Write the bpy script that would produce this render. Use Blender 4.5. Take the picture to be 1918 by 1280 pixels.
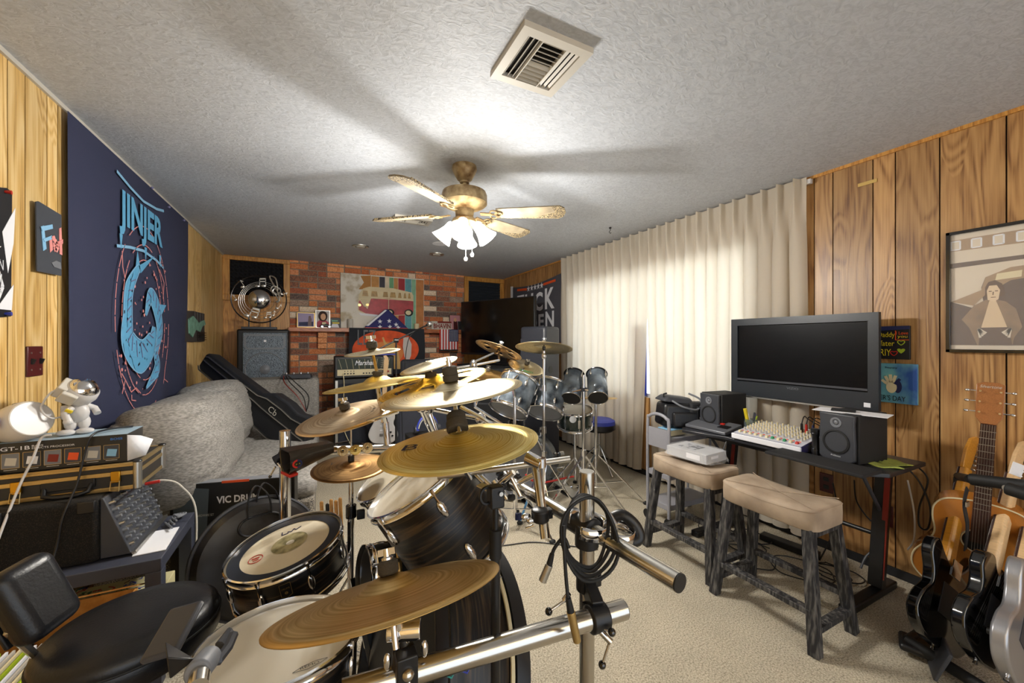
import bpy, bmesh, math, random
import numpy as np
from mathutils import Vector, Matrix
from math import sin, cos, pi, radians, sqrt, atan2
random.seed(7)
for o in list(bpy.data.objects): bpy.data.objects.remove(o)
SC = bpy.context.scene
COL = SC.collection

# ------------------------------------------------------------------ camera
F, CX, CY, CH = 730.0, 959.0, 640.0, 1.34
YS, YC = 0.4472136, 0.8944272          # the camera looks 26.57 degrees right of the room's long axis
cam = bpy.data.cameras.new('camera'); camo = bpy.data.objects.new('camera', cam); COL.objects.link(camo)
cam.sensor_width = 36.0; cam.lens = 36.0 * F / 1918.0
camo.location = (0, 0, CH); camo.rotation_euler = (pi / 2, 0, -atan2(YS, YC))
cam.clip_start = 0.02; SC.camera = camo

# ------------------------------------------------------------------ light
W = bpy.data.worlds.new('daylight'); SC.world = W; W.use_nodes = True
W.node_tree.nodes['Background'].inputs[0].default_value = (0.82, 0.9, 1.0, 1)
W.node_tree.nodes['Background'].inputs[1].default_value = 1.0
def area(name, loc, rot, sx, sy, power, color=(1, 1, 1)):
    l = bpy.data.lights.new(name, 'AREA'); l.shape = 'RECTANGLE'; l.size = sx; l.size_y = sy
    l.energy = power; l.color = color
    o = bpy.data.objects.new(name, l); COL.objects.link(o); o.location = loc; o.rotation_euler = rot
    return o
def point(name, loc, power, r, color):
    l = bpy.data.lights.new(name, 'POINT'); l.energy = power; l.shadow_soft_size = r; l.color = color
    o = bpy.data.objects.new(name, l); COL.objects.link(o); o.location = loc; return o
# soft fill lamp added unseen behind the camera; daylight outside the curtained window
area('patio_daylight', (0.95, -1.75, 1.35), (radians(-90), 0, 0), 3.4, 2.0, 175, (0.9, 0.95, 1.0))
area('window_daylight', (3.55, 2.95, 1.75), (0, radians(90), 0), 1.6, 2.6, 34, (0.97, 0.98, 1.0))
SC.view_settings.view_transform = 'Standard'; SC.view_settings.look = 'None'
SC.view_settings.exposure = 1.0; SC.view_settings.gamma = 1.0
SC.view_settings.use_curve_mapping = False

# ------------------------------------------------------------------ geometry helpers
def ray(px, py):
    a = (px - CX) / F
    return Vector((a * YC + YS, YC - a * YS, (CY - py) / F))
def at(px, py, d): return Vector((0, 0, CH)) + ray(px, py) * d
def onx(px, py, x): return at(px, py, x / ray(px, py).x)
def ony(px, py, y): return at(px, py, y / ray(px, py).y)
def onz(px, py, z): return at(px, py, (z - CH) / ray(px, py).z)
def V(*a): return Vector(a)

def fit_disc(cx, cy, a, b, phi, R, side=1, below=False):
    """centre and normal of a real disc of radius R whose outline in the photo is the ellipse (cx,cy,a,b,phi)"""
    ph = radians(phi)
    ux, uy = cos(ph), -sin(ph)
    def obs(p):
        c = np.array(p[:3]); n = np.array([sin(p[3]) * cos(p[4]), sin(p[3]) * sin(p[4]), cos(p[3])])
        t = np.cross(n, [0.31, 0.52, 0.2]); t /= np.linalg.norm(t); s = np.cross(n, t)
        th = np.arange(24) * 2 * pi / 24
        P = c + R * (np.outer(np.cos(th), t) + np.outer(np.sin(th), s))
        X = P[:, 0] * YC - P[:, 1] * YS; D = P[:, 0] * YS + P[:, 1] * YC; D = np.maximum(D, 0.05)
        u = CX + F * X / D; v = CY - F * (P[:, 2] - CH) / D
        A = np.stack([u * u, u * v, v * v, u, v], 1) / 1e5
        mu, mv = u.mean(), v.mean(); u2 = (u - mu) / a; v2 = (v - mv) / a
        A = np.stack([u2 * u2, u2 * v2, v2 * v2, u2, v2], 1)
        q, *_ = np.linalg.lstsq(A, np.ones(24), rcond=None)
        # centre and second moments of the ellipse
        M2 = np.array([[q[0], q[1] / 2], [q[1] / 2, q[2]]]); g = -0.5 * np.linalg.solve(M2, q[3:5])
        k = 1 + g @ M2 @ g; S2 = np.linalg.inv(M2 / k)
        return np.array([(mu + g[0] * a - cx) / a, (mv + g[1] * a - cy) / a, S2[0, 0], S2[0, 1], S2[1, 1]])
    tgt = np.array([0, 0, ux * ux + (b / a) ** 2 * uy * uy, ux * uy * (1 - (b / a) ** 2), uy * uy + (b / a) ** 2 * ux * ux])
    d = F * R / a; best = None
    vd = ray(cx, cy).normalized(); right = V(YC, -YS, 0); up = V(0, 0, 1)
    mi = (right * (-sin(ph)) + up * cos(ph)); mi = (mi - vd * mi.dot(vd)).normalized()
    if side < 0: mi = -mi
    ci = min(0.999, b / a); n0 = (-vd * ci * (-1 if below else 1) + mi * sqrt(1 - ci * ci)).normalized()
    c0 = at(cx, cy, d); th = math.acos(max(-1, min(1, n0.z))); az = atan2(n0.y, n0.x)
    if th < 0.05: th = 0.05
    p = np.array([c0.x, c0.y, c0.z, th, az]); lam = 1e-3
    e = obs(p) - tgt; E = e @ e
    for it in range(60):
        J = np.zeros((5, 5))
        for i in range(5):
            dp = np.zeros(5); dp[i] = 1e-5; J[:, i] = (obs(p + dp) - tgt - e) / 1e-5
        st = np.linalg.solve(J.T @ J + lam * np.eye(5), -J.T @ e); p2 = p + st
        e2 = obs(p2) - tgt; E2 = e2 @ e2
        if E2 < E: p, e, E, lam = p2, e2, E2, lam * 0.3
        else: lam *= 4
        if E < 1e-12: break
    n = V(sin(p[3]) * cos(p[4]), sin(p[3]) * sin(p[4]), cos(p[3]))
    return V(*p[:3]), n

def frame(o, z, x=None):
    """matrix with origin o and local z axis z"""
    z = Vector(z).normalized()
    if x is None: x = V(1, 0, 0) if abs(z.x) < 0.9 else V(0, 1, 0)
    x = Vector(x); x = (x - z * x.dot(z)).normalized(); y = z.cross(x)
    m = Matrix((x, y, z)).transposed().to_4x4(); m.translation = Vector(o); return m
def wallframe(side, o):
    """local x to the right, y up, z out of the wall into the room"""
    r = {'left': V(0, 1, 0), 'right': V(0, -1, 0), 'back': V(1, 0, 0), 'floor': V(1, 0, 0)}[side]
    up = V(0, 1, 0) if side == 'floor' else V(0, 0, 1)
    m = Matrix((r, up, r.cross(up))).transposed().to_4x4(); m.translation = Vector(o); return m
def quadframe(p0, px, py):
    """origin p0, x toward px, y toward py"""
    x = (px - p0).normalized(); y = (py - p0); y = (y - x * y.dot(x)).normalized()
    m = Matrix((x, y, x.cross(y))).transposed().to_4x4(); m.translation = p0; return m
def rot(ax, deg): return Matrix.Rotation(radians(deg), 4, ax)
def T(*a): return Matrix.Translation(Vector(a))

class MB:
    def __init__(s, M=None): s.v = []; s.f = []; s.m = []; s.M = M or Matrix(); s.mi = 0; s.tint = []; s.t = 0.5
    def add(s, vs, fs, M=None):
        b = len(s.v); MM = s.M @ M if M is not None else s.M
        s.v += [MM @ Vector(v) for v in vs]
        for f in fs: s.f.append([b + i for i in f]); s.m.append(s.mi); s.tint.append(s.t)
        return s
    def box(s, c, sz, R=None, top=(1, 1), M=None):
        x, y, z = [k / 2 for k in sz]; tx, ty = top
        vs = [(-x, -y, -z), (x, -y, -z), (x, y, -z), (-x, y, -z), (-x * tx, -y * ty, z), (x * tx, -y * ty, z), (x * tx, y * ty, z), (-x * tx, y * ty, z)]
        MM = Matrix.Translation(Vector(c))
        if R is not None: MM = MM @ R
        if M is not None: MM = M @ MM
        return s.add(vs, [(0, 3, 2, 1), (4, 5, 6, 7), (0, 1, 5, 4), (1, 2, 6, 5), (2, 3, 7, 6), (3, 0, 4, 7)], MM)
    def bx(s, x0, x1, y0, y1, z0, z1): return s.box(((x0 + x1) / 2, (y0 + y1) / 2, (z0 + z1) / 2), (abs(x1 - x0), abs(y1 - y0), abs(z1 - z0)))
    def beam(s, p0, p1, w, h, up=(0, 0, 1), w1=None, h1=None):
        p0, p1 = Vector(p0), Vector(p1); z = (p1 - p0); L = z.length; z.normalize()
        x = Vector(up).cross(z)
        if x.length < 1e-3: x = V(1, 0, 0)
        m = frame((p0 + p1) / 2, z, x)
        return s.box((0, 0, 0), (w, h, L), M=m, top=((w1 or w) / w, (h1 or h) / h))
    def cyl(s, p0, p1, r0, r1=None, n=18, caps=True):
        p0, p1 = Vector(p0), Vector(p1); r1 = r0 if r1 is None else r1
        m = frame(p0, p1 - p0); L = (p1 - p0).length
        vs = []; fs = []
        for k in range(n):
            c, q = cos(2 * pi * k / n), sin(2 * pi * k / n)
            vs += [(r0 * c, r0 * q, 0), (r1 * c, r1 * q, L)]
        for k in range(n):
            a, b = 2 * k, 2 * ((k + 1) % n); fs.append((a, b, b + 1, a + 1))
        if caps: fs += [tuple(2 * k for k in reversed(range(n))), tuple(2 * k + 1 for k in range(n))]
        return s.add(vs, fs, m)
    def tube(s, pts, r, n=8, closed=False, rr=None):
        pts = [Vector(p) for p in pts]; N = len(pts); vs = []; fs = []
        prev = None
        for i, p in enumerate(pts):
            if closed: t = pts[(i + 1) % N] - pts[i - 1]
            else: t = pts[min(i + 1, N - 1)] - pts[max(i - 1, 0)]
            t.normalize()
            if prev is None: x = t.orthogonal().normalized()
            else: x = (prev - t * prev.dot(t)).normalized()
            prev = x; y = t.cross(x); q = rr[i] if rr else r
            for k in range(n):
                a = 2 * pi * k / n; vs.append(p + x * (q * cos(a)) + y * (q * sin(a)))
        for i in range(N if closed else N - 1):
            for k in range(n):
                a = i * n + k; b = i * n + (k + 1) % n; j = (i + 1) % N
                fs.append((a, b, j * n + (k + 1) % n, j * n + k))
        if not closed: fs += [tuple(reversed(range(n))), tuple((N - 1) * n + k for k in range(n))]
        return s.add(vs, fs)
    def lathe(s, prof, M=None, n=32, a0=0, a1=2 * pi, caps=True):
        vs = []; fs = []; full = abs(a1 - a0) > 6.28; K = n if full else n + 1
        for r, z in prof:
            for k in range(K):
                a = a0 + (a1 - a0) * k / n; vs.append((r * cos(a), r * sin(a), z))
        for i in range(len(prof) - 1):
            for k in range(n):
                k2 = (k + 1) % K
                fs.append((i * K + k, i * K + k2, (i + 1) * K + k2, (i + 1) * K + k))
        if caps and full:
            if prof[0][0] > 1e-6: fs.append(tuple(reversed(range(K))))
            if prof[-1][0] > 1e-6: fs.append(tuple((len(prof) - 1) * K + k for k in range(K)))
        return s.add(vs, fs, M)
    def poly(s, pts, t=0.002, M=None, z=0.0):
        n = len(pts); vs = [(x, y, z) for x, y in pts] + [(x, y, z + t) for x, y in pts]
        ar = sum(pts[i][0] * pts[(i + 1) % n][1] - pts[(i + 1) % n][0] * pts[i][1] for i in range(n))
        fs = [tuple(range(n - 1, -1, -1)), tuple(range(n, 2 * n))] + [(i, (i + 1) % n, n + (i + 1) % n, n + i) for i in range(n)]
        if ar < 0: fs = [tuple(reversed(f)) for f in fs]
        return s.add(vs, fs, M)
    def line(s, pts, w, t=0.002, M=None, z=0.0, closed=False):
        """a drawn stroke of width w lying in the local xy plane"""
        q = list(pts) + ([pts[0]] if closed else [])
        for (x0, y0), (x1, y1) in zip(q[:-1], q[1:]):
            L = sqrt((x1 - x0) ** 2 + (y1 - y0) ** 2)
            if L < 1e-6: continue
            nx, ny = -(y1 - y0) / L * w / 2, (x1 - x0) / L * w / 2
            s.poly([(x0 + nx, y0 + ny), (x0 - nx, y0 - ny), (x1 - nx, y1 - ny), (x1 + nx, y1 + ny)], t, M, z)
        return s
    def ring(s, R, r, M=None, n=40, m=8, a0=0, a1=2 * pi):
        pr = []
        full = abs(a1 - a0) > 6.28; K = n if full else n + 1
        vs = []; fs = []
        for k in range(K):
            a = a0 + (a1 - a0) * k / n
            for j in range(m):
                b = 2 * pi * j / m; q = R + r * cos(b); vs.append((q * cos(a), q * sin(a), r * sin(b)))
        for k in range(n):
            for j in range(m):
                k2 = (k + 1) % K; j2 = (j + 1) % m
                fs.append((k * m + j, k2 * m + j, k2 * m + j2, k * m + j2))
        return s.add(vs, fs, M)
    def ball(s, c, r, sc=(1, 1, 1), n=16, M=None):
        h = n // 2; prof = [(r * sin(pi * i / h), -r * cos(pi * i / h)) for i in range(h + 1)]
        MM = Matrix.Translation(Vector(c)) @ Matrix.Diagonal((*sc, 1))
        if M is not None: MM = M @ MM
        return s.lathe([(max(a, 1e-5), b) for a, b in prof], MM, n, caps=False)
    def grid(s, fn, nu, nv, thick=0):
        vs = [fn(i / nu, j / nv) for j in range(nv + 1) for i in range(nu + 1)]
        fs = [(j * (nu + 1) + i, j * (nu + 1) + i + 1, (j + 1) * (nu + 1) + i + 1, (j + 1) * (nu + 1) + i) for j in range(nv) for i in range(nu)]
        return s.add(vs, fs)
    def build(s, name, mats, parent=None, bevel=0, seg=2, ang=38, sub=0, flat=False, solid=0):
        me = bpy.data.meshes.new(name); inv = INV.get(parent.name, Matrix()) if parent else Matrix()
        me.from_pydata([inv @ v for v in s.v], [], s.f)
        if not isinstance(mats, (list, tuple)): mats = [mats]
        for m in mats: me.materials.append(m)
        me.polygons.foreach_set('material_index', s.m)
        at_ = me.attributes.new('tint', 'FLOAT', 'FACE'); at_.data.foreach_set('value', s.tint)
        bm = bmesh.new(); bm.from_mesh(me); bmesh.ops.recalc_face_normals(bm, faces=bm.faces) if not flat else None
        for f in bm.faces: f.smooth = True
        A = radians(ang)
        for e in bm.edges:
            if len(e.link_faces) == 2 and e.calc_face_angle(0) > A and not sub: e.smooth = False
        bm.to_mesh(me); bm.free(); me.update()
        o = bpy.data.objects.new(name, me); COL.objects.link(o)
        if parent: o.parent = parent; INV[o.name] = inv
        else: INV[o.name] = Matrix()
        if bevel:
            b = o.modifiers.new('bevel', 'BEVEL'); b.width = bevel; b.segments = seg; b.limit_method = 'ANGLE'; b.angle_limit = radians(35); b.harden_normals = False
        if sub:
            b = o.modifiers.new('sub', 'SUBSURF'); b.levels = sub; b.render_levels = sub
        if solid:
            b = o.modifiers.new('solid', 'SOLIDIFY'); b.thickness = solid; b.offset = 0
        return o
INV = {}
def thing(name, label, cat, M, group=None):
    if not isinstance(M, Matrix): M = Matrix.Translation(Vector(M))
    o = bpy.data.objects.new(name, None); COL.objects.link(o); o.matrix_world = M; o.empty_display_size = 0.05
    INV[o.name] = M.inverted(); o['label'] = label; o['category'] = cat
    if group: o['group'] = group
    return o
def tag(o, label, cat, group=None):
    o['label'] = label; o['category'] = cat
    if group: o['group'] = group
    return o
def struct(o): o['kind'] = 'structure'; return o
def dup(root, M=None, label=None):
    r = root.copy(); COL.objects.link(r)
    if M is not None: r.matrix_world = M
    if label: r['label'] = label
    for ch in list(root.children):
        c = ch.copy(); COL.objects.link(c); c.parent = r
        for g in list(ch.children):
            d = g.copy(); COL.objects.link(d); d.parent = c
    return r
def text(name, body, M, w, h, mat, parent=None, t=0.0008, shear=0, bold=0):
    """lettering fitted in a w x h box, lower left corner at the origin of M, facing local +z"""
    cu = bpy.data.curves.new('lettering', 'FONT'); cu.body = body; cu.size = 1; cu.shear = shear; cu.offset = bold; cu.resolution_u = 3
    to = bpy.data.objects.new('lettering', cu); COL.objects.link(to)
    me = bpy.data.meshes.new_from_object(to); bpy.data.objects.remove(to)
    xs = [v.co.x for v in me.vertices]; ys = [v.co.y for v in me.vertices]
    x0, x1, y0, y1 = min(xs), max(xs), min(ys), max(ys)
    inv = INV.get(parent.name, Matrix()) if parent else Matrix()
    MM = inv @ M
    for v in me.vertices:
        v.co = MM @ V((v.co.x - x0) / (x1 - x0) * w, (v.co.y - y0) / (y1 - y0) * h, t)
    me.materials.clear(); me.materials.append(mat); me.name = name
    o = bpy.data.objects.new(name, me); COL.objects.link(o); o.parent = parent
    return o
def curve(pts, n=8):
    """smooth polyline through the points"""
    P = [Vector(p) for p in pts]; out = []
    for i in range(len(P) - 1):
        a = P[max(i - 1, 0)]; b = P[i]; c = P[i + 1]; d = P[min(i + 2, len(P) - 1)]
        for k in range(n):
            t = k / n
            out.append(0.5 * ((2 * b) + (c - a) * t + (2 * a - 5 * b + 4 * c - d) * t * t + (3 * b - a - 3 * c + d) * t ** 3))
    out.append(P[-1]); return out
def cable(name, pts, r, mat, label, cat='cable', group=None, n=8):
    return tag(MB().tube(curve(pts, n), r, 7).build(name, mat), label, cat, group)

# ------------------------------------------------------------------ materials
def lin(h):
    h = h.lstrip('#'); c = [int(h[i:i + 2], 16) / 255 for i in (0, 2, 4)]
    return tuple(x / 12.92 if x < 0.04045 else ((x + 0.055) / 1.055) ** 2.4 for x in c) + (1,)
def newmat(name):
    m = bpy.data.materials.new(name); m.use_nodes = True; nt = m.node_tree
    return m, nt, nt.nodes['Principled BSDF']
def mat(name, col, rough=0.5, metal=0.0, bump=0, bscale=200, var=0, vscale=8, emit=0, spec=None, coat=0, stretch=None, trans=0, alpha=1):
    m, nt, b = newmat(name); N = nt.nodes; L = nt.links
    b.inputs['Base Color'].default_value = lin(col); b.inputs['Roughness'].default_value = rough; b.inputs['Metallic'].default_value = metal
    if spec is not None: b.inputs['Specular IOR Level'].default_value = spec
    if coat: b.inputs['Coat Weight'].default_value = coat; b.inputs['Coat Roughness'].default_value = 0.08
    if trans: b.inputs['Transmission Weight'].default_value = trans
    if alpha < 1: b.inputs['Alpha'].default_value = alpha
    if emit: b.inputs['Emission Color'].default_value = lin(col); b.inputs['Emission Strength'].default_value = emit
    if bump or var:
        tc = N.new('ShaderNodeTexCoord'); mp = N.new('ShaderNodeMapping'); L.new(tc.outputs['Object'], mp.inputs['Vector'])
        if stretch: mp.inputs['Scale'].default_value = stretch
    if bump:
        n = N.new('ShaderNodeTexNoise'); n.inputs['Scale'].default_value = bscale; n.inputs['Detail'].default_value = 3
        L.new(mp.outputs[0], n.inputs['Vector'])
        bp = N.new('ShaderNodeBump'); bp.inputs['Strength'].default_value = bump; bp.inputs['Distance'].default_value = 0.01
        L.new(n.outputs[0], bp.inputs['Height']); L.new(bp.outputs[0], b.inputs['Normal'])
    if var:
        n = N.new('ShaderNodeTexNoise'); n.inputs['Scale'].default_value = vscale; n.inputs['Detail'].default_value = 5
        L.new(mp.outputs[0], n.inputs['Vector'])
        r = N.new('ShaderNodeMapRange'); r.inputs['From Min'].default_value = 0.3; r.inputs['From Max'].default_value = 0.7
        r.inputs['To Min'].default_value = 1 - var; r.inputs['To Max'].default_value = 1 + var
        L.new(n.outputs[0], r.inputs[0])
        h = N.new('ShaderNodeHueSaturation'); h.inputs['Color'].default_value = lin(col); L.new(r.outputs[0], h.inputs['Value'])
        L.new(h.outputs[0], b.inputs['Base Color'])
    return m
def ramp(N, stops):
    r = N.new('ShaderNodeValToRGB'); e = r.color_ramp.elements
    while len(e) < len(stops): e.new(0.5)
    for k, (p, c) in enumerate(stops): e[k].position = p; e[k].color = lin(c)
    return r
def wood(name, dark, mid, light, rough=0.42, scale=1.0, axis='z', knots=True, coat=0.15):
    """veneer with cathedral rings; each plank's 'tint' shifts the pattern and the tone"""
    m, nt, b = newmat(name); N = nt.nodes; L = nt.links
    tc = N.new('ShaderNodeTexCoord'); at_ = N.new('ShaderNodeAttribute'); at_.attribute_name = 'tint'
    off = N.new('ShaderNodeVectorMath'); off.operation = 'MULTIPLY_ADD'
    cmb = N.new('ShaderNodeCombineXYZ')
    for i in range(3): L.new(at_.outputs['Fac'], cmb.inputs[i])
    off.inputs[1].default_value = (7.1, 9.3, 13.7); L.new(cmb.outputs[0], off.inputs[0]); L.new(tc.outputs['Object'], off.inputs[2])
    mp = N.new('ShaderNodeMapping'); L.new(off.outputs[0], mp.inputs['Vector'])
    st = {'z': (7, 7, 0.75), 'x': (0.75, 7, 7), 'y': (7, 0.75, 7)}[axis]
    mp.inputs['Scale'].default_value = tuple(k * scale for k in st)
    n1 = N.new('ShaderNodeTexNoise'); n1.inputs['Scale'].default_value = 0.9; n1.inputs['Detail'].default_value = 2; n1.inputs['Distortion'].default_value = 0.5
    L.new(mp.outputs[0], n1.inputs['Vector'])
    ml = N.new('ShaderNodeMath'); ml.operation = 'MULTIPLY'; ml.inputs[1].default_value = 20; L.new(n1.outputs[0], ml.inputs[0])
    sn = N.new('ShaderNodeMath'); sn.operation = 'SINE'
    m2 = N.new('ShaderNodeMath'); m2.operation = 'MULTIPLY'; m2.inputs[1].default_value = 3.0; L.new(ml.outputs[0], m2.inputs[0])
    if knots:
        mp3 = N.new('ShaderNodeMapping'); L.new(off.outputs[0], mp3.inputs['Vector']); mp3.inputs['Scale'].default_value = (0, 4.2, 1.5)
        vo = N.new('ShaderNodeTexVoronoi'); vo.inputs['Scale'].default_value = 1.0; L.new(mp3.outputs[0], vo.inputs['Vector'])
        sc_ = N.new('ShaderNodeSeparateColor'); L.new(vo.outputs['Color'], sc_.inputs[0])
        gt = N.new('ShaderNodeMath'); gt.operation = 'GREATER_THAN'; gt.inputs[1].default_value = .55; L.new(sc_.outputs[0], gt.inputs[0])
        rk = N.new('ShaderNodeMapRange'); rk.inputs['From Min'].default_value = .03; rk.inputs['From Max'].default_value = .1; rk.inputs['To Min'].default_value = .8; rk.inputs['To Max'].default_value = 0; L.new(vo.outputs[0], rk.inputs[0])
        km = N.new('ShaderNodeMath'); km.operation = 'MULTIPLY'; L.new(rk.outputs[0], km.inputs[0]); L.new(gt.outputs[0], km.inputs[1]); kn = km.outputs[0]
        rr = N.new('ShaderNodeMapRange'); rr.inputs['From Min'].default_value = 0; rr.inputs['From Max'].default_value = .42; rr.inputs['To Min'].default_value = 34; rr.inputs['To Max'].default_value = 0; L.new(vo.outputs[0], rr.inputs[0])
        rm = N.new('ShaderNodeMath'); rm.operation = 'MULTIPLY'; L.new(rr.outputs[0], rm.inputs[0]); L.new(gt.outputs[0], rm.inputs[1])
        ad = N.new('ShaderNodeMath'); ad.operation = 'ADD'; L.new(m2.outputs[0], ad.inputs[0]); L.new(rm.outputs[0], ad.inputs[1]); L.new(ad.outputs[0], sn.inputs[0])
    else: L.new(m2.outputs[0], sn.inputs[0])
    ab = N.new('ShaderNodeMapRange'); ab.inputs['From Min'].default_value = -1; ab.inputs['From Max'].default_value = 1; L.new(sn.outputs[0], ab.inputs[0])
    mp2 = N.new('ShaderNodeMapping'); L.new(off.outputs[0], mp2.inputs['Vector'])
    st2 = {'z': (90, 90, 2.5), 'x': (2.5, 90, 90), 'y': (90, 2.5, 90)}[axis]; mp2.inputs['Scale'].default_value = tuple(k * scale for k in st2)
    n2 = N.new('ShaderNodeTexNoise'); n2.inputs['Scale'].default_value = 1.5; n2.inputs['Detail'].default_value = 3; L.new(mp2.outputs[0], n2.inputs['Vector'])
    mx = N.new('ShaderNodeMix'); mx.inputs[0].default_value = 0.72; L.new(ab.outputs[0], mx.inputs[2]); L.new(n2.outputs[0], mx.inputs[3])
    # knots
    fac = mx.outputs[0]
    rp = ramp(N, [(0.22, dark), (0.42, mid), (0.72, light)]); L.new(fac, rp.inputs[0])
    hs = N.new('ShaderNodeHueSaturation'); L.new(rp.outputs[0], hs.inputs['Color'])
    tr = N.new('ShaderNodeMapRange'); tr.inputs['To Min'].default_value = 0.78; tr.inputs['To Max'].default_value = 1.18; L.new(at_.outputs['Fac'], tr.inputs[0]); L.new(tr.outputs[0], hs.inputs['Value'])
    out = hs.outputs[0]
    if knots:
        mk = N.new('ShaderNodeMix'); mk.data_type = 'RGBA'; L.new(kn, mk.inputs[0]); L.new(out, mk.inputs[6]); mk.inputs[7].default_value = lin(dark); out = mk.outputs[2]
    L.new(out, b.inputs['Base Color'])
    b.inputs['Roughness'].default_value = rough; b.inputs['Coat Weight'].default_value = coat; b.inputs['Coat Roughness'].default_value = 0.3
    bp = N.new('ShaderNodeBump'); bp.inputs['Strength'].default_value = 0.15; bp.inputs['Distance'].default_value = 0.004; L.new(fac, bp.inputs['Height']); L.new(bp.outputs[0], b.inputs['Normal'])
    return m
def cymbalmat(name, c1, c2, rough=0.28, rings=700, bump=0.25):
    """lathed bronze: concentric grooves and sweeping tone variation that belong to the metal"""
    m, nt, b = newmat(name); N = nt.nodes; L = nt.links
    tc = N.new('ShaderNodeTexCoord'); sp = N.new('ShaderNodeSeparateXYZ'); L.new(tc.outputs['Object'], sp.inputs[0])
    cb = N.new('ShaderNodeCombineXYZ'); L.new(sp.outputs[0], cb.inputs[0]); L.new(sp.outputs[1], cb.inputs[1])
    ln = N.new('ShaderNodeVectorMath'); ln.operation = 'LENGTH'; L.new(cb.outputs[0], ln.inputs[0])
    k = N.new('ShaderNodeMath'); k.operation = 'MULTIPLY'; k.inputs[1].default_value = rings; L.new(ln.outputs[1], k.inputs[0])
    n1 = N.new('ShaderNodeTexNoise'); n1.noise_dimensions = '1D'; n1.inputs['Scale'].default_value = 0.35; n1.inputs['Detail'].default_value = 3; L.new(k.outputs[0], n1.inputs['W'])
    r = N.new('ShaderNodeMapRange'); r.inputs['From Min'].default_value = 0.3; r.inputs['From Max'].default_value = 0.7; L.new(n1.outputs[0], r.inputs[0])
    n2 = N.new('ShaderNodeTexNoise'); n2.inputs['Scale'].default_value = 9; n2.inputs['Detail'].default_value = 3; L.new(tc.outputs['Object'], n2.inputs['Vector'])
    ad = N.new('ShaderNodeMix'); ad.inputs[0].default_value = 0.45; L.new(r.outputs[0], ad.inputs[2]); L.new(n2.outputs[0], ad.inputs[3])
    rp = ramp(N, [(0.2, c1), (0.75, c2)]); L.new(ad.outputs[0], rp.inputs[0]); L.new(rp.outputs[0], b.inputs['Base Color'])
    b.inputs['Metallic'].default_value = 1; b.inputs['Roughness'].default_value = rough; b.inputs['Anisotropic'].default_value = 0.5
    bp = N.new('ShaderNodeBump'); bp.inputs['Strength'].default_value = bump; bp.inputs['Distance'].default_value = 0.0012; L.new(r.outputs[0], bp.inputs['Height']); L.new(bp.outputs[0], b.inputs['Normal'])
    return m
def speckle(name, a, b_, scale, rough=0.8, bump=0.4, pos=(0.42, 0.58), dist=0.003, detail=4, stretch=None, metal=0):
    m, nt, b = newmat(name); N = nt.nodes; L = nt.links
    tc = N.new('ShaderNodeTexCoord'); mp = N.new('ShaderNodeMapping'); L.new(tc.outputs['Object'], mp.inputs['Vector'])
    if stretch: mp.inputs['Scale'].default_value = stretch
    n = N.new('ShaderNodeTexNoise'); n.inputs['Scale'].default_value = scale; n.inputs['Detail'].default_value = detail; L.new(mp.outputs[0], n.inputs['Vector'])
    rp = ramp(N, [(pos[0], a), (pos[1], b_)]); L.new(n.outputs[0], rp.inputs[0]); L.new(rp.outputs[0], b.inputs['Base Color'])
    b.inputs['Roughness'].default_value = rough; b.inputs['Metallic'].default_value = metal
    if bump:
        bp = N.new('ShaderNodeBump'); bp.inputs['Strength'].default_value = bump; bp.inputs['Distance'].default_value = dist; L.new(n.outputs[0], bp.inputs['Height']); L.new(bp.outputs[0], b.inputs['Normal'])
    return m

M = {}
M['wood_left'] = wood('yellow_veneer_planks', '#a27a40', '#cfa863', '#e2c58c')
M['wood_right'] = wood('brown_veneer_planks', '#6b4421', '#9c7242', '#b58c58')
M['wood_trim'] = wood('honey_oak_trim', '#8a5c22', '#b97f36', '#cf9a4c', scale=2, knots=False)
M['groove'] = mat('plank_groove', '#1d130b', 0.9)
M['mantel'] = wood('mantel_wood', '#6b3418', '#a85a2c', '#c47742', axis='x', scale=2, knots=False)
M['orange_lacquer'] = mat('amber_lacquered_maple', '#c98a2b', 0.25, coat=0.6, var=0.12, stretch=(20, 20, 2))
M['maple'] = mat('pale_maple', '#dcb98a', 0.35, coat=0.3, var=0.1, stretch=(20, 20, 2))
M['rosewood'] = mat('rosewood', '#3a1f18', 0.5, var=0.3, stretch=(30, 30, 3))
M['spruce'] = mat('honey_spruce_top', '#b8742c', 0.25, coat=0.7, var=0.12, stretch=(60, 60, 3))
M['mahogany'] = mat('mahogany_headstock', '#9a6238', 0.3, coat=0.5, var=0.2, stretch=(30, 30, 3))
M['stick'] = mat('hickory', '#c28f4b', 0.45, var=0.15, stretch=(60, 60, 5))
M['black'] = mat('black_plastic', '#141416', 0.4)
M['blackgloss'] = mat('black_gloss', '#08080a', 0.08, coat=1)
M['blackmatte'] = mat('matte_black', '#19191b', 0.75)
M['rubber'] = mat('black_rubber', '#101010', 0.65)
M['darkgrey'] = mat('charcoal_plastic', '#3a3c42', 0.45)
M['grey'] = mat('grey_plastic', '#74777d', 0.45)
M['leather'] = mat('black_leather', '#15161a', 0.36, bump=0.08, bscale=160)
M['bagleather'] = mat('black_vinyl_bag', '#1d1a19', 0.36, bump=0.3, bscale=9)
M['chrome'] = mat('chrome', '#e4e4e6', 0.1, 1)
M['steel'] = mat('polished_steel', '#c9c5bd', 0.2, 1)
M['darksteel'] = mat('black_chrome', '#4a4a4e', 0.22, 1)
M['alu'] = mat('brushed_aluminium', '#c8c6c0', 0.35, 1)
M['brass'] = mat('brass', '#c99a34', 0.25, 1)
M['silver'] = mat('silver_paint', '#a8a8ac', 0.3, 0.6, coat=0.6)
M['white'] = mat('white_plastic', '#c9c6c4', 0.35)
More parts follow.
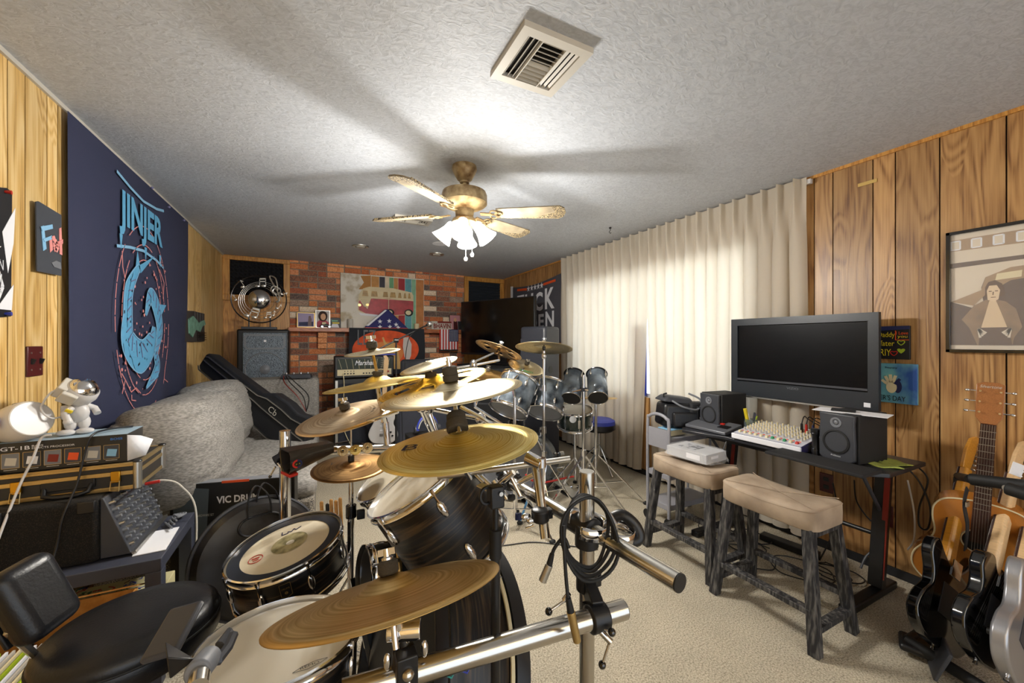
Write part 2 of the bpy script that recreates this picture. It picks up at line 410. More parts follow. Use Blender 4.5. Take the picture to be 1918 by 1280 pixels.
M['offwhite'] = mat('off_white', '#c2bdb2', 0.55)
M['cream'] = mat('cream', '#dccfa8', 0.6)
M['paper'] = mat('white_paper', '#e8e9ee', 0.8)
M['red'] = mat('red', '#c0281c', 0.45); M['orange'] = mat('orange_print', '#e2541c', 0.6)
M['blue'] = mat('blue', '#2f3fa8', 0.45); M['green'] = mat('green', '#1f8a55', 0.4)
M['yellow'] = mat('yellow', '#d9c222', 0.5); M['teal'] = mat('teal', '#2b8f8a', 0.5); M['lime'] = mat('lime', '#9fb52a', 0.5)
M['pink'] = mat('pink', '#e0908c', 0.6); M['lightblue'] = mat('light_blue', '#86b9dc', 0.6); M['skyblue'] = mat('sky_blue_ink', '#5fa6cf', 0.7)
M['purple'] = mat('slate_violet', '#77759b', 0.7); M['navy'] = mat('navy', '#1c2350', 0.6)
M['maroon'] = mat('maroon', '#4a1416', 0.35); M['darkred'] = mat('dark_red', '#7c1d10', 0.4)
M['skin'] = mat('skin_tone', '#d8a680', 0.6); M['brown'] = mat('brown', '#5d4028', 0.7)
M['sepia_d'] = mat('dark_sepia', '#5b4434', 0.5); M['sepia_m'] = mat('mid_sepia', '#a28563', 0.5); M['sepia_l'] = mat('light_sepia', '#d9ccb8', 0.5)
M['kraft'] = speckle('corrugated_cardboard', '#a8712f', '#bb8540', 30, 0.85, 0.05)
M['head'] = mat('coated_drumhead', '#d6cdb6', 0.55, var=0.05, vscale=6)
M['headwhite'] = mat('white_drumhead', '#ddd9cc', 0.4, var=0.05, vscale=5)
M['felt'] = mat('dark_felt', '#4a443a', 0.95, bump=0.5, bscale=400)
# ================================================================== ROOM
XL, XR, ZC = -1.06, 2.95, 2.44
BY0, BY1 = 6.02, 6.25                      # the back wall runs very slightly askew
def backy(x): return BY0 + (x - XL) / (XR - XL) * (BY1 - BY0)
def onback(px, py, off=0.0):
    r = ray(px, py); k = (BY1 - BY0) / (XR - XL)
    t = (BY0 - XL * k - off) / (r.y - r.x * k); return V(0, 0, CH) + r * t
YB = -1.9
# carpet
M['carpet'] = speckle('beige_cut_pile_carpet', '#857b68', '#cac0aa', 150, 0.95, 0.9, (0.3, 0.62), 0.006)
nt = M['carpet'].node_tree
_n = nt.nodes.new('ShaderNodeTexNoise'); _n.inputs['Scale'].default_value = 5; _n.inputs['Detail'].default_value = 5
_tc = nt.nodes.new('ShaderNodeTexCoord'); nt.links.new(_tc.outputs['Object'], _n.inputs['Vector'])
_r = nt.nodes.new('ShaderNodeMapRange'); _r.inputs['From Min'].default_value = .3; _r.inputs['From Max'].default_value = .7; _r.inputs['To Min'].default_value = .92; _r.inputs['To Max'].default_value = 1.06
_h = nt.nodes.new('ShaderNodeHueSaturation'); nt.links.new(_n.outputs[0], _r.inputs[0]); nt.links.new(_r.outputs[0], _h.inputs['Value'])
_rp = [x for x in nt.nodes if x.type == 'VALTORGB'][0]; nt.links.new(_rp.outputs[0], _h.inputs['Color']); nt.links.new(_h.outputs[0], nt.nodes['Principled BSDF'].inputs['Base Color'])
struct(MB().bx(XL - .1, XR + .1, YB - .1, 6.5, -0.12, 0).build('floor', M['carpet']))
# ceiling: knock-down plaster
m, nt, b = newmat('knockdown_plaster'); N = nt.nodes; L = nt.links; M['plaster'] = m
tc = N.new('ShaderNodeTexCoord'); mp = N.new('ShaderNodeMapping'); L.new(tc.outputs['Object'], mp.inputs[0]); mp.inputs['Scale'].default_value = (1, 1.6, 1)
n = N.new('ShaderNodeTexNoise'); n.inputs['Scale'].default_value = 26; n.inputs['Detail'].default_value = 6; n.inputs['Distortion'].default_value = 1.6; L.new(mp.outputs[0], n.inputs['Vector'])
bp = N.new('ShaderNodeBump'); bp.inputs['Strength'].default_value = 0.4; bp.inputs['Distance'].default_value = 0.01; L.new(n.outputs[0], bp.inputs['Height']); L.new(bp.outputs[0], b.inputs['Normal'])
rp = ramp(N, [(0.35, '#b0b4ba'), (0.6, '#bfc3c9')]); L.new(n.outputs[0], rp.inputs[0]); L.new(rp.outputs[0], b.inputs['Base Color']); b.inputs['Roughness'].default_value = 0.7
struct(MB().bx(XL - .1, XR + .1, YB - .1, 6.5, ZC, ZC + .12).build('ceiling', m))

def planks(mb, y0, y1, x, nx, cuts=None, z0=0, z1=ZC, fixed=False):
    """vertical boards between y0 and y1 on the plane x; nx = +1 when the room lies on the +x side"""
    mb.mi = 1; mb.t = 0
    mb.bx(x - nx * .10, x - nx * .007, y0, y1, z0, z1)
    mb.mi = 0
    ys = sorted(cuts or [])
    if not cuts:
        ys = []; y = y0
        while y < y1 - .03:
            ys.append(y); y += random.choice([.06, .09, .12, .15, .2])
    ys = [y0] + [y for y in ys if y0 < y < y1] + [y1]
    for a, b_ in zip(ys[:-1], ys[1:]):
        if b_ - a < .012: continue
        mb.t = random.random(); mb.bx(x - nx * .008, x, a + .003, b_ - .003, z0, z1)
    mb.t = .5
# left wall (continuous); grooves read off the photo near the camera
cuts = [onx(p, 600, XL).y for p in (14, 47, 88, 108, 362, 377, 392, 404, 413)] + [1.9, 1.78, 1.6, 1.45, 1.2, 1.0, .85, .6, .35, .1, -.2, -.35, -.6, -.9, -1.1, -1.4, -1.6]
cuts += [2.8, 3.0, 3.25, 3.5, 3.62, 3.8, 4.1, 4.3, 4.8, 4.55]
mb = MB(); planks(mb, YB, 6.3, XL, 1, cuts); struct(mb.build('wall_left', [M['wood_left'], M['groove']]))
# right wall with the window opening behind the curtains
WY0, WY1, WZ0, WZ1 = 1.78, 4.14, 0.78, 2.09
cr = [onx(p, 400, XR).y for p in (1525, 1560, 1635, 1677, 1760, 1885)] + [.35, .2, 0, -.15, -.4, -.65, -.8, -1.1, -1.4, -1.6] + [4.62, 4.75, 4.84, 5.0, 5.1, 5.2, 5.4, 5.48, 5.6, 5.8, 5.9, 6.1]
mb = MB(); planks(mb, YB, WY0, XR, -1, cr); planks(mb, WY1, 6.3, XR, -1, cr)
planks(mb, WY0, WY1, XR, -1, [1.9, 2.1, 2.25, 2.5, 2.7, 2.85, 3.1, 3.3, 3.5, 3.8, 3.95], 0, WZ0)
planks(mb, WY0, WY1, XR, -1, [2.1, 2.5, 2.85, 3.3, 3.8], WZ1, ZC)
struct(mb.build('wall_right', [M['wood_right'], M['groove']]))
w = struct(MB().bx(XR, XR + .07, WY0, WY1, WZ0, WZ0 + .04).bx(XR, XR + .07, WY0, WY1, WZ1 - .04, WZ1).bx(XR, XR + .07, WY0, WY0 + .04, WZ0, WZ1).bx(XR, XR + .07, WY1 - .04, WY1, WZ0, WZ1).bx(XR + .02, XR + .06, 2.94, 2.98, WZ0, WZ1).build('window_1', M['white']))
MB().bx(XR + .035, XR + .04, WY0, WY1, WZ0, WZ1).build('window_pane', mat('window_glass', '#f4f8f8', 0.0, trans=1, spec=0.2), w)
# rear wall (behind the camera) with a wide unseen opening added for the fill light
mb = MB(); mb.bx(XL, -.85, YB - .1, YB, 0, ZC); mb.bx(2.75, XR, YB - .1, YB, 0, ZC); mb.bx(-.85, 2.75, YB - .1, YB, 2.2, ZC)
struct(mb.build('wall_rear', M['wood_left']))

# back wall: brick chimney breast between two panelled bays
BW = Matrix.Translation((XL, BY0, 0)) @ rot('Z', math.degrees(atan2(BY1 - BY0, XR - XL)))   # local x along wall, y into wall
bl = lambda px, py: BW.inverted() @ onback(px, py)
bxL, bxR = bl(543, 600).x, bl(868, 600).x
bcols = ['#c9774a', '#b56847', '#d98b58', '#a06a50', '#7d665c', '#dcc0a2', '#ac7a60', '#cc8258', '#c4703f', '#917666']
bm_ = [speckle('fired_brick_%s' % n_, c, c2, 60, 0.9, 0.5) for n_, c, c2 in zip(['rust', 'red', 'orange', 'umber', 'slate', 'cream', 'rose', 'copper', 'sienna', 'ash'], bcols, ['#b0643c', '#955540', '#eeac7a', '#755448', '#5a4e4a', '#eadbc6', '#855d4d', '#e09c72', '#d68d5c', '#b09886'])]
mort = speckle('grey_mortar', '#7d766a', '#9a9182', 80, 0.95, 0.5)
mb = MB(BW); mb.mi = 10; mb.bx(bxL, bxR, -.012, .3, 0, ZC)
bw, bh, g = .215, .07, .013; row = 0; z = .004
while z < ZC - .02:
    x = bxL - (row % 2) * (bw / 2 + .005)
    while x < bxR:
        x1 = x + bw
        if random.random() < .18: x1 = x + bw * .48
        a, c = max(x, bxL), min(x1, bxR)
        if c - a > .02:
            mb.mi = random.choices(range(10), [9, 9, 8, 5, 6, 4, 6, 9, 9, 3])[0]
            j = random.uniform(-.002, .002)
            mb.bx(a, c, -.022 + j, 0, z, min(z + bh, ZC))
        x = x1 + g
    row += 1; z += bh + g
struct(mb.build('wall_back', bm_ + [mort]))
# panelled bays either side, with cabinet doors beneath, and framed foam panels above
mb = MB(BW)
mb.mi = 0; mb.bx(0, bxL, 0, .3, 0, ZC); mb.bx(bxR, 4.02, 0, .3, 0, ZC)
for a, b_ in ((0.0, bxL), (bxR, 4.02)):
    x = a
    while x < b_ - .02:
        c = min(b_, x + random.choice([.09, .12, .16])); mb.t = random.random(); mb.bx(x + .003, c - .003, -.008, 0, 0, ZC); x = c
struct(mb.build('wall_recess', [M['wood_trim']]))
foam = mat('black_acoustic_foam', '#0d0d12', 0.95)
def foampanel(px0, px1, ptop, pbot, label, ribs):
    a, b_ = bl(px0, ptop).x, bl(px1, ptop).x; z1 = bl(px0, ptop).z; z0 = bl(px0, pbot).z
    th = thing('foam_absorber', label, 'panel', BW @ V((a + b_) / 2, 0, z0))
    fr = MB(BW); w_ = .075
    fr.bx(a - w_, b_ + w_, -.045, -.008, z1, min(z1 + w_, ZC - .01)); fr.bx(a - w_, b_ + w_, -.045, -.008, z0 - w_, z0)
    fr.bx(a - w_, a, -.045, -.008, z0, z1); fr.bx(b_, b_ + w_, -.045, -.008, z0, z1); fr.build('frame', M['wood_trim'], th, bevel=.004)
    fo = MB(BW); fo.bx(a, b_, -.012, -.008, z0, z1)
    nx = int((b_ - a) / .045); nz = int((z1 - z0) / .045)
    for i in range(nx if ribs else 1):
        for j in range(nz):
            if ribs: fo.box((a + (i + .5) * (b_ - a) / nx, -.022, z0 + (j + .5) * (z1 - z0) / nz), (.036, .036, .022), R=rot('X', 90), top=(.4, .4))
            else: fo.box(((a + b_) / 2, -.02, z0 + (j + .5) * (z1 - z0) / nz), (b_ - a, .034, .016), R=rot('X', 90), top=(1, .3))
    fo.build('foam', foam if ribs else mat('dark_slate_foam', '#1c242c', 0.9), th)
foampanel(431, 531, 487, 552, 'framed black foam panel in the left corner behind the spinning metal sculpture', True)
foampanel(876, 935, 527, 590, 'framed dark slatted foam panel in the right corner above the angled television', False)
# crown strips
struct(MB().bx(XL, XL + .012, YB, 6.02, ZC - .02, ZC).build('trim_1', M['offwhite']))
struct(MB().bx(XR - .012, XR, YB, 6.2, ZC - .02, ZC).build('trim_2', M['wood_trim']))
struct(MB().bx(XR - .012, XR, YB, 6.2, 0, .05).build('baseboard_right', M['blackmatte']))
struct(MB().bx(XL, XL + .012, YB, 6.02, 0, .06).build('baseboard_left', M['wood_trim']))
# mantel
mz = bl(545, 614).z
th = thing('mantel_shelf', 'reddish wooden mantel shelf running across the brick chimney breast', 'shelf', BW @ V((bxL + bxR) / 2, -.1, mz))
m0, m1 = bxL - .02, bxR + .02
MB(BW).bx(m0, m1, -.22, -.02, mz - .055, mz).build('shelf_board', M['mantel'], th, bevel=.004)
for px in (603, 858):
    x = bl(px, 640).x
    for k in range(3): MB(BW).bx(x - .055, x + .055, -.14 + .03 * k, -.02, mz - .06 - .075 * (k + 1), mz - .065 - .075 * k).build('brick_corbel', bm_[2], th, bevel=.003)
MZ = mz
# curtains
def clothmat(name, col, trans=.35, weave=900):
    m, nt, b = newmat(name); N = nt.nodes; L = nt.links
    b.inputs['Base Color'].default_value = lin(col); b.inputs['Roughness'].default_value = .9
    tr = N.new('ShaderNodeBsdfTranslucent'); tr.inputs[0].default_value = lin(col)
    mx = N.new('ShaderNodeMixShader'); mx.inputs[0].default_value = trans
    L.new(b.outputs[0], mx.inputs[1]); L.new(tr.outputs[0], mx.inputs[2]); L.new(mx.outputs[0], N['Material Output'].inputs[0]); return m
M['curtain'] = clothmat('ivory_drape', '#ddd4c4', .4)
def curtain(y0, y1, label, n, ue, sg, zb=.05):
    th = thing('curtain', label, 'curtain', (XR - .09, (y0 + y1) / 2, 0), 'pinch pleated window drapes')
    sp = (y1 - y0) / n; zt = ZC - .01
    def fn(u, v):
        y = y1 + (y0 - y1) * u; z = zt + (zb - zt) * v
        ph = (u * n) % 1.0; drop = v * (zt - zb)
        # pinched pleat at the top, opening into soft deep folds below
        pw = .07 + .5 * max(0.0, drop - .1); pinch = math.exp(-((ph - .5) / pw) ** 2)
        top = 1.0 if drop < .1 else max(0.0, 1 - (drop - .1) / .35)
        k = int(u * n); am = .028 + .012 * sin(k * 2.3)
        fold = am * (cos(2 * pi * ph) * -1) * (1 - top) + .075 * pinch * top - .02 * top
        fold += .01 * sin(k * 1.7 + 5 * v) * (1 - top)
        dy = .018 * sin(2 * pi * ph) * (1 - top) + .02 * sin(k * 3.1) * v + .13 * max(0, v - .28) ** .8 * ((1 - abs(u - ue) * 4) if abs(u - ue) < .25 else 0) * sg
        return V(XR - .068 - fold * .8, y + dy, z)
    MB().grid(fn, n * 20, 34).build('drape', M['curtain'], th, ang=180)
    return th
gy = onx(1203, 700, XR - .1).y; cy0 = onx(1503, 400, XR - .1).y; cy1 = onx(1047, 500, XR - .1).y
c1 = curtain(gy - .02, cy1, 'far ivory pleated curtain panel beside the dark wall flag', 12, 1, 1)
c2 = curtain(cy0, gy - .025, 'near ivory pleated curtain panel behind the desk television', 13, 0, -.6)
t_ = MB().bx(XR - .045, XR - .02, cy0 - .02, cy1 + .02, ZC - .055, ZC - .025).build('curtain_track', M['white']); tag(t_, 'thin white traverse rod along the ceiling above both curtains', 'curtain rod')
# blue patterned cloth glimpsed in the gap between curtains
g0 = onx(1200, 740, XR - .03)
th = thing('window_banner', 'royal blue cloth with round white emblems hanging in the gap between the curtains', 'banner', (XR - .02, g0.y, 1.1))
MB().bx(XR - .03, XR - .026, g0.y - .075, g0.y + .075, .8, 1.5).build('cloth', clothmat('royal_blue_cloth', '#2b46b4', .6), th)
for k in range(4):
    fm = wallframe('right', (XR - .031, g0.y, .93 + k * .16)); MB(fm).lathe([(.062, 0), (.062, .001)], n=24).build('emblem', M['paper'], th); MB(fm).ring(.058, .004, n=24, m=6).build('emblem_ring', M['red'], th)
    MB(fm).poly([(-.03, -.02), (.0, .04), (.03, -.03), (.0, -.01)], .002, z=.001).build('emblem_star', M['navy'], th)

# ceiling fixtures
def vent(label, x0, x1, y0, y1):
    th = thing('ceiling_vent', label, 'vent', ((x0 + x1) / 2, (y0 + y1) / 2, ZC))
    w_ = .035; z1 = ZC; z0 = ZC - .022; fr = MB()
    fr.bx(x0, x1, y0, y0 + w_, z0, z1); fr.bx(x0, x1, y1 - w_, y1, z0, z1); fr.bx(x0, x0 + w_, y0 + w_, y1 - w_, z0, z1); fr.bx(x1 - w_, x1, y0 + w_, y1 - w_, z0, z1)
    fr.build('frame', M['offwhite'], th)
    MB().bx(x0 + w_, x1 - w_, y0 + w_, y1 - w_, ZC - .004, ZC - .001).build('duct_opening', mat('dark_duct', '#1a140c', .9), th)
    ix0, ix1, iy0, iy1 = x0 + w_, x1 - w_, y0 + w_, y1 - w_; t3 = (ix1 - ix0) / 3.6
    s_ = MB()
    for k in range(3):
        for xx in (ix0 + .008 + k * t3 / 3, ix1 - .008 - k * t3 / 3): s_.box((xx, (iy0 + iy1) / 2, ZC - .014), (.012, iy1 - iy0, .0025), R=rot('Y', -50 if xx < (x0 + x1) / 2 else 20))
    for k in range(10): s_.box(((ix0 + ix1) / 2, iy0 + .01 + k * (iy1 - iy0 - .02) / 9, ZC - .014), (ix1 - ix0 - 2 * t3, .017, .0025), R=rot('X', 48 if k < 5 else -48))
    s_.bx(ix0 + t3 - .003, ix0 + t3 + .001, iy0, iy1, ZC - .022, ZC - .004); s_.bx(ix1 - t3 - .001, ix1 - t3 + .003, iy0, iy1, ZC - .022, ZC - .004)
    s_.build('louvers', M['offwhite'], th)
vent('large square white ceiling vent nearest the camera', .632, .925, 1.168, 1.463)
vent('smaller rectangular ceiling vent beyond the fan blade', .60, .93, 3.45, 3.62)
for p, lb in ((onz(675, 461, ZC), 'eyeball recessed ceiling light on the left, before the brick wall'), (onz(818, 476, ZC), 'flush recessed ceiling light behind the fan pull chains')):
    th = thing('recessed_light', lb, 'light', p, 'recessed ceiling lights')
    MB(T(*p)).lathe([(.06, -.001), (.06, -.012), (.085, -.012), (.09, -.004), (.09, 0)], n=28).build('trim_ring', M['alu'], th)
    MB(T(*p)).lathe([(.001, -.02), (.045, -.016), (.055, -.004)], n=24, caps=False).build('lamp_face', M['offwhite'], th)
p = onz(1143, 426, ZC); hk = MB().cyl(p, p - V(0, 0, .012), .012).tube([p - V(0, 0, .01), p - V(0, 0, .03), p - V(.012, 0, .045), p - V(0, 0, .06), p - V(-.012, 0, .05)], .003).build('ceiling_hook', M['darksteel']); tag(hk, 'small dark metal hook screwed in the ceiling by the curtain', 'hook')
p = onz(825, 457, ZC); pt = MB(T(*p)).lathe([(.09, -.002), (.09, 0)], n=24).build('ceiling_patch', M['paper']); tag(pt, 'round pale plaster patch on the ceiling under the fan lamps', 'ceiling patch')

# ------------------------------------------------------------------ ceiling fan
fx, fy = .828, 2.323; FM = T(fx, fy, 0)
M['fan'] = speckle('antiqued_bronze', '#6b4c28', '#c2ad84', 14, .45, .15, (.3, .6), metal=.5)
M['blade'] = speckle('dusty_bleached_blade', '#6f6350', '#978a70', 9, .55, .1, (.3, .6), stretch=(1, 1, 1))
M['dust'] = speckle('clinging_dust', '#2c241c', '#a5926c', 140, .95, .8, (.42, .62))
th = thing('ceiling_fan', 'antique bronze ceiling fan with five dusty blades and frosted lamp shades', 'ceiling fan', (fx, fy, ZC))
MB(FM).lathe([(.075, 2.44), (.078, 2.42), (.065, 2.39), (.045, 2.355), (.03, 2.345), (.03, 2.335)], n=32).build('canopy', M['fan'], th)
MB().cyl((fx, fy, 2.34), (fx, fy, 2.285), .014).build('downrod', M['fan'], th)
MB(FM).lathe([(.03, 2.3), (.09, 2.29), (.135, 2.275), (.142, 2.255), (.142, 2.205), (.125, 2.19), (.09, 2.175), (.06, 2.165)], n=40).build('motor_housing', M['fan'], th)
MB(FM).lathe([(.06, 2.17), (.055, 2.12), (.075, 2.105), (.078, 2.085), (.05, 2.06), (.015, 2.05)], n=32).build('light_kit', M['fan'], th)
zb = 2.14; tips = [(1036, 394), (1008, 452), (684, 423), (771, 348)]
angs = []
for px, py in tips:
    q = onz(px, py, zb); angs.append(atan2(q.y - fy, q.x - fx))
    
angs = [radians(k) for k in (-30, 24, 84, 140, 218)]
for a in angs:
    Rb = FM @ Matrix.Rotation(a, 4, 'Z') @ T(0, 0, zb) @ rot('X', -12)
    r0, r1 = .2, .62
    out = [(r0, -.05), (r1 - .03, -.07), (r1, -.045), (r1 + .01, 0), (r1, .045), (r1 - .03, .07), (r0, .05)]
    bl_ = MB(Rb).poly(out, .008).build('blade', M['blade'], th, bevel=.002)
    dd = MB(Rb); dd.poly([(r1 - .2, .06), (r1 - .03, .0725), (r1 + .002, .048), (r1 + .012, 0), (r1 + .002, -.048), (r1 - .03, -.0725), (r1 - .08, -.068), (r1 - .05, 0)], .002, z=-.002).line([(r0, .051), (r1 - .03, .071)], .006, .012, z=-.001); dd.build('dust_edge', M['dust'], bl_)
    ir = MB(Rb); ir.beam((.1, 0, .0), (.17, 0, -.006), .03, .006)
    for (x, y, R_) in ((.185, .022, .022), (.185, -.022, .022), (.215, 0, .022)): ir.ring(R_, .005, T(x, y, -.006), n=20, m=6)
    ir.build('blade_iron', M['fan'], th)
shade = mat('lit_frosted_glass', '#fff6e4', .4, emit=6)
for k in range(4):
    a = radians(243.4 + 90 * k)
    c = V(fx + .07 * cos(a), fy + .07 * sin(a), 2.08); ax = V(cos(a) * .62, sin(a) * .62, -.78)
    MB().cyl(V(fx, fy, 2.09), c + ax * .01, .012).build('lamp_arm', M['fan'], th)
    m_ = frame(c, ax)
    MB(m_).lathe([(.022, 0), (.03, .01), (.035, .05), (.046, .085), (.066, .125), (.064, .126), (.044, .087), (.032, .05), (.001, .045)], n=28, caps=False).build('lamp_shade', shade, th)
    point('fan_bulb_light', c + ax * .15, 17, .035, (1.0, .97, .92))
for px, L_ in ((868, .2), (882, .17)):
    q = V(fx + (px - 870) * .003, fy - .04, 2.05)
    MB().cyl(q, q - V(0, 0, L_), .0015, n=6).ball(q - V(0, 0, L_), .012, (1, 1, 1.3), 10).build('pull_chain', M['offwhite'], th)
# ================================================================== LEFT SIDE
def wallrect(side, p0, p1):
    """frame with the origin at the lower left of a rectangle on a wall, plus its width and height"""
    w_ = abs((p1.y - p0.y) if side != 'back' else (p1.x - p0.x)); h_ = abs(p0.z - p1.z)
    return w_, h_
# ---- tapestry
M['tap'] = mat('navy_tapestry_cloth', '#2a2f4a', .9, bump=.2, bscale=500)
y0, y1 = 2.545, 4.44
th = thing('tapestry', 'tall navy tapestry with pale blue lettering over two curled sea creatures', 'tapestry', (XL + .02, (y0 + y1) / 2, .7))
def fn(u, v):
    y = y0 + (y1 - y0) * u; z = 2.415 - 1.6 * v; s_ = .008 * sin(9 * u + 3 * v) * v + .012 * sin(23 * u) * v * v
    return V(XL + .022 + s_, y, z)
MB().grid(fn, 40, 30).build('cloth', M['tap'], th, ang=180)
TM = wallframe('left', (XL + .032, 0, 0))         # local x = world y, local y = world z
def tp(px, py): q = onx(px, py, XL + .03); return (q.y, q.z)
a, b = tp(222, 425), tp(303, 360)
# lettering: tall condensed letters with serifs
x0, x1 = tp(222, 400)[0], tp(303, 420)[0]; z0, z1 = tp(250, 452)[1], tp(250, 372)[1]
lt = text('lettering', 'JINJER', TM @ T(x0, z0, .002), x1 - x0, z1 - z0, M['skyblue'], th, bold=.035)
for k, (zz, s_) in enumerate(((z1 + .03, 1), (z0 - .03, -1))):
    MB(TM).line([(x0 - .03, zz + s_ * .05), (x0 + .15, zz + .02 * s_), ((x0 + x1) / 2, zz), (x1 - .12, zz + .02 * s_), (x1 + .03, zz + s_ * .05)], .018, .001, z=.001).build('flourish', M['lightblue'], th)
for k, ch in enumerate('JJR'):
    xx = [x0 + .02, x0 + (x1 - x0) * .55, x1 - .05][k]; MB(TM).poly([(xx - .02, z0), (xx + .02, z0), (xx, z0 - .09)], .001, z=.002).build('serif', M['skyblue'], th)
def creature(spine, widths, m, nm, fins=()):
    P = [Vector((*tp(*s), 0)) for s in spine]; C = curve(P, 8); n = len(C); L_ = []; R_ = []
    for i, p in enumerate(C):
        t = (C[min(i + 1, n - 1)] - C[max(i - 1, 0)]).normalized(); f = i / (n - 1) * (len(widths) - 1); k = min(int(f), len(widths) - 2); w_ = widths[k] + (widths[k + 1] - widths[k]) * (f - k)
        nn = V(-t.y, t.x, 0); L_.append(p + nn * w_); R_.append(p - nn * w_)
    b_ = MB(TM)
    for i in range(n - 1): b_.add([(*L_[i][:2], .002), (*R_[i][:2], .002), (*R_[i + 1][:2], .002), (*L_[i + 1][:2], .002)], [(0, 1, 2, 3)])
    for f in fins: b_.poly([tp(*q) for q in f], .001, z=.002)
    o = b_.build(nm, m, th)
    e = MB(TM); e.line([p[:2] for p in L_], .008, .001, z=.004); e.line([p[:2] for p in R_], .008, .001, z=.004); e.build('ink_outline', M['lightblue'], o)
    s2 = MB(TM)
    for i in range(4, n - 4, 3): s2.line([((L_[i] * .9 + R_[i] * .1))[:2], ((L_[i + 2] * .45 + R_[i + 2] * .55))[:2]], .006, .001, z=.004)
    s2.build('shade_stroke', M['purple'], o)
creature([(258, 500), (240, 540), (237, 590), (238, 640), (262, 668), (283, 640), (286, 612)], [.02, .055, .06, .09, .11, .08, .02], M['skyblue'], 'creature_figure', [[(256, 470), (262, 510), (250, 520)], [(288, 480), (262, 512), (258, 498)], [(238, 650), (243, 668), (262, 672)]])
creature([(271, 590), (280, 555), (292, 580), (297, 620), (290, 660), (292, 690), (272, 727)], [.01, .055, .065, .055, .03, .05, .005], M['skyblue'], 'creature_figure', [[(296, 570), (310, 572), (301, 590)], [(296, 680), (272, 730), (296, 705)]])
cc = tp(272, 600)
o = MB(TM)
for k, R_ in enumerate((.62, .5, .4)):
    for i in range(40):
        if (i * (k + 3)) % 7 == 0: continue
        a0 = 2 * pi * i / 40; a1 = a0 + 2 * pi / 44
        o.line([(cc[0] + R_ * .72 * cos(a0), cc[1] + R_ * sin(a0)), (cc[0] + R_ * .72 * cos(a1), cc[1] + R_ * sin(a1))], .006, .001, z=.001)
struct(o.build('orbit_lines', M['pink'], th))['kind'] = 'stuff'
o = MB(TM)
st = [(226, 700), (231, 716), (244, 734), (253, 728), (262, 738)]
for S_ in ([(226, 700), (233, 712), (227, 738)], [(233, 712), (244, 735), (253, 727), (262, 737)], [(308, 688), (306, 710), (313, 716)], [(306, 710), (302, 733)], [(227, 470), (228, 500), (232, 520)], [(297, 505), (306, 530), (304, 560)], [(245, 740), (245, 750), (253, 751)]):
    o.line([tp(*q) for q in S_], .007, .001, z=.002)
for k in range(90):
    q = tp(random.uniform(222, 312), random.uniform(490, 735)); r_ = random.uniform(.004, .012); o.poly([(q[0] + r_ * cos(t * pi / 3), q[1] + r_ * sin(t * pi / 3)) for t in range(6)], .001, z=.001)
struct(o.build('star_map', M['pink'], th))['kind'] = 'stuff'
for px, py in ((212, 262), (285, 352), (317, 388), (345, 413)):
    q = onx(px, py, XL + .035); MB().ball(q, .009, n=8).cyl(q, q - V(.02, 0, 0), .003, n=6).build('push_pin', M['purple'], th)
# ---- black poster fragment, far left
def flat(name, label, cat, side, pts, plane, m, t=.004, group=None):
    P = [onx(px, py, plane) for px, py in pts]
    th = thing(name, label, cat, P[0], group)
    fm = wallframe(side, (plane, 0, 0)); k = 1 if side == 'left' else -1
    o = MB(fm).poly([(k * p.y, p.z) for p in P], t).build('sheet', m, th)
    return th, fm, k
M['printblack'] = mat('black_print', '#17171b', .5)
th, fm, k = flat('wall_poster', 'dark poster with pale branching streaks cut off by the left edge', 'poster', 'left', [(-75, 345), (-75, 600), (18, 593), (20, 360), (10, 352)], XL + .004, M['printblack'])
o = MB(fm)
for i in range(26):
    x, y = random.uniform(1.95, 2.15), random.uniform(1.5, 1.88); pts = [(x, y)]
    for j in range(4): x += random.uniform(-.05, .05); y += random.uniform(-.08, .04); pts.append((min(x, 2.155), max(1.47, min(1.9, y))))
    o.line(pts, random.choice([.003, .006, .012]), .001, z=.005)
q = onx(8, 420, XL); o.poly([(q.y - .03, 1.75), (q.y + .04, 1.86), (q.y + .03, 1.72), (q.y, 1.6)], .001, z=.005); q = onx(8, 570, XL); o.poly([(q.y - .06, 1.46), (q.y + .03, 1.56), (q.y + .02, 1.46)], .001, z=.005); o.build('pale_streaks', M['paper'], th)
for (px, py), m_ in (((18, 360), 'red'), ((18, 588), 'blue')):
    q = onx(px, py, XL + .02); MB().cyl(q - V(.016, 0, 0), q + V(.004, .004, 0), .004, .008, 10).build('push_pin', M[m_], th)
# ---- dark sheet with cut-paper letters
th, fm, k = flat('paper_sign', 'dark grey sheet with blue and pink cut paper letters beside the tapestry', 'sign', 'left', [(65, 378), (67, 508), (113, 517), (113, 403), (70, 377)], XL + .015, mat('slate_card', '#3b3f47', .7))
def lp(px, py): q = onx(px, py, XL + .015); return (q.y, q.z)
o = MB(fm); o.poly([lp(73, 424), lp(78, 422), lp(83, 466), lp(77, 470)], .002, z=.005); o.poly([lp(71, 424), lp(93, 420), lp(94, 428), lp(74, 433)], .002, z=.007); o.poly([lp(76, 447), lp(92, 441), lp(92, 448), lp(78, 453)], .002, z=.007); o.build('letter_f', M['lightblue'], th)
o = MB(fm); o.poly([lp(88, 443), lp(93, 443), lp(95, 468), lp(90, 473)], .002, z=.005); o.poly([lp(90, 443), lp(97, 441), lp(100, 450), lp(95, 452)], .002, z=.007); o.build('letter_r', M['pink'], th)
o = MB(fm); o.line([lp(98, 455), lp(103, 452), lp(105, 462), lp(101, 470), lp(98, 463)], .02, .002, z=.005, closed=True); o.build('letter_o', M['pink'], th)
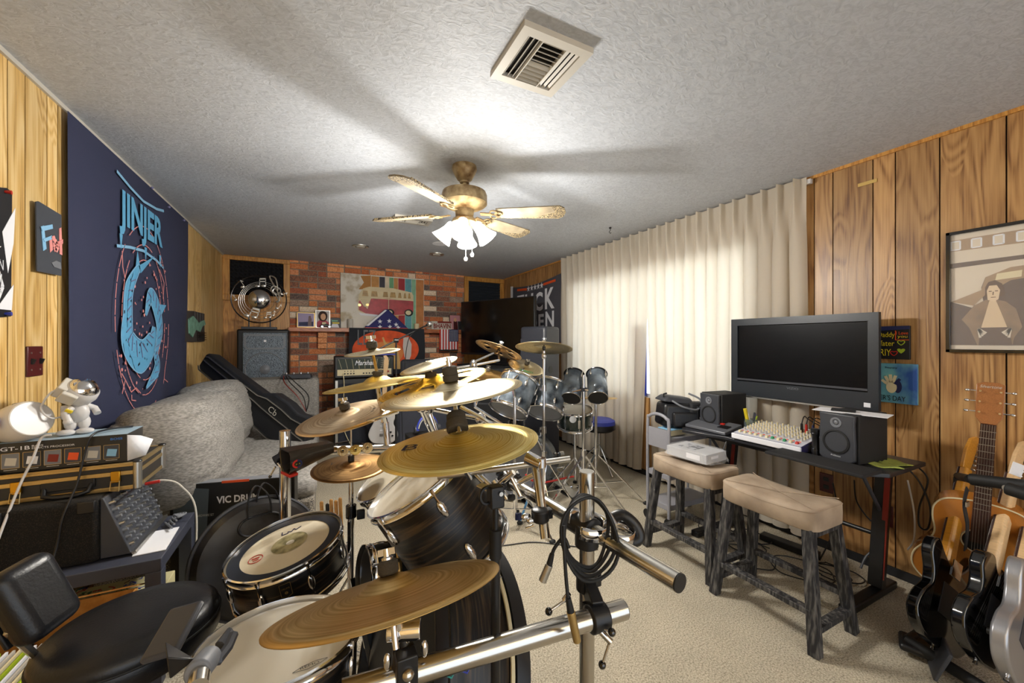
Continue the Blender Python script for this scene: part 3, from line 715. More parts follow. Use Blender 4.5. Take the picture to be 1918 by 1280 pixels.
o = MB(fm); o.poly([lp(107, 428), lp(111, 426), lp(113, 478), lp(108, 476)], .002, z=.005); o.poly([lp(104, 452), lp(113, 448), lp(113, 456), lp(106, 460)], .002, z=.007); o.build('letter_h', M['pink'], th)
MB(fm).poly([lp(93, 492), lp(102, 488), lp(110, 492), lp(112, 505), lp(98, 500)], .001, z=.005).build('smudge', M['grey'], th)
# ---- switch plate
c = onx(62, 677, XL); th = thing('switch_plate', 'dark maroon three-gang switch plate on the yellow planks', 'switch', c)
MB().box((XL + .004, c.y, c.z), (.008, .1, .125)).build('plate', M['maroon'], th, bevel=.003)
for dy in (-.028, .028):
    MB().box((XL + .012, c.y + dy, c.z), (.012, .01, .022), R=rot('Y', 20)).build('toggle', M['black'], th)
    for dz in (-.035, .035): MB().cyl((XL + .007, c.y + dy, c.z + dz), (XL + .0095, c.y + dy, c.z + dz), .004, n=10).build('screw', M['alu'], th)
# ---- guitar-shaped metal sign
def gp(px, py): q = onx(px, py, XL + .02); return (q.y, q.z)
th = thing('wall_sign', 'square metal wall sign of a green guitar above a wire grid near the far corner', 'sign', onx(365, 640, XL))
fm = wallframe('left', (XL + .01, 0, 0))
MB(fm).poly([gp(346, 582), gp(346, 640), gp(360, 641), gp(384, 640), gp(384, 588), gp(364, 583)], .006).build('backing', mat('dark_wood_backing', '#3b3430', .8), th)
MB(fm).poly([gp(353, 598), gp(354, 625), gp(360, 632), gp(366, 618), gp(374, 622), gp(378, 612), gp(384, 608), gp(382, 600), gp(376, 602), gp(372, 606), gp(366, 598), gp(361, 592)], .01, z=.006).build('guitar_silhouette', mat('verdigris', '#6f9a86', .7, var=.3, vscale=20), th)
o = MB(fm)
for i in range(5): a = gp(370 + i * 3, 622); b_ = gp(370 + i * 3, 638); o.line([a, b_], .006, .004, z=.012)
for i in range(4): a = gp(369, 624 + i * 4.5); b_ = gp(385, 624 + i * 4.2); o.line([a, b_], .006, .004, z=.014)
o.build('wire_grid', M['darksteel'], th)
for i in range(4): a = gp(364 + i * 5, 584 + i); MB(fm).poly([(a[0], a[1]), (a[0] + .03, a[1]), (a[0] + .03, a[1] - .09), (a[0], a[1] - .09)], .003, z=.008).build('raised_letter', M['darkgrey'], th)

# ---- low table with gear
TX0, TX1, TY0, TY1, TZ = -1.03, -.54, 1.96, 2.42, .5
M['tabledark'] = mat('slate_lacquer', '#3c3f4c', .45, var=.08)
th = thing('side_table', 'low square slate-coloured table under the stacked amplifier gear', 'table', ((TX0 + TX1) / 2, (TY0 + TY1) / 2, 0))
MB().bx(TX0, TX1, TY0, TY1, TZ - .05, TZ).build('tabletop', M['tabledark'], th, bevel=.003)
for x in (TX0, TX1 - .05):
    for y in (TY0, TY1 - .05): MB().bx(x, x + .05, y, y + .05, 0, TZ - .05).build('leg', M['tabledark'], th, bevel=.002)
# powered mixer cabinet
M['tolex'] = speckle('speckled_black_carpet_covering', '#0d0c0b', '#3a3228', 260, .95, .5, (.5, .8))
th = thing('powered_mixer', 'black carpet-covered amplifier mixer on the low table, knobs facing the room', 'mixer', (-.87, 2.2, TZ))
MB().bx(-1.04, -.74, 2.02, 2.40, TZ + .002, TZ + .245).build('cabinet', M['tolex'], th, bevel=.018, seg=3)
pm = quadframe(V(-.655, 2.03, TZ + .012), V(-.655, 2.39, TZ + .012), V(-.73, 2.03, TZ + .24))   # sloping control panel
MB().add([(-.74, 2.03, TZ + .01), (-.65, 2.03, TZ + .01), (-.73, 2.03, TZ + .24), (-.74, 2.03, TZ + .24), (-.74, 2.39, TZ + .01), (-.65, 2.39, TZ + .01), (-.73, 2.39, TZ + .24), (-.74, 2.39, TZ + .24)],
         [(0, 1, 2, 3), (7, 6, 5, 4), (1, 5, 6, 2), (0, 4, 5, 1), (3, 2, 6, 7), (0, 3, 7, 4)]).build('control_panel', M['darkgrey'], th, bevel=.003)
for i in range(10):
    for j in range(7):
        q = pm @ V(.02 + i * .034, .03 + j * .03, .0); e = pm @ V(.02 + i * .034, .03 + j * .03, .018)
        MB().cyl(q, e, .0075, .0055, 10).build('knob', M['grey'] if (i + j) % 3 else M['alu'], th) if (i * 7 + j) < 70 else None
MB(pm).box((.18, -.004, .012), (.36, .012, .014)).build('panel_trim', M['alu'], th)
for x, z in ((-1.01, TZ + .22), (-.77, TZ + .22)):
    MB().box((x, 2.012, z), (.05, .012, .045)).build('corner_guard', M['black'], th, bevel=.004)
# papers and leads on the table
o = MB().box((-.6, 2.13, TZ + .003), (.1, .22, .003), R=rot('Z', 3)).build('paper_sheet', M['paper']); tag(o, 'blank white paper sheet on the front of the low table', 'paper')
for k in range(4):
    cable('audio_lead', [V(-.62 + .01 * k, 2.3 + .02 * k, TZ + .012), V(-.57, 2.2 + .03 * k, TZ + .02 + .004 * k), V(-.6, 2.28 + .02 * k, TZ + .016 + .004 * k), V(-.56 - .01 * k, 2.36, TZ + .02), V(-.6, 2.39, TZ + .012)], .004, M['grey'], 'coiled grey leads heaped at the back of the low table', 'cable', 'leads heaped on the low table')
# aluminium flight case
CX0, CX1, CY0, CY1, CZ0, CZ1 = -1.045, -.652, 2.095, 2.375, .75, .852
th = thing('flight_case', 'black flight case with gold aluminium edging and latches on the mixer', 'case', (-.85, 2.23, CZ0))
MB().bx(CX0, CX1, CY0, CY1, CZ0, CZ1).build('body', mat('case_laminate', '#2b2722', .5), th, bevel=.004)
M['gold'] = mat('champagne_aluminium', '#c7ab72', .3, .9)
ed = MB(); w_ = .016
for z in (CZ0 + .004, (CZ0 + CZ1) / 2 + .012, CZ1 - .006):
    for y in (CY0 - .002, CY1 + .002): ed.bx(CX0, CX1, y - .004, y + .004, z - w_ / 2, z + w_ / 2)
    for x in (CX0, CX1): ed.bx(x - .004, x + .004, CY0, CY1, z - w_ / 2, z + w_ / 2)
for y in (CY0, CY1): ed.bx(CX0, CX1, y - .008, y + .008, CZ1 - .004, CZ1 + .001)
for x in (CX0, CX1): ed.bx(x - .008, x + .008, CY0, CY1, CZ1 - .004, CZ1 + .001)
ed.build('edging', M['gold'], th, bevel=.0015)
for x, y in ((CX0, CY0), (CX1, CY0), (CX1, CY1), (CX0, CY1)):
    MB().cyl((x, y, CZ0 - .002), (x, y, CZ1 + .002), .014).build('corner_post', M['alu'], th); MB().ball((x, y, CZ1 + .003), .015, (1, 1, .5)).build('corner_cap', M['black'], th)
for px in (38, 210):
    x = onz(px, 900, CZ0 + .06).x; q = V(x * 0 + (-.985 if px == 38 else -.715), CY0 - .008, CZ0 + .052)
    la = MB().box(q, (.03, .01, .045)).build('latch', M['brass'], th, bevel=.003)
    MB().tube([q + V(-.012, -.006, -.015), q + V(-.014, -.01, -.05), q + V(.012, -.01, -.055), q + V(.013, -.006, -.015)], .0022, 6, closed=True).build('latch_loop', M['gold'], la)
MB().tube([(-.915, CY0 - .006, CZ0 + .035), (-.91, CY0 - .022, CZ0 + .012), (-.88, CY0 - .026, CZ0 + .004), (-.82, CY0 - .026, CZ0 + .004), (-.79, CY0 - .022, CZ0 + .012), (-.785, CY0 - .006, CZ0 + .035)], .008, 10).build('handle', M['black'], th)
MB().box((-.85, CY0 - .005, CZ0 + .04), (.15, .008, .035)).build('handle_mount', M['black'], th, bevel=.003)
# effects processor box
BX0, BX1, BY0_, BY1_, BZ0, BZ1 = -1.045, -.69, 2.11, 2.275, CZ1 + .002, .965
M['cartonblack'] = mat('glossy_black_carton', '#23211e', .3); M['cartonside'] = mat('carton_edge_blue', '#9fb6c6', .5)
th = thing('product_carton', 'long black bass effects processor carton on the flight case', 'box', (-.87, 2.19, BZ0))
MB().bx(BX0, BX1, BY0_, BY1_, BZ0, BZ1).build('carton', M['cartonblack'], th, bevel=.001)
MB().bx(BX0, BX1 + .001, BY0_ + .002, BY1_, BZ1, BZ1 + .001).build('carton_top', M['cartonside'], th)
FMx = T(0, BY0_ - .001, 0) @ Matrix(((1, 0, 0, 0), (0, 0, -1, 0), (0, 1, 0, 0), (0, 0, 0, 1)))
text('box_lettering', 'GT-1B', FMx @ T(-1.035, BZ1 - .028, 0), .075, .014, M['paper'], th, bold=.01)
text('box_subtitle', 'BASS', FMx @ T(-.955, BZ1 - .019, 0), .03, .006, M['paper'], th)
text('box_subtitle', 'EFFECTS PROCESSOR', FMx @ T(-.955, BZ1 - .028, 0), .115, .007, M['paper'], th)
text('box_logo', 'BOSS', FMx @ T(-.738, BZ1 - .02, 0), .036, .009, mat('logo_blue', '#3f78c8', .5), th, bold=.02)
for i in range(6):
    x = BX0 + .012 + i * .055; z = BZ0 + .018
    pic = MB(FMx).poly([(x, z), (x + .046, z), (x + .046, z + .055), (x, z + .055)], .0006).build('picture_panel', M['darkgrey'] if i % 2 else M['grey'], th)
    MB(FMx).line([(x, z), (x + .046, z), (x + .046, z + .055), (x, z + .055)], .0012, .0008, closed=True).build('panel_border', M['gold'], pic)
    MB(FMx).poly([(x + .008, z + .012), (x + .036, z + .008), (x + .04, z + .036), (x + .012, z + .04)], .0006, z=.0007).build('product_picture', [M['offwhite'], M['paper'], M['darkred'], M['orange'], M['offwhite'], M['lightblue']][i], pic)
    MB(FMx).line([(x + .006, z - .006), (x + .04, z - .006)], .002, .0006).build('caption_line', M['offwhite'], pic)
fl = MB(); fl.add([(BX1 + .002, BY0_, BZ0 + .002), (BX1 + .05, BY0_ + .03, BZ0 + .012), (BX1 + .065, BY0_ + .06, BZ0 + .07), (BX1 + .04, BY0_ + .01, BZ1 - .012), (BX1 + .002, BY0_, BZ1 - .004)], [(0, 1, 2, 3, 4)]); fl.build('open_flap', M['paper'], th, solid=.0015)
# egg-shaped star projector lamp with rainbow decal
DT = BZ1 + .001
c = at(44, 786, 1.62); c.z = DT + .072; c.x = -.99; c.y = 2.13
th = thing('projector_lamp', 'white egg-shaped lamp with a rainbow decal at the left end of the carton', 'lamp', (c.x, c.y, DT))
ax = V(.75, -.45, .28).normalized(); m_ = frame(c, ax)
MB(m_).lathe([(.001, -.1), (.03, -.094), (.055, -.075), (.068, -.04), (.072, 0), (.071, .03), (.066, .045), (.0655, .046)], n=40).build('shell', M['white'], th)
MB(m_).lathe([(.0655, .046), (.063, .047), (.058, .043), (.03, .04), (.001, .04)], n=40, caps=False).build('face_plate', M['offwhite'], th)
MB(frame(c + V(.0, -.012, .068), V(0, -.15, 1))).lathe([(.02, 0), (.018, .003), (.001, .0035)], n=20, caps=False).build('top_lens', M['darkgrey'], th)
dm = frame(c + V(-.03, -.077, .012), V(-.1, -1, .15), V(1, -.1, .2))
for i, cm in enumerate(('#3aa64c', '#e8b92c', '#e8762c', '#d3332c', '#8a3f90', '#2f7fc8')):
    MB(dm).poly([(-.03 + i * .007, -.018), (-.023 + i * .007, -.02), (-.018 + i * .007, .016), (-.025 + i * .007, .018)], .002, z=.004).build('rainbow_decal', mat('decal_%d' % i, cm, .5), th)
# astronaut lamp
c = V(-.865, 2.2, DT)
th = thing('astronaut_lamp', 'small white astronaut figure lamp with a domed silver visor on the carton', 'figurine', c)
MB().ball(c + V(0, 0, .085), .036, (.9, .75, 1.15)).ball(c + V(.012, .01, .045), .024, (.8, .9, 1.3)).ball(c + V(-.02, -.008, .045), .024, (.8, .9, 1.3)).ball(c + V(.022, -.01, .012), .022, (1.3, 1, .55)).ball(c + V(-.026, -.028, .012), .022, (1.3, 1, .55)).box(c + V(-.035, .01, .09), (.03, .04, .055)).build('body', M['white'], th, bevel=.004)
MB().tube([c + V(-.01, -.028, .11), c + V(-.02, -.05, .09), c + V(-.01, -.052, .062)], .012, 10).ball(c + V(-.01, -.052, .058), .014).build('arm', M['white'], th)
MB().box(c + V(-.008, -.05, .1), (.02, .012, .01), R=rot('Y', 30)).build('arm_patch', M['yellow'], th)
MB().tube([c + V(.01, .03, .11), c + V(.03, .045, .095), c + V(.045, .03, .075)], .012, 10).build('arm', M['white'], th)
hm = frame(c + V(.004, 0, .168), V(.55, -.35, .6))
MB(hm).lathe([(.001, -.056), (.03, -.05), (.05, -.03), (.056, 0), (.052, .022), (.046, .03)], n=32, caps=False).build('helmet', M['white'], th)
MB(hm).lathe([(.046, .028), (.044, .034), (.03, .05), (.001, .058)], n=32, caps=False).build('visor', M['chrome'], th)
MB(hm).box((-.05, -.01, .0), (.03, .07, .05)).box((-.02, -.055, .0), (.05, .02, .045)).build('side_module', M['offwhite'], th, bevel=.004)
cable('white_power_cord', [c + V(-.01, -.03, .19), c + V(-.05, -.06, .18), c + V(-.075, -.07, .12), c + V(-.05, -.07, .08), c + V(-.03, -.03, .08)], .0035, M['white'], 'white cord looping from the astronaut helmet to its back', 'cord')
cable('white_charging_cable', [V(-.9, 2.1, DT + .02), V(-.925, 2.095, DT + .01), V(-.945, 2.085, DT - .07), V(-.965, 2.065, .82), V(-.98, 2.0, .68), V(-.99, 1.93, .52), V(-1.0, 1.9, .3)], .004, M['white'], 'long white cable hanging over the carton, case and amplifier', 'cable')
cable('black_power_cable', [V(-.72, 2.26, DT + .004), V(-.77, 2.18, DT + .012), V(-.79, 2.1, DT + .004), V(-.805, 2.085, .9), V(-.815, 2.06, .8), V(-.83, 2.005, .7), V(-.84, 1.99, .6), V(-.85, 1.945, .48), V(-.86, 1.9, .3), V(-.86, 1.92, .05)], .004, M['black'], 'black cable hanging down the front of the carton and carpeted amplifier', 'cable')
cable('red_tipped_patch_cable', [V(-.7, 2.3, TZ + .2), V(-.63, 2.31, TZ + .205), V(-.57, 2.33, TZ + .16), V(-.51, 2.31, TZ + .03), V(-.5, 2.2, .2), V(-.505, 2.1, .02)], .004, M['offwhite'], 'white patch cable with red plug dropping from the mixer past the table leg', 'cable')
q = V(-.69, 2.3, TZ + .2); o = MB().cyl(q, q + V(.05, .003, .004), .007).build('red_plug', M['red']); tag(o, 'red plug pushed in the mixer control panel', 'plug')
# under the table: carton lid with doodles, cardboard box, records
M['doodle'] = mat('cream_printed_card', '#d9cf9e', .7)
th = thing('patterned_box', 'cream flat box printed with small coloured doodles under the low table', 'box', (-.75, 2.2, 0))
MB().bx(-.97, -.6, 2.02, 2.36, 0, .26).build('carton', M['doodle'], th, bevel=.003)
for nm, mm in (('doodle_print', 'brown'), ('doodle_print', 'red'), ('doodle_print', 'green'), ('doodle_print', 'blue')):
    o = MB()
    for i in range(26):
        x, y = random.uniform(-.96, -.62), random.uniform(2.04, 2.36); pts = [(x, y)]
        for j in range(3): x += random.uniform(-.016, .016); y += random.uniform(-.016, .016); pts.append((x, y))
        o.line(pts, .004, .001, z=.2605)
    struct(o.build(nm, M[mm], th))['kind'] = 'stuff'
th = thing('cardboard_box', 'open brown cardboard box holding record sleeves behind the drum throne', 'box', (-.62, 1.55, 0))
bx0, bx1, by0, by1, bz = -.98, -.6, 1.45, 1.93, .42
o = MB(); o.bx(bx0, bx1, by0, by0 + .006, 0, bz); o.bx(bx0, bx1, by1 - .006, by1, 0, bz); o.bx(bx0, bx0 + .006, by0, by1, 0, bz); o.bx(bx1 - .006, bx1, by0, by1, 0, bz); o.bx(bx0, bx1, by0, by1, 0, .006); o.build('carton', M['kraft'], th)
MB().box(((bx0 + bx1) / 2, by1 + .04, bz - .01), (bx1 - bx0, .1, .005), R=rot('X', -25)).build('flap', M['kraft'], th)
for k in range(14):
    x = bx0 + .03 + k * .016
    o = MB().box((x, 1.7, .01 + .165), (.006, .3, .33), R=rot('Y', 3)).build('record_sleeve', [M['offwhite'], M['cream'], M['lime'], M['paper']][k % 4]); tag(o, 'thin pale sleeve standing upright in the open cardboard box', 'record', 'sleeves in the cardboard box')

# ---- sofa (corner sofa along the left wall)
M['velvet'] = speckle('pale_grey_chenille', '#6f6c68', '#9c9892', 60, .9, .35, (.35, .65), stretch=(1, 1, 3))
M['tweed'] = speckle('dark_tweed', '#23252c', '#a59c8c', 190, .95, .6, (.38, .66))
th = thing('sofa', 'long corner sofa in pale grey chenille with dark tweed sides by the tapestry', 'sofa', (-.5, 4.0, 0))
MB().bx(-.98, -.01, 2.6, 5.3, .04, .42).build('base', M['tweed'], th, bevel=.03, seg=3)
MB().bx(-.86, .0, 2.6, 3.85, .40, .53).build('seat_cushion', M['velvet'], th, bevel=.055, seg=4)
MB().bx(-.86, .0, 3.87, 4.95, .40, .53).build('seat_cushion', M['velvet'], th, bevel=.055, seg=4)
def cushion(c, sz, name, lean=0, nz=0):
    def fn(u, v):
        a = u * 2 * pi; b_ = (v - .5) * pi
        x, y, z = cos(b_) * cos(a), cos(b_) * sin(a), sin(b_)
        sg = lambda t, e: math.copysign(abs(t) ** e, t)
        wr = 1 + .02 * sin(9 * y + 5 * z + nz) + .015 * sin(17 * z + 3 * y) - .045 * math.exp(-(sin(7 * z + 3 * y + nz + sin(5 * y)) / .22) ** 2) * (1 - .5 * y) - .02 * math.exp(-(sin(13 * z - 4 * y + nz) / .2) ** 2)
        return Vector(c) + rot('Y', lean) @ V(sg(x, .75) * sz[0] * wr, sg(y, .5) * sz[1], sg(z, .7) * sz[2] * wr)
    return MB().grid(fn, 90, 60).build(name, M['velvet'], th, ang=180)
cushion((-.72, 2.98, .70), (.27, .50, .31), 'back_cushion', -6, 0)
cushion((-.74, 3.88, .74), (.25, .42, .28), 'back_cushion', -6, 3)
MB().bx(-.99, -.8, 2.62, 5.3, .3, .86).build('backrest', M['velvet'], th, bevel=.06, seg=4)
MB().bx(-.9, .02, 4.92, 5.32, .1, .93).build('end_backrest', M['velvet'], th, bevel=.05, seg=4)
# ---- boxes between sofa and drum kit
th = thing('drum_hardware_carton', 'long black carton with bold white lettering leaning before the sofa', 'box', (-.33, 2.62, 0))
qa, qb = at(318, 905, 1.98), at(552, 868, 2.12)
p0 = V(qa.x, qa.y, .02); p1 = V(qb.x, qb.y, .02); 
fmx = quadframe(p0, p1, p0 + V(0, 0, 1)); Lc = (p1 - p0).length; hc = .585
MB(fmx).box((Lc / 2, hc / 2, -.03), (Lc, hc, .06)).build('carton', M['cartonblack'], th, bevel=.003)
MB(fmx).box((Lc / 2, hc + .001, -.03), (Lc, .002, .06)).build('carton_top', M['grey'], th)
text('carton_lettering', 'VIC DRUM', fmx @ T(Lc * .36, hc - .11, .002), Lc * .34, .038, M['paper'], th, bold=.03)
MB(fmx).poly([(.01, hc - .05), (.03, hc - .32), (Lc * .28, hc - .28), (Lc * .3, hc - .03), (Lc * .18, hc - .02), (Lc * .16, hc - .05)], .0015, z=.001).build('printed_photo', mat('grey_print', '#4c555b', .5), th)
text('carton_small_print', 'HARDWARE SET', fmx @ T(Lc * .2, hc - .17, .002), Lc * .14, .012, M['offwhite'], th)
MB(fmx).line([(Lc * .4, hc + .0), (Lc * .62, hc + .0)], .012, .002, z=.0).build('orange_stripe', M['orange'], th)
# ---- round cymbal bag
th = thing('cymbal_bag', 'big round black leather cymbal bag with loop handles behind the snare drum', 'bag', (-.3, 2.2, 0))
cc = at(486, 1042, 1.83); m_ = frame(cc, V(.30, -.92, .2))
MB(m_).lathe([(.001, .055), (.18, .05), (.235, .035), (.26, .0), (.235, -.035), (.18, -.05), (.001, -.055)], n=56, caps=False).build('bag_body', M['bagleather'], th)
MB(m_).ring(.26, .008, n=56).build('zipper_piping', M['darkgrey'], th)
MB(m_).ring(.262, .006, T(0, 0, -.02), n=56).build('zipper_piping', M['rubber'], th)
up = (m_.inverted().to_3x3() @ V(0, 0, 1)); ua = atan2(up.y, up.x); HM = m_ @ Matrix.Rotation(ua - pi / 2, 4, 'Z')
MB(HM).ring(.05, .006, T(-.035, .15, .055) @ Matrix.Diagonal((1, .8, 1, 1)), a0=pi / 2, a1=3 * pi / 2, n=16).ring(.05, .006, T(.035, .15, .055) @ Matrix.Diagonal((1, .8, 1, 1)), a0=-pi / 2, a1=pi / 2, n=16).box((0, .19, .055), (.07, .008, .008)).box((0, .11, .055), (.07, .008, .008)).build('handle_patch', M['leather'], th)
for dx, zz in ((-.0, .055), (.045, .0)):
    pts = [HM @ V(-.05 + dx, .19, zz), HM @ V(-.045 + dx, .27, zz + .01), HM @ V(-.01 + dx, .325, zz), HM @ V(.035 + dx, .27, zz + .01), HM @ V(.045 + dx, .19, zz)]
    o = MB(); C = curve(pts, 6)
    for i in range(len(C) - 1): o.beam(C[i], C[i + 1] + (C[i + 1] - C[i]) * .15, .004, .024, up=m_.to_3x3() @ V(0, 0, 1))
    o.build('strap_handle', M['leather'], th)
# ---- guitar gig bag lying across the sofa
th = thing('guitar_bag', 'open black padded guitar bag lying slanted across the far sofa end', 'bag', (-.3, 4.4, .52))
g0, g1 = at(388, 675, 3.5), at(578, 828, 3.2)
dz = (g1 - g0).normalized(); wd = V(.5, -.25, .75); wd = (wd - dz * wd.dot(dz)).normalized()
gm = quadframe(g0, g1, g0 + wd); L_ = (g1 - g0).length
prof = [(0, .06), (.02, .085), (.3, .09), (.55, .1), (.62, .16), (.75, .17), (.85, .15), (.95, .19), (1, .15)]
out = [(L_ * a_, b_) for a_, b_ in prof] + [(L_ * a_, -b_) for a_, b_ in reversed(prof)]
MB(gm).poly(out, .11, z=-.06).build('bag_shell', mat('black_nylon', '#17181d', .6), th, bevel=.025, seg=3)
inn = [(L_ * a_ + (.03 if a_ < .5 else -.02), b_ * .45 + .02) for a_, b_ in prof] + [(L_ * a_ + (.03 if a_ < .5 else -.02), b_ * -.1 + .02) for a_, b_ in reversed(prof)]
MB(gm).poly(inn, .006, z=.05).build('opening', M['rubber'], th)
MB(gm).line(inn[:9], .008, .01, z=.052).line(inn[9:], .008, .01, z=.052).line(out[9:], .007, .008, z=.045).build('zipper', M['alu'], th)
hd = [gm @ V(L_ * .4, -.09, .0), gm @ V(L_ * .44, -.15, .02), gm @ V(L_ * .52, -.16, .02), gm @ V(L_ * .56, -.1, .0)]
MB().tube(curve(hd, 6), .012, 8).build('carry_handle', M['black'], th)
MB(gm).box((L_ * .56, -.1, .045), (.03, .035, .004)).build('white_label', M['paper'], th)
text('bag_monogram', 'Cb', gm @ T(L_ * .66, .02, .062), .09, .05, M['offwhite'], th)
# ---- PA speaker in the far left corner with spinner sculpture
q0 = at(443, 617, 4.75); 
th = thing('pa_speaker', 'tall black stage loudspeaker with perforated grille behind the sofa corner', 'speaker', (-.6, 5.45, 0))
w_ = .5; pc = ony(443, 640, 5.5); pr = ony(541, 640, 5.5); x0, x1 = pc.x, pr.x; zt = ony(490, 617, 5.5).z
M['grille'] = speckle('perforated_grille', '#232a33', '#8794a0', 260, .5, .3, (.45, .55), metal=.3)
MB().bx(x0, x1, 5.5, 5.85, zt - .78, zt).build('cabinet', M['black'], th, bevel=.02, seg=3)
MB().bx(x0 + .06, x1 - .02, 5.475, 5.5, zt - .72, zt - .04).build('grille', M['grille'], th, bevel=.01)
fmx = wallframe('back', (0, 5.474, 0))
cxx = (x0 + x1) / 2 + .02
MB(fmx).line([(cxx - .2, zt - .1), (cxx - .2, zt - .2), (cxx - .18, zt - .23), (cxx + .18, zt - .23), (cxx + .2, zt - .2), (cxx + .2, zt - .1), (cxx + .18, zt - .07), (cxx - .18, zt - .07)], .02, .003, closed=True).build('horn_outline', M['grey'], th)
MB(fmx @ T(cxx, zt - .48, 0)).ring(.2, .006, n=40).build('woofer_rim', M['grey'], th)
MB(fmx @ T(cxx, zt - .48, 0)).lathe([(.055, 0), (.04, .012), (.001, .018)], n=24, caps=False).build('dust_cap', M['grey'], th)
MB(fmx).box((cxx, zt - .14, .003), (.025, .025, .004)).build('badge', M['paper'], th)
MB().bx(x0 + .05, x1 - .05, 5.52, 5.83, .0, zt - .78).build('stand_box', M['black'], th)
c = ony(486, 561, 5.6); 
th = thing('metal_sculpture', 'silver ring sculpture of musical notes around a sphere on the stage speaker', 'sculpture', (c.x, 5.62, zt))
sm = wallframe('back', c)
MB().box((c.x, 5.62, zt + .016), (.36, .12, .03)).build('base', M['darkgrey'], th, bevel=.003)
for dx in (-.11, .11): MB().cyl((c.x + dx, 5.62, zt + .03), (c.x + dx, 5.62, zt + .17), .008, n=10).build('post', M['darkgrey'], th)
R_ = .285
rg = MB(sm).ring(R_, .007, n=56)
rg.build('outer_ring', M['darksteel'], th)
for k in range(4): MB(sm).ring(R_ * (.55 + .1 * k), .0022, T(.01 * k, -.01 * k, 0), n=48, m=5).build('stave_ring', M['alu'], th)
MB(sm).ball((0, 0, 0), .12, (1, 1, .6), 32).build('sphere', M['chrome'], th)
def note(x, y, s_, two, r_=0):
    b_ = MB(sm @ T(x, y, .01) @ rot('Z', r_) @ Matrix.Scale(s_, 4))
    b_.ball((0, 0, 0), .3, (1.2, .8, .3), 10); b_.poly([(.28, 0), (.38, 0), (.38, 1.3), (.28, 1.3)], .1)
    if two: b_.ball((.9, .1, 0), .3, (1.2, .8, .3), 10); b_.poly([(1.18, .1), (1.28, .1), (1.28, 1.4), (1.18, 1.4)], .1); b_.poly([(.28, 1.1), (1.28, 1.2), (1.28, 1.45), (.28, 1.35)], .1); b_.poly([(.28, .7), (1.28, .8), (1.28, .95), (.28, .85)], .1)
    else: b_.poly([(.38, 1.3), (.7, .9), (.6, .8), (.38, 1.0)], .1)
    b_.build('music_note', M['alu'], th)
note(-.02, .16, .07, True); note(-.17, .14, .06, False, 30); note(-.13, -.2, .085, True, -20); note(.06, -.22, .05, True); note(.18, -.1, .05, False, -30); note(-.24, -.02, .05, False, 40); note(.23, .08, .05, False, -60); note(.14, -.19, .045, False)
MB(sm @ T(.17, .08, .012)).tube(curve([(0, -.1, 0), (.03, -.08, 0), (.0, -.02, 0), (-.05, .04, 0), (-.02, .09, 0), (.05, .05, 0), (.03, -.01, 0), (-.03, .02, 0), (-.01, .06, 0), (.02, .04, 0), (-.0, .18, 0), (-.06, .21, 0), (-.05, .16, 0), (.02, .02, 0), (.04, -.08, 0), (.01, -.11, 0)], 5), .008, 7).build('treble_clef', M['alu'], th)
# folded stage gear (effects pedal) on the sofa end
c = at(556, 708, 4.35); th = thing('foot_pedal', 'black foot pedal with silver switches on top of the far sofa back', 'pedal', (c.x, c.y, .93))
MB().box((c.x, c.y, .955), (.3, .13, .045), R=rot('Z', -8), top=(.95, .7)).build('housing', M['darkgrey'], th, bevel=.006)
for dx in (-.1, -.03, .04, .11): MB().cyl((c.x + dx, c.y, .975), (c.x + dx, c.y, .995), .012).build('foot_switch', M['chrome'], th)
for k in range(3): cable('instrument_cable', [V(c.x - .12 + .02 * k, c.y - .08, .965), V(c.x - .1 + .05 * k, c.y - .23, .9), V(c.x + .02 + .05 * k, c.y - .3, .76), V(c.x + .1, c.y - .32, .6)], .005, M['darkred'] if k == 0 else M['black'], ['dark red', 'black', 'black'][k] + ' instrument cable draped down the far sofa back from the pedal', 'cable', 'cables on the far sofa back' if k else None)
# ================================================================== BACK WALL
K = Matrix(((1, 0, 0, 0), (0, 0, -1, 0), (0, 1, 0, 0), (0, 0, 0, 1)))
def bf(off): return BW @ T(0, -off, 0) @ K                     # local x right, y up, z toward the room
def b2(px, py): q = bl(px, py); return (q.x, q.z)
# ---- bus painting
PM = bf(.03)
(ax0, az1), (ax1, az0) = b2(637, 513), b2(792, 614); az0 = MZ + .002; az1 = b2(637, 512)[1]
th = thing('bus_painting', 'large canvas of a red and cream bus on coloured planks above the mantel', 'painting', BW @ V((ax0 + ax1) / 2, -.04, az0))
MB(PM).poly([(ax0, az0), (ax1, az0), (ax1, az1), (ax0, az1)], .03).build('canvas', speckle('weathered_white_paint', '#b8ab90', '#e2ddd2', 7, .8, .1, (.35, .5)), th)
cols = ['#c08a4e', '#3d3a44', '#d9c9ae', '#6fa77c', '#c08a52', '#9d2f33', '#5c9ca6', '#82b394', '#b97a45']
xs = [.345, .44, .51, .56, .615, .67, .755, .84, .895, 1.0]
W_, H_ = ax1 - ax0, az1 - az0
P3 = PM @ T(ax0, az0, .03) @ Matrix.Diagonal((W_, H_, 1, 1))
for i, c in enumerate(cols):
    z0_ = 0 if i > 3 else (.55 if i < 3 else .0)
    MB(P3).poly([(xs[i], z0_), (xs[i + 1] - .004, z0_), (xs[i + 1] - .004, .98), (xs[i], .98)], .0015).build('painted_plank', mat('plank_paint_%d' % i, c, .7, var=.15, vscale=12), th)
MB(P3).poly([(.2, .72), (.34, .74), (.34, .99), (.22, .97), (.26, .85)], .001).build('rust_patch', mat('rust_paint', '#b07c42', .8), th)
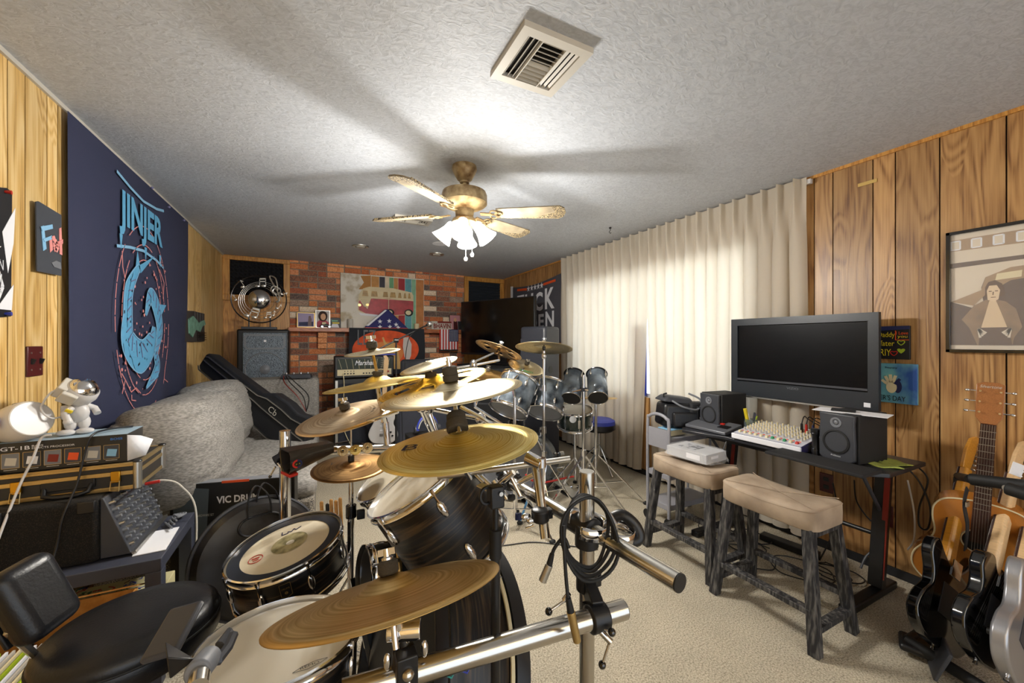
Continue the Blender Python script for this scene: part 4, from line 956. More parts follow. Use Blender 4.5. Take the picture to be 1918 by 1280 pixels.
bus = MB(P3).poly([(.19, .42), (.2, .62), (.25, .74), (.32, .78), (.6, .78), (.84, .72), (.86, .66), (.86, .34), (.82, .28), (.5, .24), (.25, .28), (.19, .33)], .0015, z=.002).build('bus_body', mat('bus_cream', '#d8c8a2', .6, var=.1, vscale=9), th)
MB(P3).poly([(.22, .52), (.3, .36), (.34, .56), (.55, .58), (.86, .55), (.86, .34), (.82, .29), (.5, .25), (.28, .28), (.2, .34), (.2, .5)], .001, z=.004).build('bus_lower_panel', mat('bus_red', '#a8353c', .45, var=.3, vscale=11), bus)
for x0_, x1_ in ((.23, .31), (.33, .42), (.47, .545), (.555, .64), (.655, .71), (.725, .77), (.78, .825)):
    MB(P3).poly([(x0_ + .01, .6), (x1_, .6), (x1_ - .01, .7), (x0_ + .02, .7)], .001, z=.004).build('bus_window', mat('window_ochre', '#a9864c', .4, var=.4, vscale=20), bus)
MB(P3).line([(.2, .545), (.34, .57), (.86, .56)], .012, .001, z=.0055).line([(.34, .57), (.27, .4), (.21, .54)], .012, .001, z=.0055).line([(.55, .3), (.55, .72)], .006, .001, z=.0055).build('bus_trim', M['cream'], bus)
for x_, y_, r_ in ((.565, .31, .055), (.8, .32, .055)):
    MB(P3).poly([(x_ + r_ * cos(t * pi / 12), y_ + 1.25 * r_ * sin(t * pi / 12)) for t in range(24)], .001, z=.006).build('bus_tyre', M['rubber'], bus)
    MB(P3).poly([(x_ - .005 + r_ * .65 * cos(t * pi / 12), y_ + .8 * r_ * sin(t * pi / 12)) for t in range(24)], .001, z=.0075).build('bus_hubcap', M['cream'], bus)
MB(P3).poly([(.2, .29), (.5, .25), (.5, .22), (.22, .24)], .001, z=.006).build('bus_bumper', M['paper'], bus)
for x_, y_ in ((.21, .43), (.3, .44)): MB(P3).poly([(x_ + .018 * cos(t * pi / 8), y_ + .025 * sin(t * pi / 8)) for t in range(16)], .001, z=.006).build('headlamp', M['gold'], bus)
# ---- things along the mantel
SY = -.1                                           # depth on the shelf
def sh(px, y=SY): q = ony(px, 612, 6.0); return bl(px, 612).x
def stand_photo(px0, px1, ptop, label, m, group, figure=None, lean=-6, fr='gold', y=SY):
    x0, x1 = sh(px0), sh(px1); h = bl(px0, ptop).z - MZ
    th = thing('photo_frame', label, 'photo', BW @ V((x0 + x1) / 2, y, MZ), group)
    fm = BW @ T((x0 + x1) / 2, y, MZ + .001) @ rot('X', lean) @ K
    w2 = (x1 - x0) / 2
    MB(fm).poly([(-w2, 0), (w2, 0), (w2, h), (-w2, h)], .012, z=-.006).build('frame', M[fr], th)
    MB(fm).poly([(-w2 + .01, .01), (w2 - .01, .01), (w2 - .01, h - .01), (-w2 + .01, h - .01)], .001, z=.0065).build('print', m, th)
    if figure: figure(fm @ Matrix.Diagonal((w2 * 2, h, 1, 1)), th)
    return th
def fig_band(f, th):
    MB(f).poly([(-.4, .1), (.4, .1), (.4, .4), (-.4, .35)], .001, z=.008).build('drum_shapes', M['navy'], th)
    MB(f).poly([(.1, .1), (.3, .1), (.32, .55), (.25, .8), (.15, .75), (.12, .5)], .001, z=.0095).build('figure', M['maroon'], th)
def fig_portrait(f, th):
    MB(f).poly([(-.4, .02), (.4, .02), (.4, .3), (.15, .45), (-.2, .45), (-.4, .3)], .001, z=.008).build('clothing', mat('raspberry', '#b04a5a', .7), th)
    MB(f).poly([(.32 * cos(t * pi / 8), .66 + .3 * sin(t * pi / 8)) for t in range(16)], .001, z=.0092).build('hair', mat('dark_hair', '#3a2620', .8), th)
    MB(f).poly([(.02 + .18 * cos(t * pi / 8), .62 + .19 * sin(t * pi / 8)) for t in range(16)], .001, z=.0104).build('face', M['skin'], th)
def fig_lady(f, th):
    MB(f).poly([(-.18, .02), (.2, .02), (.15, .55), (.0, .7), (-.15, .55)], .001, z=.008).build('figure', M['maroon'], th)
    MB(f).poly([(.12 * cos(t * pi / 8), .66 + .13 * sin(t * pi / 8)) for t in range(16)], .001, z=.0092).build('face', M['skin'], th)
stand_photo(556, 589, 586, 'landscape photo of a stage in lilac light at the left of the mantel', mat('lilac_print', '#9c8fb4', .5), None, fig_band)
stand_photo(590, 617, 582, 'portrait photo of a smiling person with dark curly hair on the mantel', mat('grey_backdrop', '#b9b4b0', .5), None, fig_portrait, fr='alu', y=-.12)
stand_photo(839, 860, 590, 'pink portrait photo leaning at the right of the mantel', mat('pink_print', '#c58a92', .5), None, fig_lady, fr='brown', y=-.08)
stand_photo(851, 864, 603, 'tiny dark photo with a pale shape at the far right of the mantel', M['printblack'], None, fr='darkgrey', y=-.16)
x = sh(627); th = thing('toy_package', 'small black and yellow rounded toy package on the mantel left of the painting', 'package', BW @ V(x, -.08, MZ))
fm = bf(.08) @ T(x, MZ + .002, 0); MB(fm).poly([(-.07, 0), (.07, 0), (.07, .12), (.05, .145), (-.05, .145), (-.07, .12)], .02).build('card', M['printblack'], th, bevel=.004)
MB(fm).poly([(-.05, .09), (.03, .09), (.03, .11), (-.05, .11)], .001, z=.021).build('green_print', M['green'], th); MB(fm).poly([(-.04, .06), (.05, .06), (.05, .08), (-.04, .08)], .001, z=.021).build('yellow_print', M['yellow'], th); MB(fm).poly([(-.06, .005), (.05, .005), (.03, .055), (-.04, .055)], .001, z=.021).build('white_print', M['paper'], th)
x = sh(608); th = thing('toy_car', 'little black and white open toy car parked on the mantel edge', 'toy car', BW @ V(x, -.18, MZ))
CM = BW @ T(x, -.18, MZ)
MB(CM).box((0, 0, .028), (.14, .05, .022), top=(.9, .9)).box((.01, 0, .045), (.05, .044, .015), top=(.8, .9)).build('car_body', M['black'], th, bevel=.004)
MB(CM).box((-.02, -.005, .06), (.05, .004, .03)).build('windscreen', M['cream'], th)
for dx in (-.045, .045): MB(CM).cyl((dx, -.03, .014), (dx, .03, .014), .014).build('wheels', M['chrome'], th)
for px, h, m_ in ((654, .13, 'offwhite'), (776, .085, 'cream')):
    x = sh(px); th = thing('pillar_candle', ('tall' if px == 654 else 'short') + ' cream pillar candle on the mantel in front of the ' + ('left' if px == 654 else 'right') + ' part of the painting', 'candle', BW @ V(x, -.13, MZ))
    MB(BW @ T(x, -.13, MZ)).lathe([(.036, 0), (.037, h), (.03, h + .002), (.026, h - .004), (.001, h - .004)], n=28).build('wax', M[m_], th, bevel=.002); MB(BW @ T(x, -.13, MZ)).cyl((0, 0, h - .004), (0, 0, h + .012), .0015, n=6).build('wick', M['black'], th)
# folded flag
def star(cx, cy, r): return [(cx + (r if k % 2 == 0 else r * .4) * sin(k * pi / 5), cy + (r if k % 2 == 0 else r * .4) * cos(k * pi / 5)) for k in range(10)]
x0, x1 = sh(679), sh(757); h = bl(716, 581).z - MZ
th = thing('folded_flag', 'triangular folded navy flag with white stars on the mantel', 'flag', BW @ V((x0 + x1) / 2, -.16, MZ))
fm = bf(.17) @ T((x0 + x1) / 2, MZ + .002, 0); w2 = (x1 - x0) / 2
MB(fm).poly([(-w2, 0), (w2, 0), (w2 - .02, .03), (.01, h), (-.03, h - .01), (-w2 + .01, .03)], .05).build('folded_cloth', mat('flag_navy', '#2a2a66', .8, bump=.2, bscale=60), th, bevel=.012, seg=3)
MB(fm).poly([(-w2 + .01, .035), (-w2 + .05, .035), (-.0, h - .02), (-.03, h - .015)], .003, z=.05).build('white_edge', M['paper'], th)
MB(fm).poly([(-w2, -.0), (w2, -.0), (w2, .012), (-w2, .012)], .003, z=.05).build('red_edge', M['red'], th)
for sx, sy in ((-.1, .1), (.03, .11), (-.1, .02), (.04, .025), (.13, .06), (.16, .015)): MB(fm).poly(star(sx, sy, .036), .002, z=.051).build('star', M['paper'], th)
# licence plate
x0, x1 = sh(803), sh(840); th = thing('licence_plate', 'cream and red licence plate with raised letters standing on the mantel', 'plate', BW @ V((x0 + x1) / 2, -.14, MZ))
fm = bf(.14) @ T(x0, MZ + .003, 0) @ rot('X', -5); w_ = x1 - x0; h = .13
MB(fm).poly([(0, 0), (w_, 0), (w_, h), (0, h)], .003).build('plate', M['offwhite'], th)
MB(fm).poly([(w_ * .3, h * .78), (w_, h * .78), (w_, h), (w_ * .3, h)], .001, z=.0035).build('plate_band', M['darkred'], th)
text('plate_lettering', 'BHAVIN', fm @ T(w_ * .1, h * .12, .004), w_ * .85, h * .6, M['darkred'], th, bold=.03)
x = sh(797); th = thing('trinket_dish', 'small pale dish of trinkets on the mantel beside the licence plate', 'dish', BW @ V(x, -.17, MZ))
MB(BW @ T(x, -.17, MZ)).lathe([(.001, .002), (.03, .003), (.05, .025), (.046, .025), (.028, .008), (.001, .007)], n=24).build('dish', M['offwhite'], th)
for k in range(4): MB(BW @ T(x, -.17, MZ)).ball((-.02 + .013 * k, .01 * (k % 2), .018), .01, n=8).build('trinket', M[['red', 'darkgrey', 'gold', 'white'][k]], th)
# small flag hanging from the shelf
x0, x1 = sh(814), sh(848); z1 = MZ + .002; z0 = bl(830, 657).z
th = thing('small_flag', 'little red and white striped flag with starred blue corner hanging below the mantel', 'flag', BW @ V((x0 + x1) / 2, -.235, z1))
fm = bf(.235); n_ = 13; w_ = x1 - x0
for k in range(n_):
    c = MB(fm)
    xa, xb = x0 + w_ * k / n_, x0 + w_ * (k + 1) / n_; q_ = .006 * sin(k * 1.1)
    c.poly([(xa, z0 + .02), (xb, z0 + .02), (xb, z1), (xa, z1)], .0015, z=q_); c.build('stripe', M['red'] if k % 2 == 0 else M['paper'], th)
MB(fm).poly([(x0 + w_ * .48, z1 - .19), (x1 + .002, z1 - .19), (x1 + .002, z1), (x0 + w_ * .48, z1)], .0015, z=.009).build('star_field', M['navy'], th)
o = MB(fm)
for i in range(6):
    for j in range(8): o.poly(star(x0 + w_ * (.53 + .08 * i), z1 - .02 - .022 * j, .008), .001, z=.011)
o.build('tiny_stars', M['paper'], th); o = bpy.data.objects[o.name] if False else None
MB(fm).poly([(x0, z0), (x1, z0), (x1, z0 + .022), (x0, z0 + .022)], .003).build('hem_strip', M['black'], th)
# band tapestry beneath the mantel
x0, x1 = sh(650), sh(786); z1 = MZ + .004; z0 = bl(700, 700).z
th = thing('band_flag', 'black flag with orange sun, falling figure and white wing below the mantel', 'banner', BW @ V((x0 + x1) / 2, -.235, z1))
def fn(u, v): return BW @ V(x0 + (x1 - x0) * u - .01 * v + .02 * sin(3 * v) * (1 if u > .9 else 0), -.23 - .006 * sin(14 * u) * v, z1 + (z0 - z1) * v)
MB().grid(fn, 30, 12).build('cloth', mat('black_flag_cloth', '#20242c', .85), th, ang=180)
fm = bf(.24); cx, cz = bl(718, 655).x, bl(718, 655).z
rx = bl(776, 655).x - cx; rz = bl(718, 620).z - cz
MB(fm).poly([(cx + rx * cos(t * pi / 24), cz + rz * sin(t * pi / 24)) for t in range(48)], .001).build('orange_sun', mat('sunset_orange', '#d9552a', .8, var=.25, vscale=9), th)
MB(fm).poly([(cx + rx * .55 * cos(t * pi / 24) - .02, cz - .05 + rz * .6 * sin(t * pi / 24)) for t in range(48)], .001, z=.0012).build('sun_glow', mat('sun_amber', '#e08a4a', .8), th)
MB(fm).poly([b2(*p) for p in ((748, 633), (757, 632), (763, 645), (762, 665), (757, 678), (750, 668), (747, 650))], .001, z=.003).build('white_wing', mat('wing_white', '#cfc9c4', .8), th)
MB(fm).poly([b2(*p) for p in ((709, 633), (712, 632), (716, 642), (724, 646), (731, 634), (734, 636), (731, 648), (738, 655), (745, 690), (728, 690), (724, 662), (716, 652))], .001, z=.003).build('figure_silhouette', mat('pale_gold_print', '#d8b070', .8), th)
text('flag_lettering', 'LEZ', fm @ T(bl(665, 646).x, bl(665, 646).z, .002), bl(698, 646).x - bl(665, 646).x, bl(665, 619).z - bl(665, 646).z, M['darkgrey'], th)

# ---- guitar amplifier head and cabinet
yA = 5.3
a0, a1 = ony(626, 668, yA), ony(738, 710, yA); z1, z0 = a0.z, ony(680, 708, yA).z; x0, x1 = a0.x, a1.x
cz1 = z0 - .005
th = thing('speaker_cabinet', 'black guitar speaker cabinet with silver edges under the amplifier head', 'speaker cabinet', ((x0 + x1) / 2, yA, 0))
MB().bx(x0, x1, yA, yA + .36, .0, cz1).build('cabinet', M['black'], th, bevel=.012)
MB().bx(x0 + .05, x1 - .05, yA - .008, yA, .06, cz1 - .06).build('grille_cloth', speckle('dark_slate_cloth', '#23252d', '#333642', 300, .9, .2), th)
MB().bx(x0 + .012, x0 + .04, yA - .006, yA, .02, cz1 - .02).bx(x1 - .04, x1 - .012, yA - .006, yA, .02, cz1 - .02).build('silver_edge', M['alu'], th)
th = thing('amplifier_head', 'black amplifier head with white script lettering and cream control panel', 'amplifier', ((x0 + x1) / 2, yA, cz1))
MB().bx(x0, x1, yA, yA + .24, z0, z1).build('shell', M['black'], th, bevel=.014, seg=3)
hh = z1 - z0; wf = wallframe('back', (0, yA - .004, 0))
MB(wf).poly([(x0 + .035, z0 + hh * .42), (x1 - .035, z0 + hh * .42), (x1 - .035, z1 - .035), (x0 + .035, z1 - .035)], .003).build('front_cloth', mat('dark_green_cloth', '#3a423d', .8), th)
for k in range(9):
    xx = x0 + .07 + k * (x1 - x0 - .14) / 8
    MB(wf).line([(xx - .02 + .004 * k, z1 - .037), (xx + .015 - .004 * k, z0 + hh * .43)], .003, .001, z=.003).build('cloth_stitch', M['cream'], th)
MB(wf).poly([(x0 + .035, z0 + .035), (x1 - .035, z0 + .035), (x1 - .035, z0 + hh * .4), (x0 + .035, z0 + hh * .4)], .006).build('control_panel', M['cream'], th)
text('logo_lettering', 'Marshall', wf @ T(x0 + (x1 - x0) * .33, z0 + hh * .58, .006), (x1 - x0) * .34, hh * .22, M['paper'], th, shear=.35, bold=.015)
for k in range(8):
    xx = x0 + .12 + k * .035 + (.08 if k > 3 else 0); MB(wf).cyl((xx, z0 + .06, .006), (xx, z0 + .06, .022), .009, n=12).build('control_knob', M['black'], th)
    if k < 4: MB(wf).cyl((xx, z0 + .09, .006), (xx, z0 + .09, .012), .006, n=10).build('input_jack', M['black'], th)
MB(wf).box((x1 - .08, z0 + .075, .012), (.025, .02, .012)).build('power_switch', M['red'], th)
MB(wf).box((x1 - .17, z0 + .07, .008), (.09, .04, .004)).build('switch_plate', M['black'], th)
o = MB().tube(curve([(x0 + .1, yA - .01, z0 + .06), (x0 + .1, yA - .05, z0 + .05), (x0 + .11, yA - .05, z0 - .1), (x0 + .1, yA - .03, .3), (x0 + .2, yA - .05, .02)], 8), .005, 7).build('patch_lead', M['cream']); tag(o, 'pale lead plugged in the left input of the amplifier head', 'cable')
# helmet shaped dark case + second cabinet
y2 = 4.72; q0, q1 = ony(742, 764, y2), ony(886, 764, y2)
th = thing('bass_cabinet', 'wide charcoal bass cabinet standing to the right of the amplifier stack', 'speaker cabinet', ((q0.x + q1.x) / 2, y2, 0))
MB().bx(q0.x, q1.x, y2, y2 + .4, .0, q0.z).build('cabinet', mat('charcoal_vinyl', '#2d2f37', .8, bump=.2, bscale=200), th, bevel=.015)
MB().bx(q0.x + .04, q1.x - .04, y2 - .006, y2, .05, q0.z - .05).build('grille_cloth', mat('slate_grille', '#3b3e49', .85), th)
MB().bx(q0.x - .004, q0.x + .02, y2 - .008, y2 + .41, .0, q0.z + .003).build('edge_strip', M['darkgrey'], th)
c = ony(792, 760, 4.95); th = thing('padded_backrest', 'dark padded seat back with rounded top beyond the cymbals', 'chair', (c.x, 4.95, q0.z))
MB().box((c.x, 4.97, (q0.z + ony(792, 673, 4.95).z) / 2), (ony(832, 700, 4.95).x - ony(751, 700, 4.95).x, .09, ony(792, 673, 4.95).z - q0.z)).build('cushion', mat('charcoal_fabric', '#33353d', .85), th, bevel=.06, seg=5)
MB().box((c.x, 5.03, q0.z + .06), (.3, .02, .11)).build('mounting_plate', M['black'], th)
# white electric guitar in a stand
def extrude_pts(path, n=6): return [(p.x, p.y) for p in curve([(*q, 0) for q in path], n)]
def guitar(Mx, label, body, board, neck, hd, kind='s', name='electric_guitar', group=None, pick=None, pegs='chrome', dot='paper', knobs=2, thick=.044):
    """upright guitar: local x across, y up from the strap button, z out of the front face"""
    th = thing(name, label, 'guitar', Mx, group)
    if kind == 's': P = [(0, 0), (.1, .012), (.158, .075), (.15, .15), (.112, .215), (.118, .27), (.148, .33), (.15, .385), (.12, .41), (.075, .37), (.04, .345), (0, .335), (-.03, .34), (-.06, .375), (-.1, .44), (-.135, .45), (-.14, .4), (-.118, .32), (-.112, .25), (-.15, .17), (-.165, .09), (-.11, .015), (0, 0)]
    elif kind == 'l': P = [(0, 0), (.11, .02), (.165, .09), (.155, .165), (.115, .22), (.115, .275), (.14, .33), (.125, .385), (.075, .40), (.04, .355), (0, .345), (-.04, .36), (-.07, .40), (-.115, .4), (-.14, .36), (-.125, .29), (-.115, .23), (-.155, .17), (-.165, .09), (-.11, .02), (0, 0)]
    else: P = [(0, 0), (.12, .012), (.195, .08), (.2, .16), (.155, .24), (.135, .3), (.145, .37), (.14, .43), (.1, .475), (0, .49), (-.1, .475), (-.14, .43), (-.145, .37), (-.135, .3), (-.155, .24), (-.2, .16), (-.195, .08), (-.12, .012), (0, 0)]
    pts = extrude_pts(P[:-1] + [P[-1]], 5)[:-1]
    MB(Mx).poly(pts, thick, z=-thick).build('body', body, th, bevel=.009 if kind != 'a' else .004, seg=3)
    j = .30 if kind != 'a' else .36; L_ = .62 if kind != 'a' else .46; y1 = (.335 if kind != 'a' else .49) + L_ - (.12 if kind != 'a' else .1)
    nk = MB(Mx); nk.add([(-.028, j, -.02), (.028, j, -.02), (.021, y1, -.016), (-.021, y1, -.016), (-.028, j, .008), (.028, j, .008), (.021, y1, .006), (-.021, y1, .006), (-.015, j, -.03), (.015, j, -.03), (.012, y1, -.024), (-.012, y1, -.024)],
        [(4, 5, 6, 7), (0, 4, 7, 3), (5, 1, 2, 6), (8, 0, 3, 11), (1, 9, 10, 2), (9, 8, 11, 10), (0, 8, 9, 1, 5, 4), (3, 7, 6, 2, 10, 11)])
    nk.build('neck', neck, th, bevel=.003)
    MB(Mx).add([(-.028, j - .06, .008), (.028, j - .06, .008), (.0215, y1, .006), (-.0215, y1, .006), (-.028, j - .06, .013), (.028, j - .06, .013), (.0215, y1, .011), (-.0215, y1, .011)], [(4, 5, 6, 7), (0, 1, 5, 4), (1, 2, 6, 5), (2, 3, 7, 6), (3, 0, 4, 7), (3, 2, 1, 0)]).build('fretboard', board, th)
    fr = MB(Mx); yy = y1
    for k in range(14): yy -= (y1 - j) * .062 * (1.0 if k < 6 else .85); fr.box((0, yy, .0145 - .002 * (yy - j) / (y1 - j)), (.046, .002, .002))
    fr.build('frets', M['alu'], th)
    HM_ = Mx @ T(0, y1, .004) @ rot('X', -12 if kind == 'a' else -4)
    if hd == 'six': H = [(-.022, 0), (.022, 0), (.028, .03), (.034, .09), (.026, .16), (.0, .19), (-.03, .185), (-.03, .17), (-.018, .155), (-.024, .12), (-.026, .05)]
    else: H = [(-.022, 0), (.022, 0), (.038, .03), (.04, .17), (.02, .18), (-.02, .18), (-.04, .17), (-.038, .03)]
    hdo = MB(HM_).poly(H, .014, z=-.012).build('headstock', neck if hd == 'six' else M['mahogany'], th, bevel=.002)
    for k in range(6):
        if hd == 'six': x_, y_, s_ = -.027, .03 + .025 * k, -1
        else: s_ = -1 if k < 3 else 1; x_, y_ = .038 * s_, .05 + .045 * (k % 3)
        MB(HM_).cyl((x_ + .01 * -s_, y_, 0), (x_ + .01 * -s_, y_, .012), .004, n=8).cyl((x_, y_, -.004), (x_ + .022 * s_, y_, -.004), .0025, n=8).ball((x_ + .026 * s_, y_, -.004), .009, (1, .7, 1), 10).build('tuning_peg', M[pegs], hdo)
    if hd == 'three': text('headstock_lettering', 'Silvertone', HM_ @ T(-.03, .155, .0035), .06, .012, M['offwhite'], hdo, shear=.3)
    st = MB(Mx)
    for k in range(6):
        x_ = -.022 + .0088 * k; st.tube([(x_, .1, .018), (x_ * .8, y1, .014)], .0007, 4)
    st.build('strings', M['alu'], th)
    if kind != 'a':
        MB(Mx).box((0, .1, .006), (.075, .03, .012)).build('bridge', M['chrome'], th, bevel=.002)
        for yy in (.15, .2, .255): MB(Mx).box((0, yy, .004), (.075, .016, .008)).build('pickup', M['black'] if pick is None else M[pick], th, bevel=.002)
        for k in range(knobs): MB(Mx).cyl((.085 + .02 * k, .13 - .04 * k, 0), (.085 + .02 * k, .13 - .04 * k, .016), .011).build('control_knob', M['black'], th)
    else:
        MB(Mx).box((0, .15, .004), (.15, .02, .008)).build('bridge', M['rosewood'], th, bevel=.002)
        MB(Mx @ T(0, .3, .0005)).lathe([(.001, .0005), (.05, .0005)], n=32, caps=False).build('sound_hole', M['black'], th); MB(Mx @ T(0, .3, 0)).ring(.054, .003, n=32, m=5).build('rosette', M['cream'], th)
        MB(Mx).tube([(x, y, 0) for x, y in pts], .0035, 6, closed=True).build('binding', M['cream'], th)
    if kind != 'a': MB(Mx).box((.01, .19, -thick - .001), (.085, .13, .002)).build('back_plate', M['darkgrey'], th); MB(Mx).box((0, .335, -thick - .002), (.055, .07, .003)).build('neck_plate', M['chrome'], th)
    MB(Mx).cyl((0, 0, -thick / 2), (0, -.012, -thick / 2), .005, .008, 10).build('strap_button', M['chrome'], th)
    return th
gb = at(717, 832, 4.45)
G0 = Matrix.Translation(gb) @ rot('Z', -20) @ rot('X', -10) @ K
guitar(G0, 'white electric guitar upright in a stand before the charcoal bass cabinet', M['white'], M['maple'], M['maple'], 'six', pegs='alu', pick='paper')
th = thing('guitar_stand', 'chrome tube guitar stand holding the white electric guitar', 'stand', (gb.x, gb.y, 0))
MB().cyl((gb.x + .0, gb.y + .12, .02), (gb.x, gb.y + .08, .75), .012).build('upright', M['chrome'], th)
for a in (-70, 50, 170): MB().tube([(gb.x, gb.y + .12, .12), (gb.x + .28 * cos(radians(a)), gb.y + .12 + .28 * sin(radians(a)), .012)], .01).build('leg', M['chrome'], th)
MB().tube([(gb.x - .1, gb.y - .08, gb.z - .02), (gb.x - .1, gb.y + .1, gb.z - .04), (gb.x + .1, gb.y + .1, gb.z - .04), (gb.x + .1, gb.y - .08, gb.z - .02)], .01).build('cradle', M['chrome'], th)
# headphones on a small amp
q = at(803, 812, 3.7)
th = thing('practice_amplifier', 'small black practice amplifier carrying blue headphones behind the cymbals', 'amplifier', (q.x, q.y + .1, 0))
MB().box((q.x, q.y + .1, (q.z - .02) / 2), (.36, .22, q.z - .02)).build('cabinet', M['blackmatte'], th, bevel=.01); MB().box((q.x, q.y - .015, (q.z - .02) / 2), (.3, .012, q.z - .1)).build('grille_cloth', M['darkgrey'], th)
th = thing('headphones', 'blue and silver headphones resting on the small practice amplifier', 'headphones', (q.x, q.y + .08, q.z))
pts = [V(q.x + .1 * cos(t), q.y + .08 - .02 * t, q.z + .03 + .13 * sin(t)) for t in [pi * k / 12 for k in range(13)]]
MB().tube(pts, .014, 10).build('headband', M['blue'], th); MB().tube([p + V(0, -.02, -.012) for p in pts[1:-1]], .009, 8).build('inner_band', M['alu'], th)
for s_ in (-1, 1): MB().cyl((q.x + .1 * s_ - .01 * s_, q.y + .05, q.z + .035), (q.x + .1 * s_ + .025 * s_, q.y + .05, q.z + .035), .04, .034, 24).build('ear_cup', M['darkgrey'], th, bevel=.004)
# microphone on a boom stand
mb0 = at(742, 830, 3.9); top = at(742, 638, 3.7)
sx, sy = top.x, top.y
th = thing('microphone_stand', 'tall black boom microphone stand in front of the amplifier head', 'microphone stand', (sx, sy, 0))
MB().cyl((sx, sy, .06), (sx, sy, .8), .011).build('lower_tube', M['black'], th); MB().cyl((sx, sy, .8), (sx, sy, top.z), .008).build('upper_tube', M['black'], th)
MB().cyl((sx, sy, .76), (sx, sy, .84), .017).build('height_clutch', M['black'], th)
for a in (20, 140, 260): MB().tube([(sx, sy, .14), (sx + .3 * cos(radians(a)), sy + .3 * sin(radians(a)), .012)], .008).build('leg', M['black'], th)
e0, e1 = at(690, 664, 3.55), at(800, 612, 3.6); e1 = top + (top - e0).normalized() * (e1 - top).length
MB().cyl(e0, e1, .007).build('boom_arm', M['black'], th); MB().cyl(top - V(.02, 0, 0), top + V(.02, 0, 0), .022).build('boom_clamp', M['black'], th)
dz = (e1 - top).normalized(); th = thing('microphone', 'black handheld microphone with silver ball grille on the boom arm', 'microphone', e1)
mp_ = at(812, 604, 3.58); dz = (mp_ - e1).normalized()
MB().cyl(e1 - dz * .08, e1 + dz * .09, .011, .017, 20).build('handle', M['black'], th); MB().ball(e1 + dz * .11, .026, (1, 1, 1), 16).build('grille', M['chrome'], th)
cable('microphone_cable', [e1 - dz * .08, at(772, 625, 3.6), at(762, 650, 3.62), at(757, 700, 3.7), at(752, 760, 3.8), V(sx + .1, sy + .1, .02)], .0035, M['black'], 'black microphone cable hanging from the boom beside the amplifier head')
# blue topped board and items on amp head
q = ony(718, 666, yA + .1); o = MB().box((q.x, yA + .12, z1 + .014), (.3, .16, .02)).build('effects_board', M['blue'], None, bevel=.003); tag(o, 'flat blue effects box on top of the amplifier head', 'box')
# ---- large television angled in the corner
tl, tr = at(863, 566, 5.7), at(1001, 558, 4.9); zb_ = tl.z - .765
p0 = V(tl.x, tl.y, zb_); p1 = V(tr.x, tr.y, zb_); tm = quadframe(p0, p1, p0 + V(0, 0, 1)); W_ = (p1 - p0).length
th = thing('television', 'large black flat television angled across the far right corner', 'television', ((p0.x + p1.x) / 2, (p0.y + p1.y) / 2, .6))
MB(tm).box((W_ / 2, .3825, -.03), (W_, .765, .05)).build('housing', M['black'], th, bevel=.006)
MB(tm).box((W_ / 2, .39, -.002), (W_ - .03, .72, .004)).build('screen', mat('dark_screen', '#07080c', .12, coat=.5), th)
MB(tm).box((W_ / 2, -.05, -.06), (.3, .12, .03)).build('neck', M['black'], th)
MB(tm).box((W_ / 2, -.11, -.06), (.6, .02, .25)).build('foot', M['black'], th)
zt_ = zb_ - .12
th = thing('media_stand', 'low black media stand piled with gear under the corner television', 'stand', ((p0.x + p1.x) / 2, (p0.y + p1.y) / 2, 0))
MB(tm).box((W_ / 2, -.13 - .015, -.06), (W_ * .9, .03, .4)).build('top_board', M['blackmatte'], th)
for k in (.12, .88): MB(tm).box((W_ * k, -.16 - (zt_ - .03) / 2, -.06), (.04, zt_ - .04, .36)).build('side_panel', M['blackmatte'], th)
MB(tm).box((W_ / 2, -.16 - (zt_ - .03) * .5, -.06), (W_ * .75, .025, .34)).build('shelf_board', M['blackmatte'], th)
q = at(905, 690, 4.6)
th = thing('keyboard_case', 'dark case with folded tripod gear in front of the media stand', 'case', (q.x, q.y, 0)); MB().box((q.x + .05, q.y + .05, q.z / 2), (.6, .25, q.z), R=rot('Z', -30)).build('case', M['blackmatte'], th, bevel=.02)
MB().box((q.x + .05, q.y - .03, q.z * .6), (.3, .12, .02), R=rot('Z', -30)).build('handle', M['darkgrey'], th)
# ---- speaker on the right
s0 = at(974, 614, 4.05); wv = .34
th = thing('floor_speaker', 'tall charcoal loudspeaker standing right of the corner television', 'speaker', (s0.x + .15, s0.y + .1, 0))
fa = at(974, 614, 4.15); fb = at(1012, 612, 4.0); fa.z = fb.z = 0
fmx = quadframe(V(fa.x, fa.y, 0), V(fb.x, fb.y, 0), V(fa.x, fa.y, 1)); wv = (fb - fa).length; zt = 1.34 + 28 / 730 * 4.1
MB(fmx).box((wv * .62, zt / 2 + .02, -.15), (wv * 1.25, zt - .04, .3)).build('cabinet', mat('charcoal_paint', '#2c2e36', .45), th, bevel=.03, seg=3)
MB(fmx).box((wv * .6, zt - .43, .004), (wv * 1.1, .6, .008)).build('grille', mat('slate_mesh', '#262932', .7), th)
MB(fmx).box((wv * .6, .02, -.15), (wv * 1.2, .04, .28)).build('plinth', M['black'], th)
MB(fmx).cyl((wv * 1.25, zt - .45, -.1), (wv * 1.26, zt - .45, -.1), .04).build('handle_recess', M['black'], th)

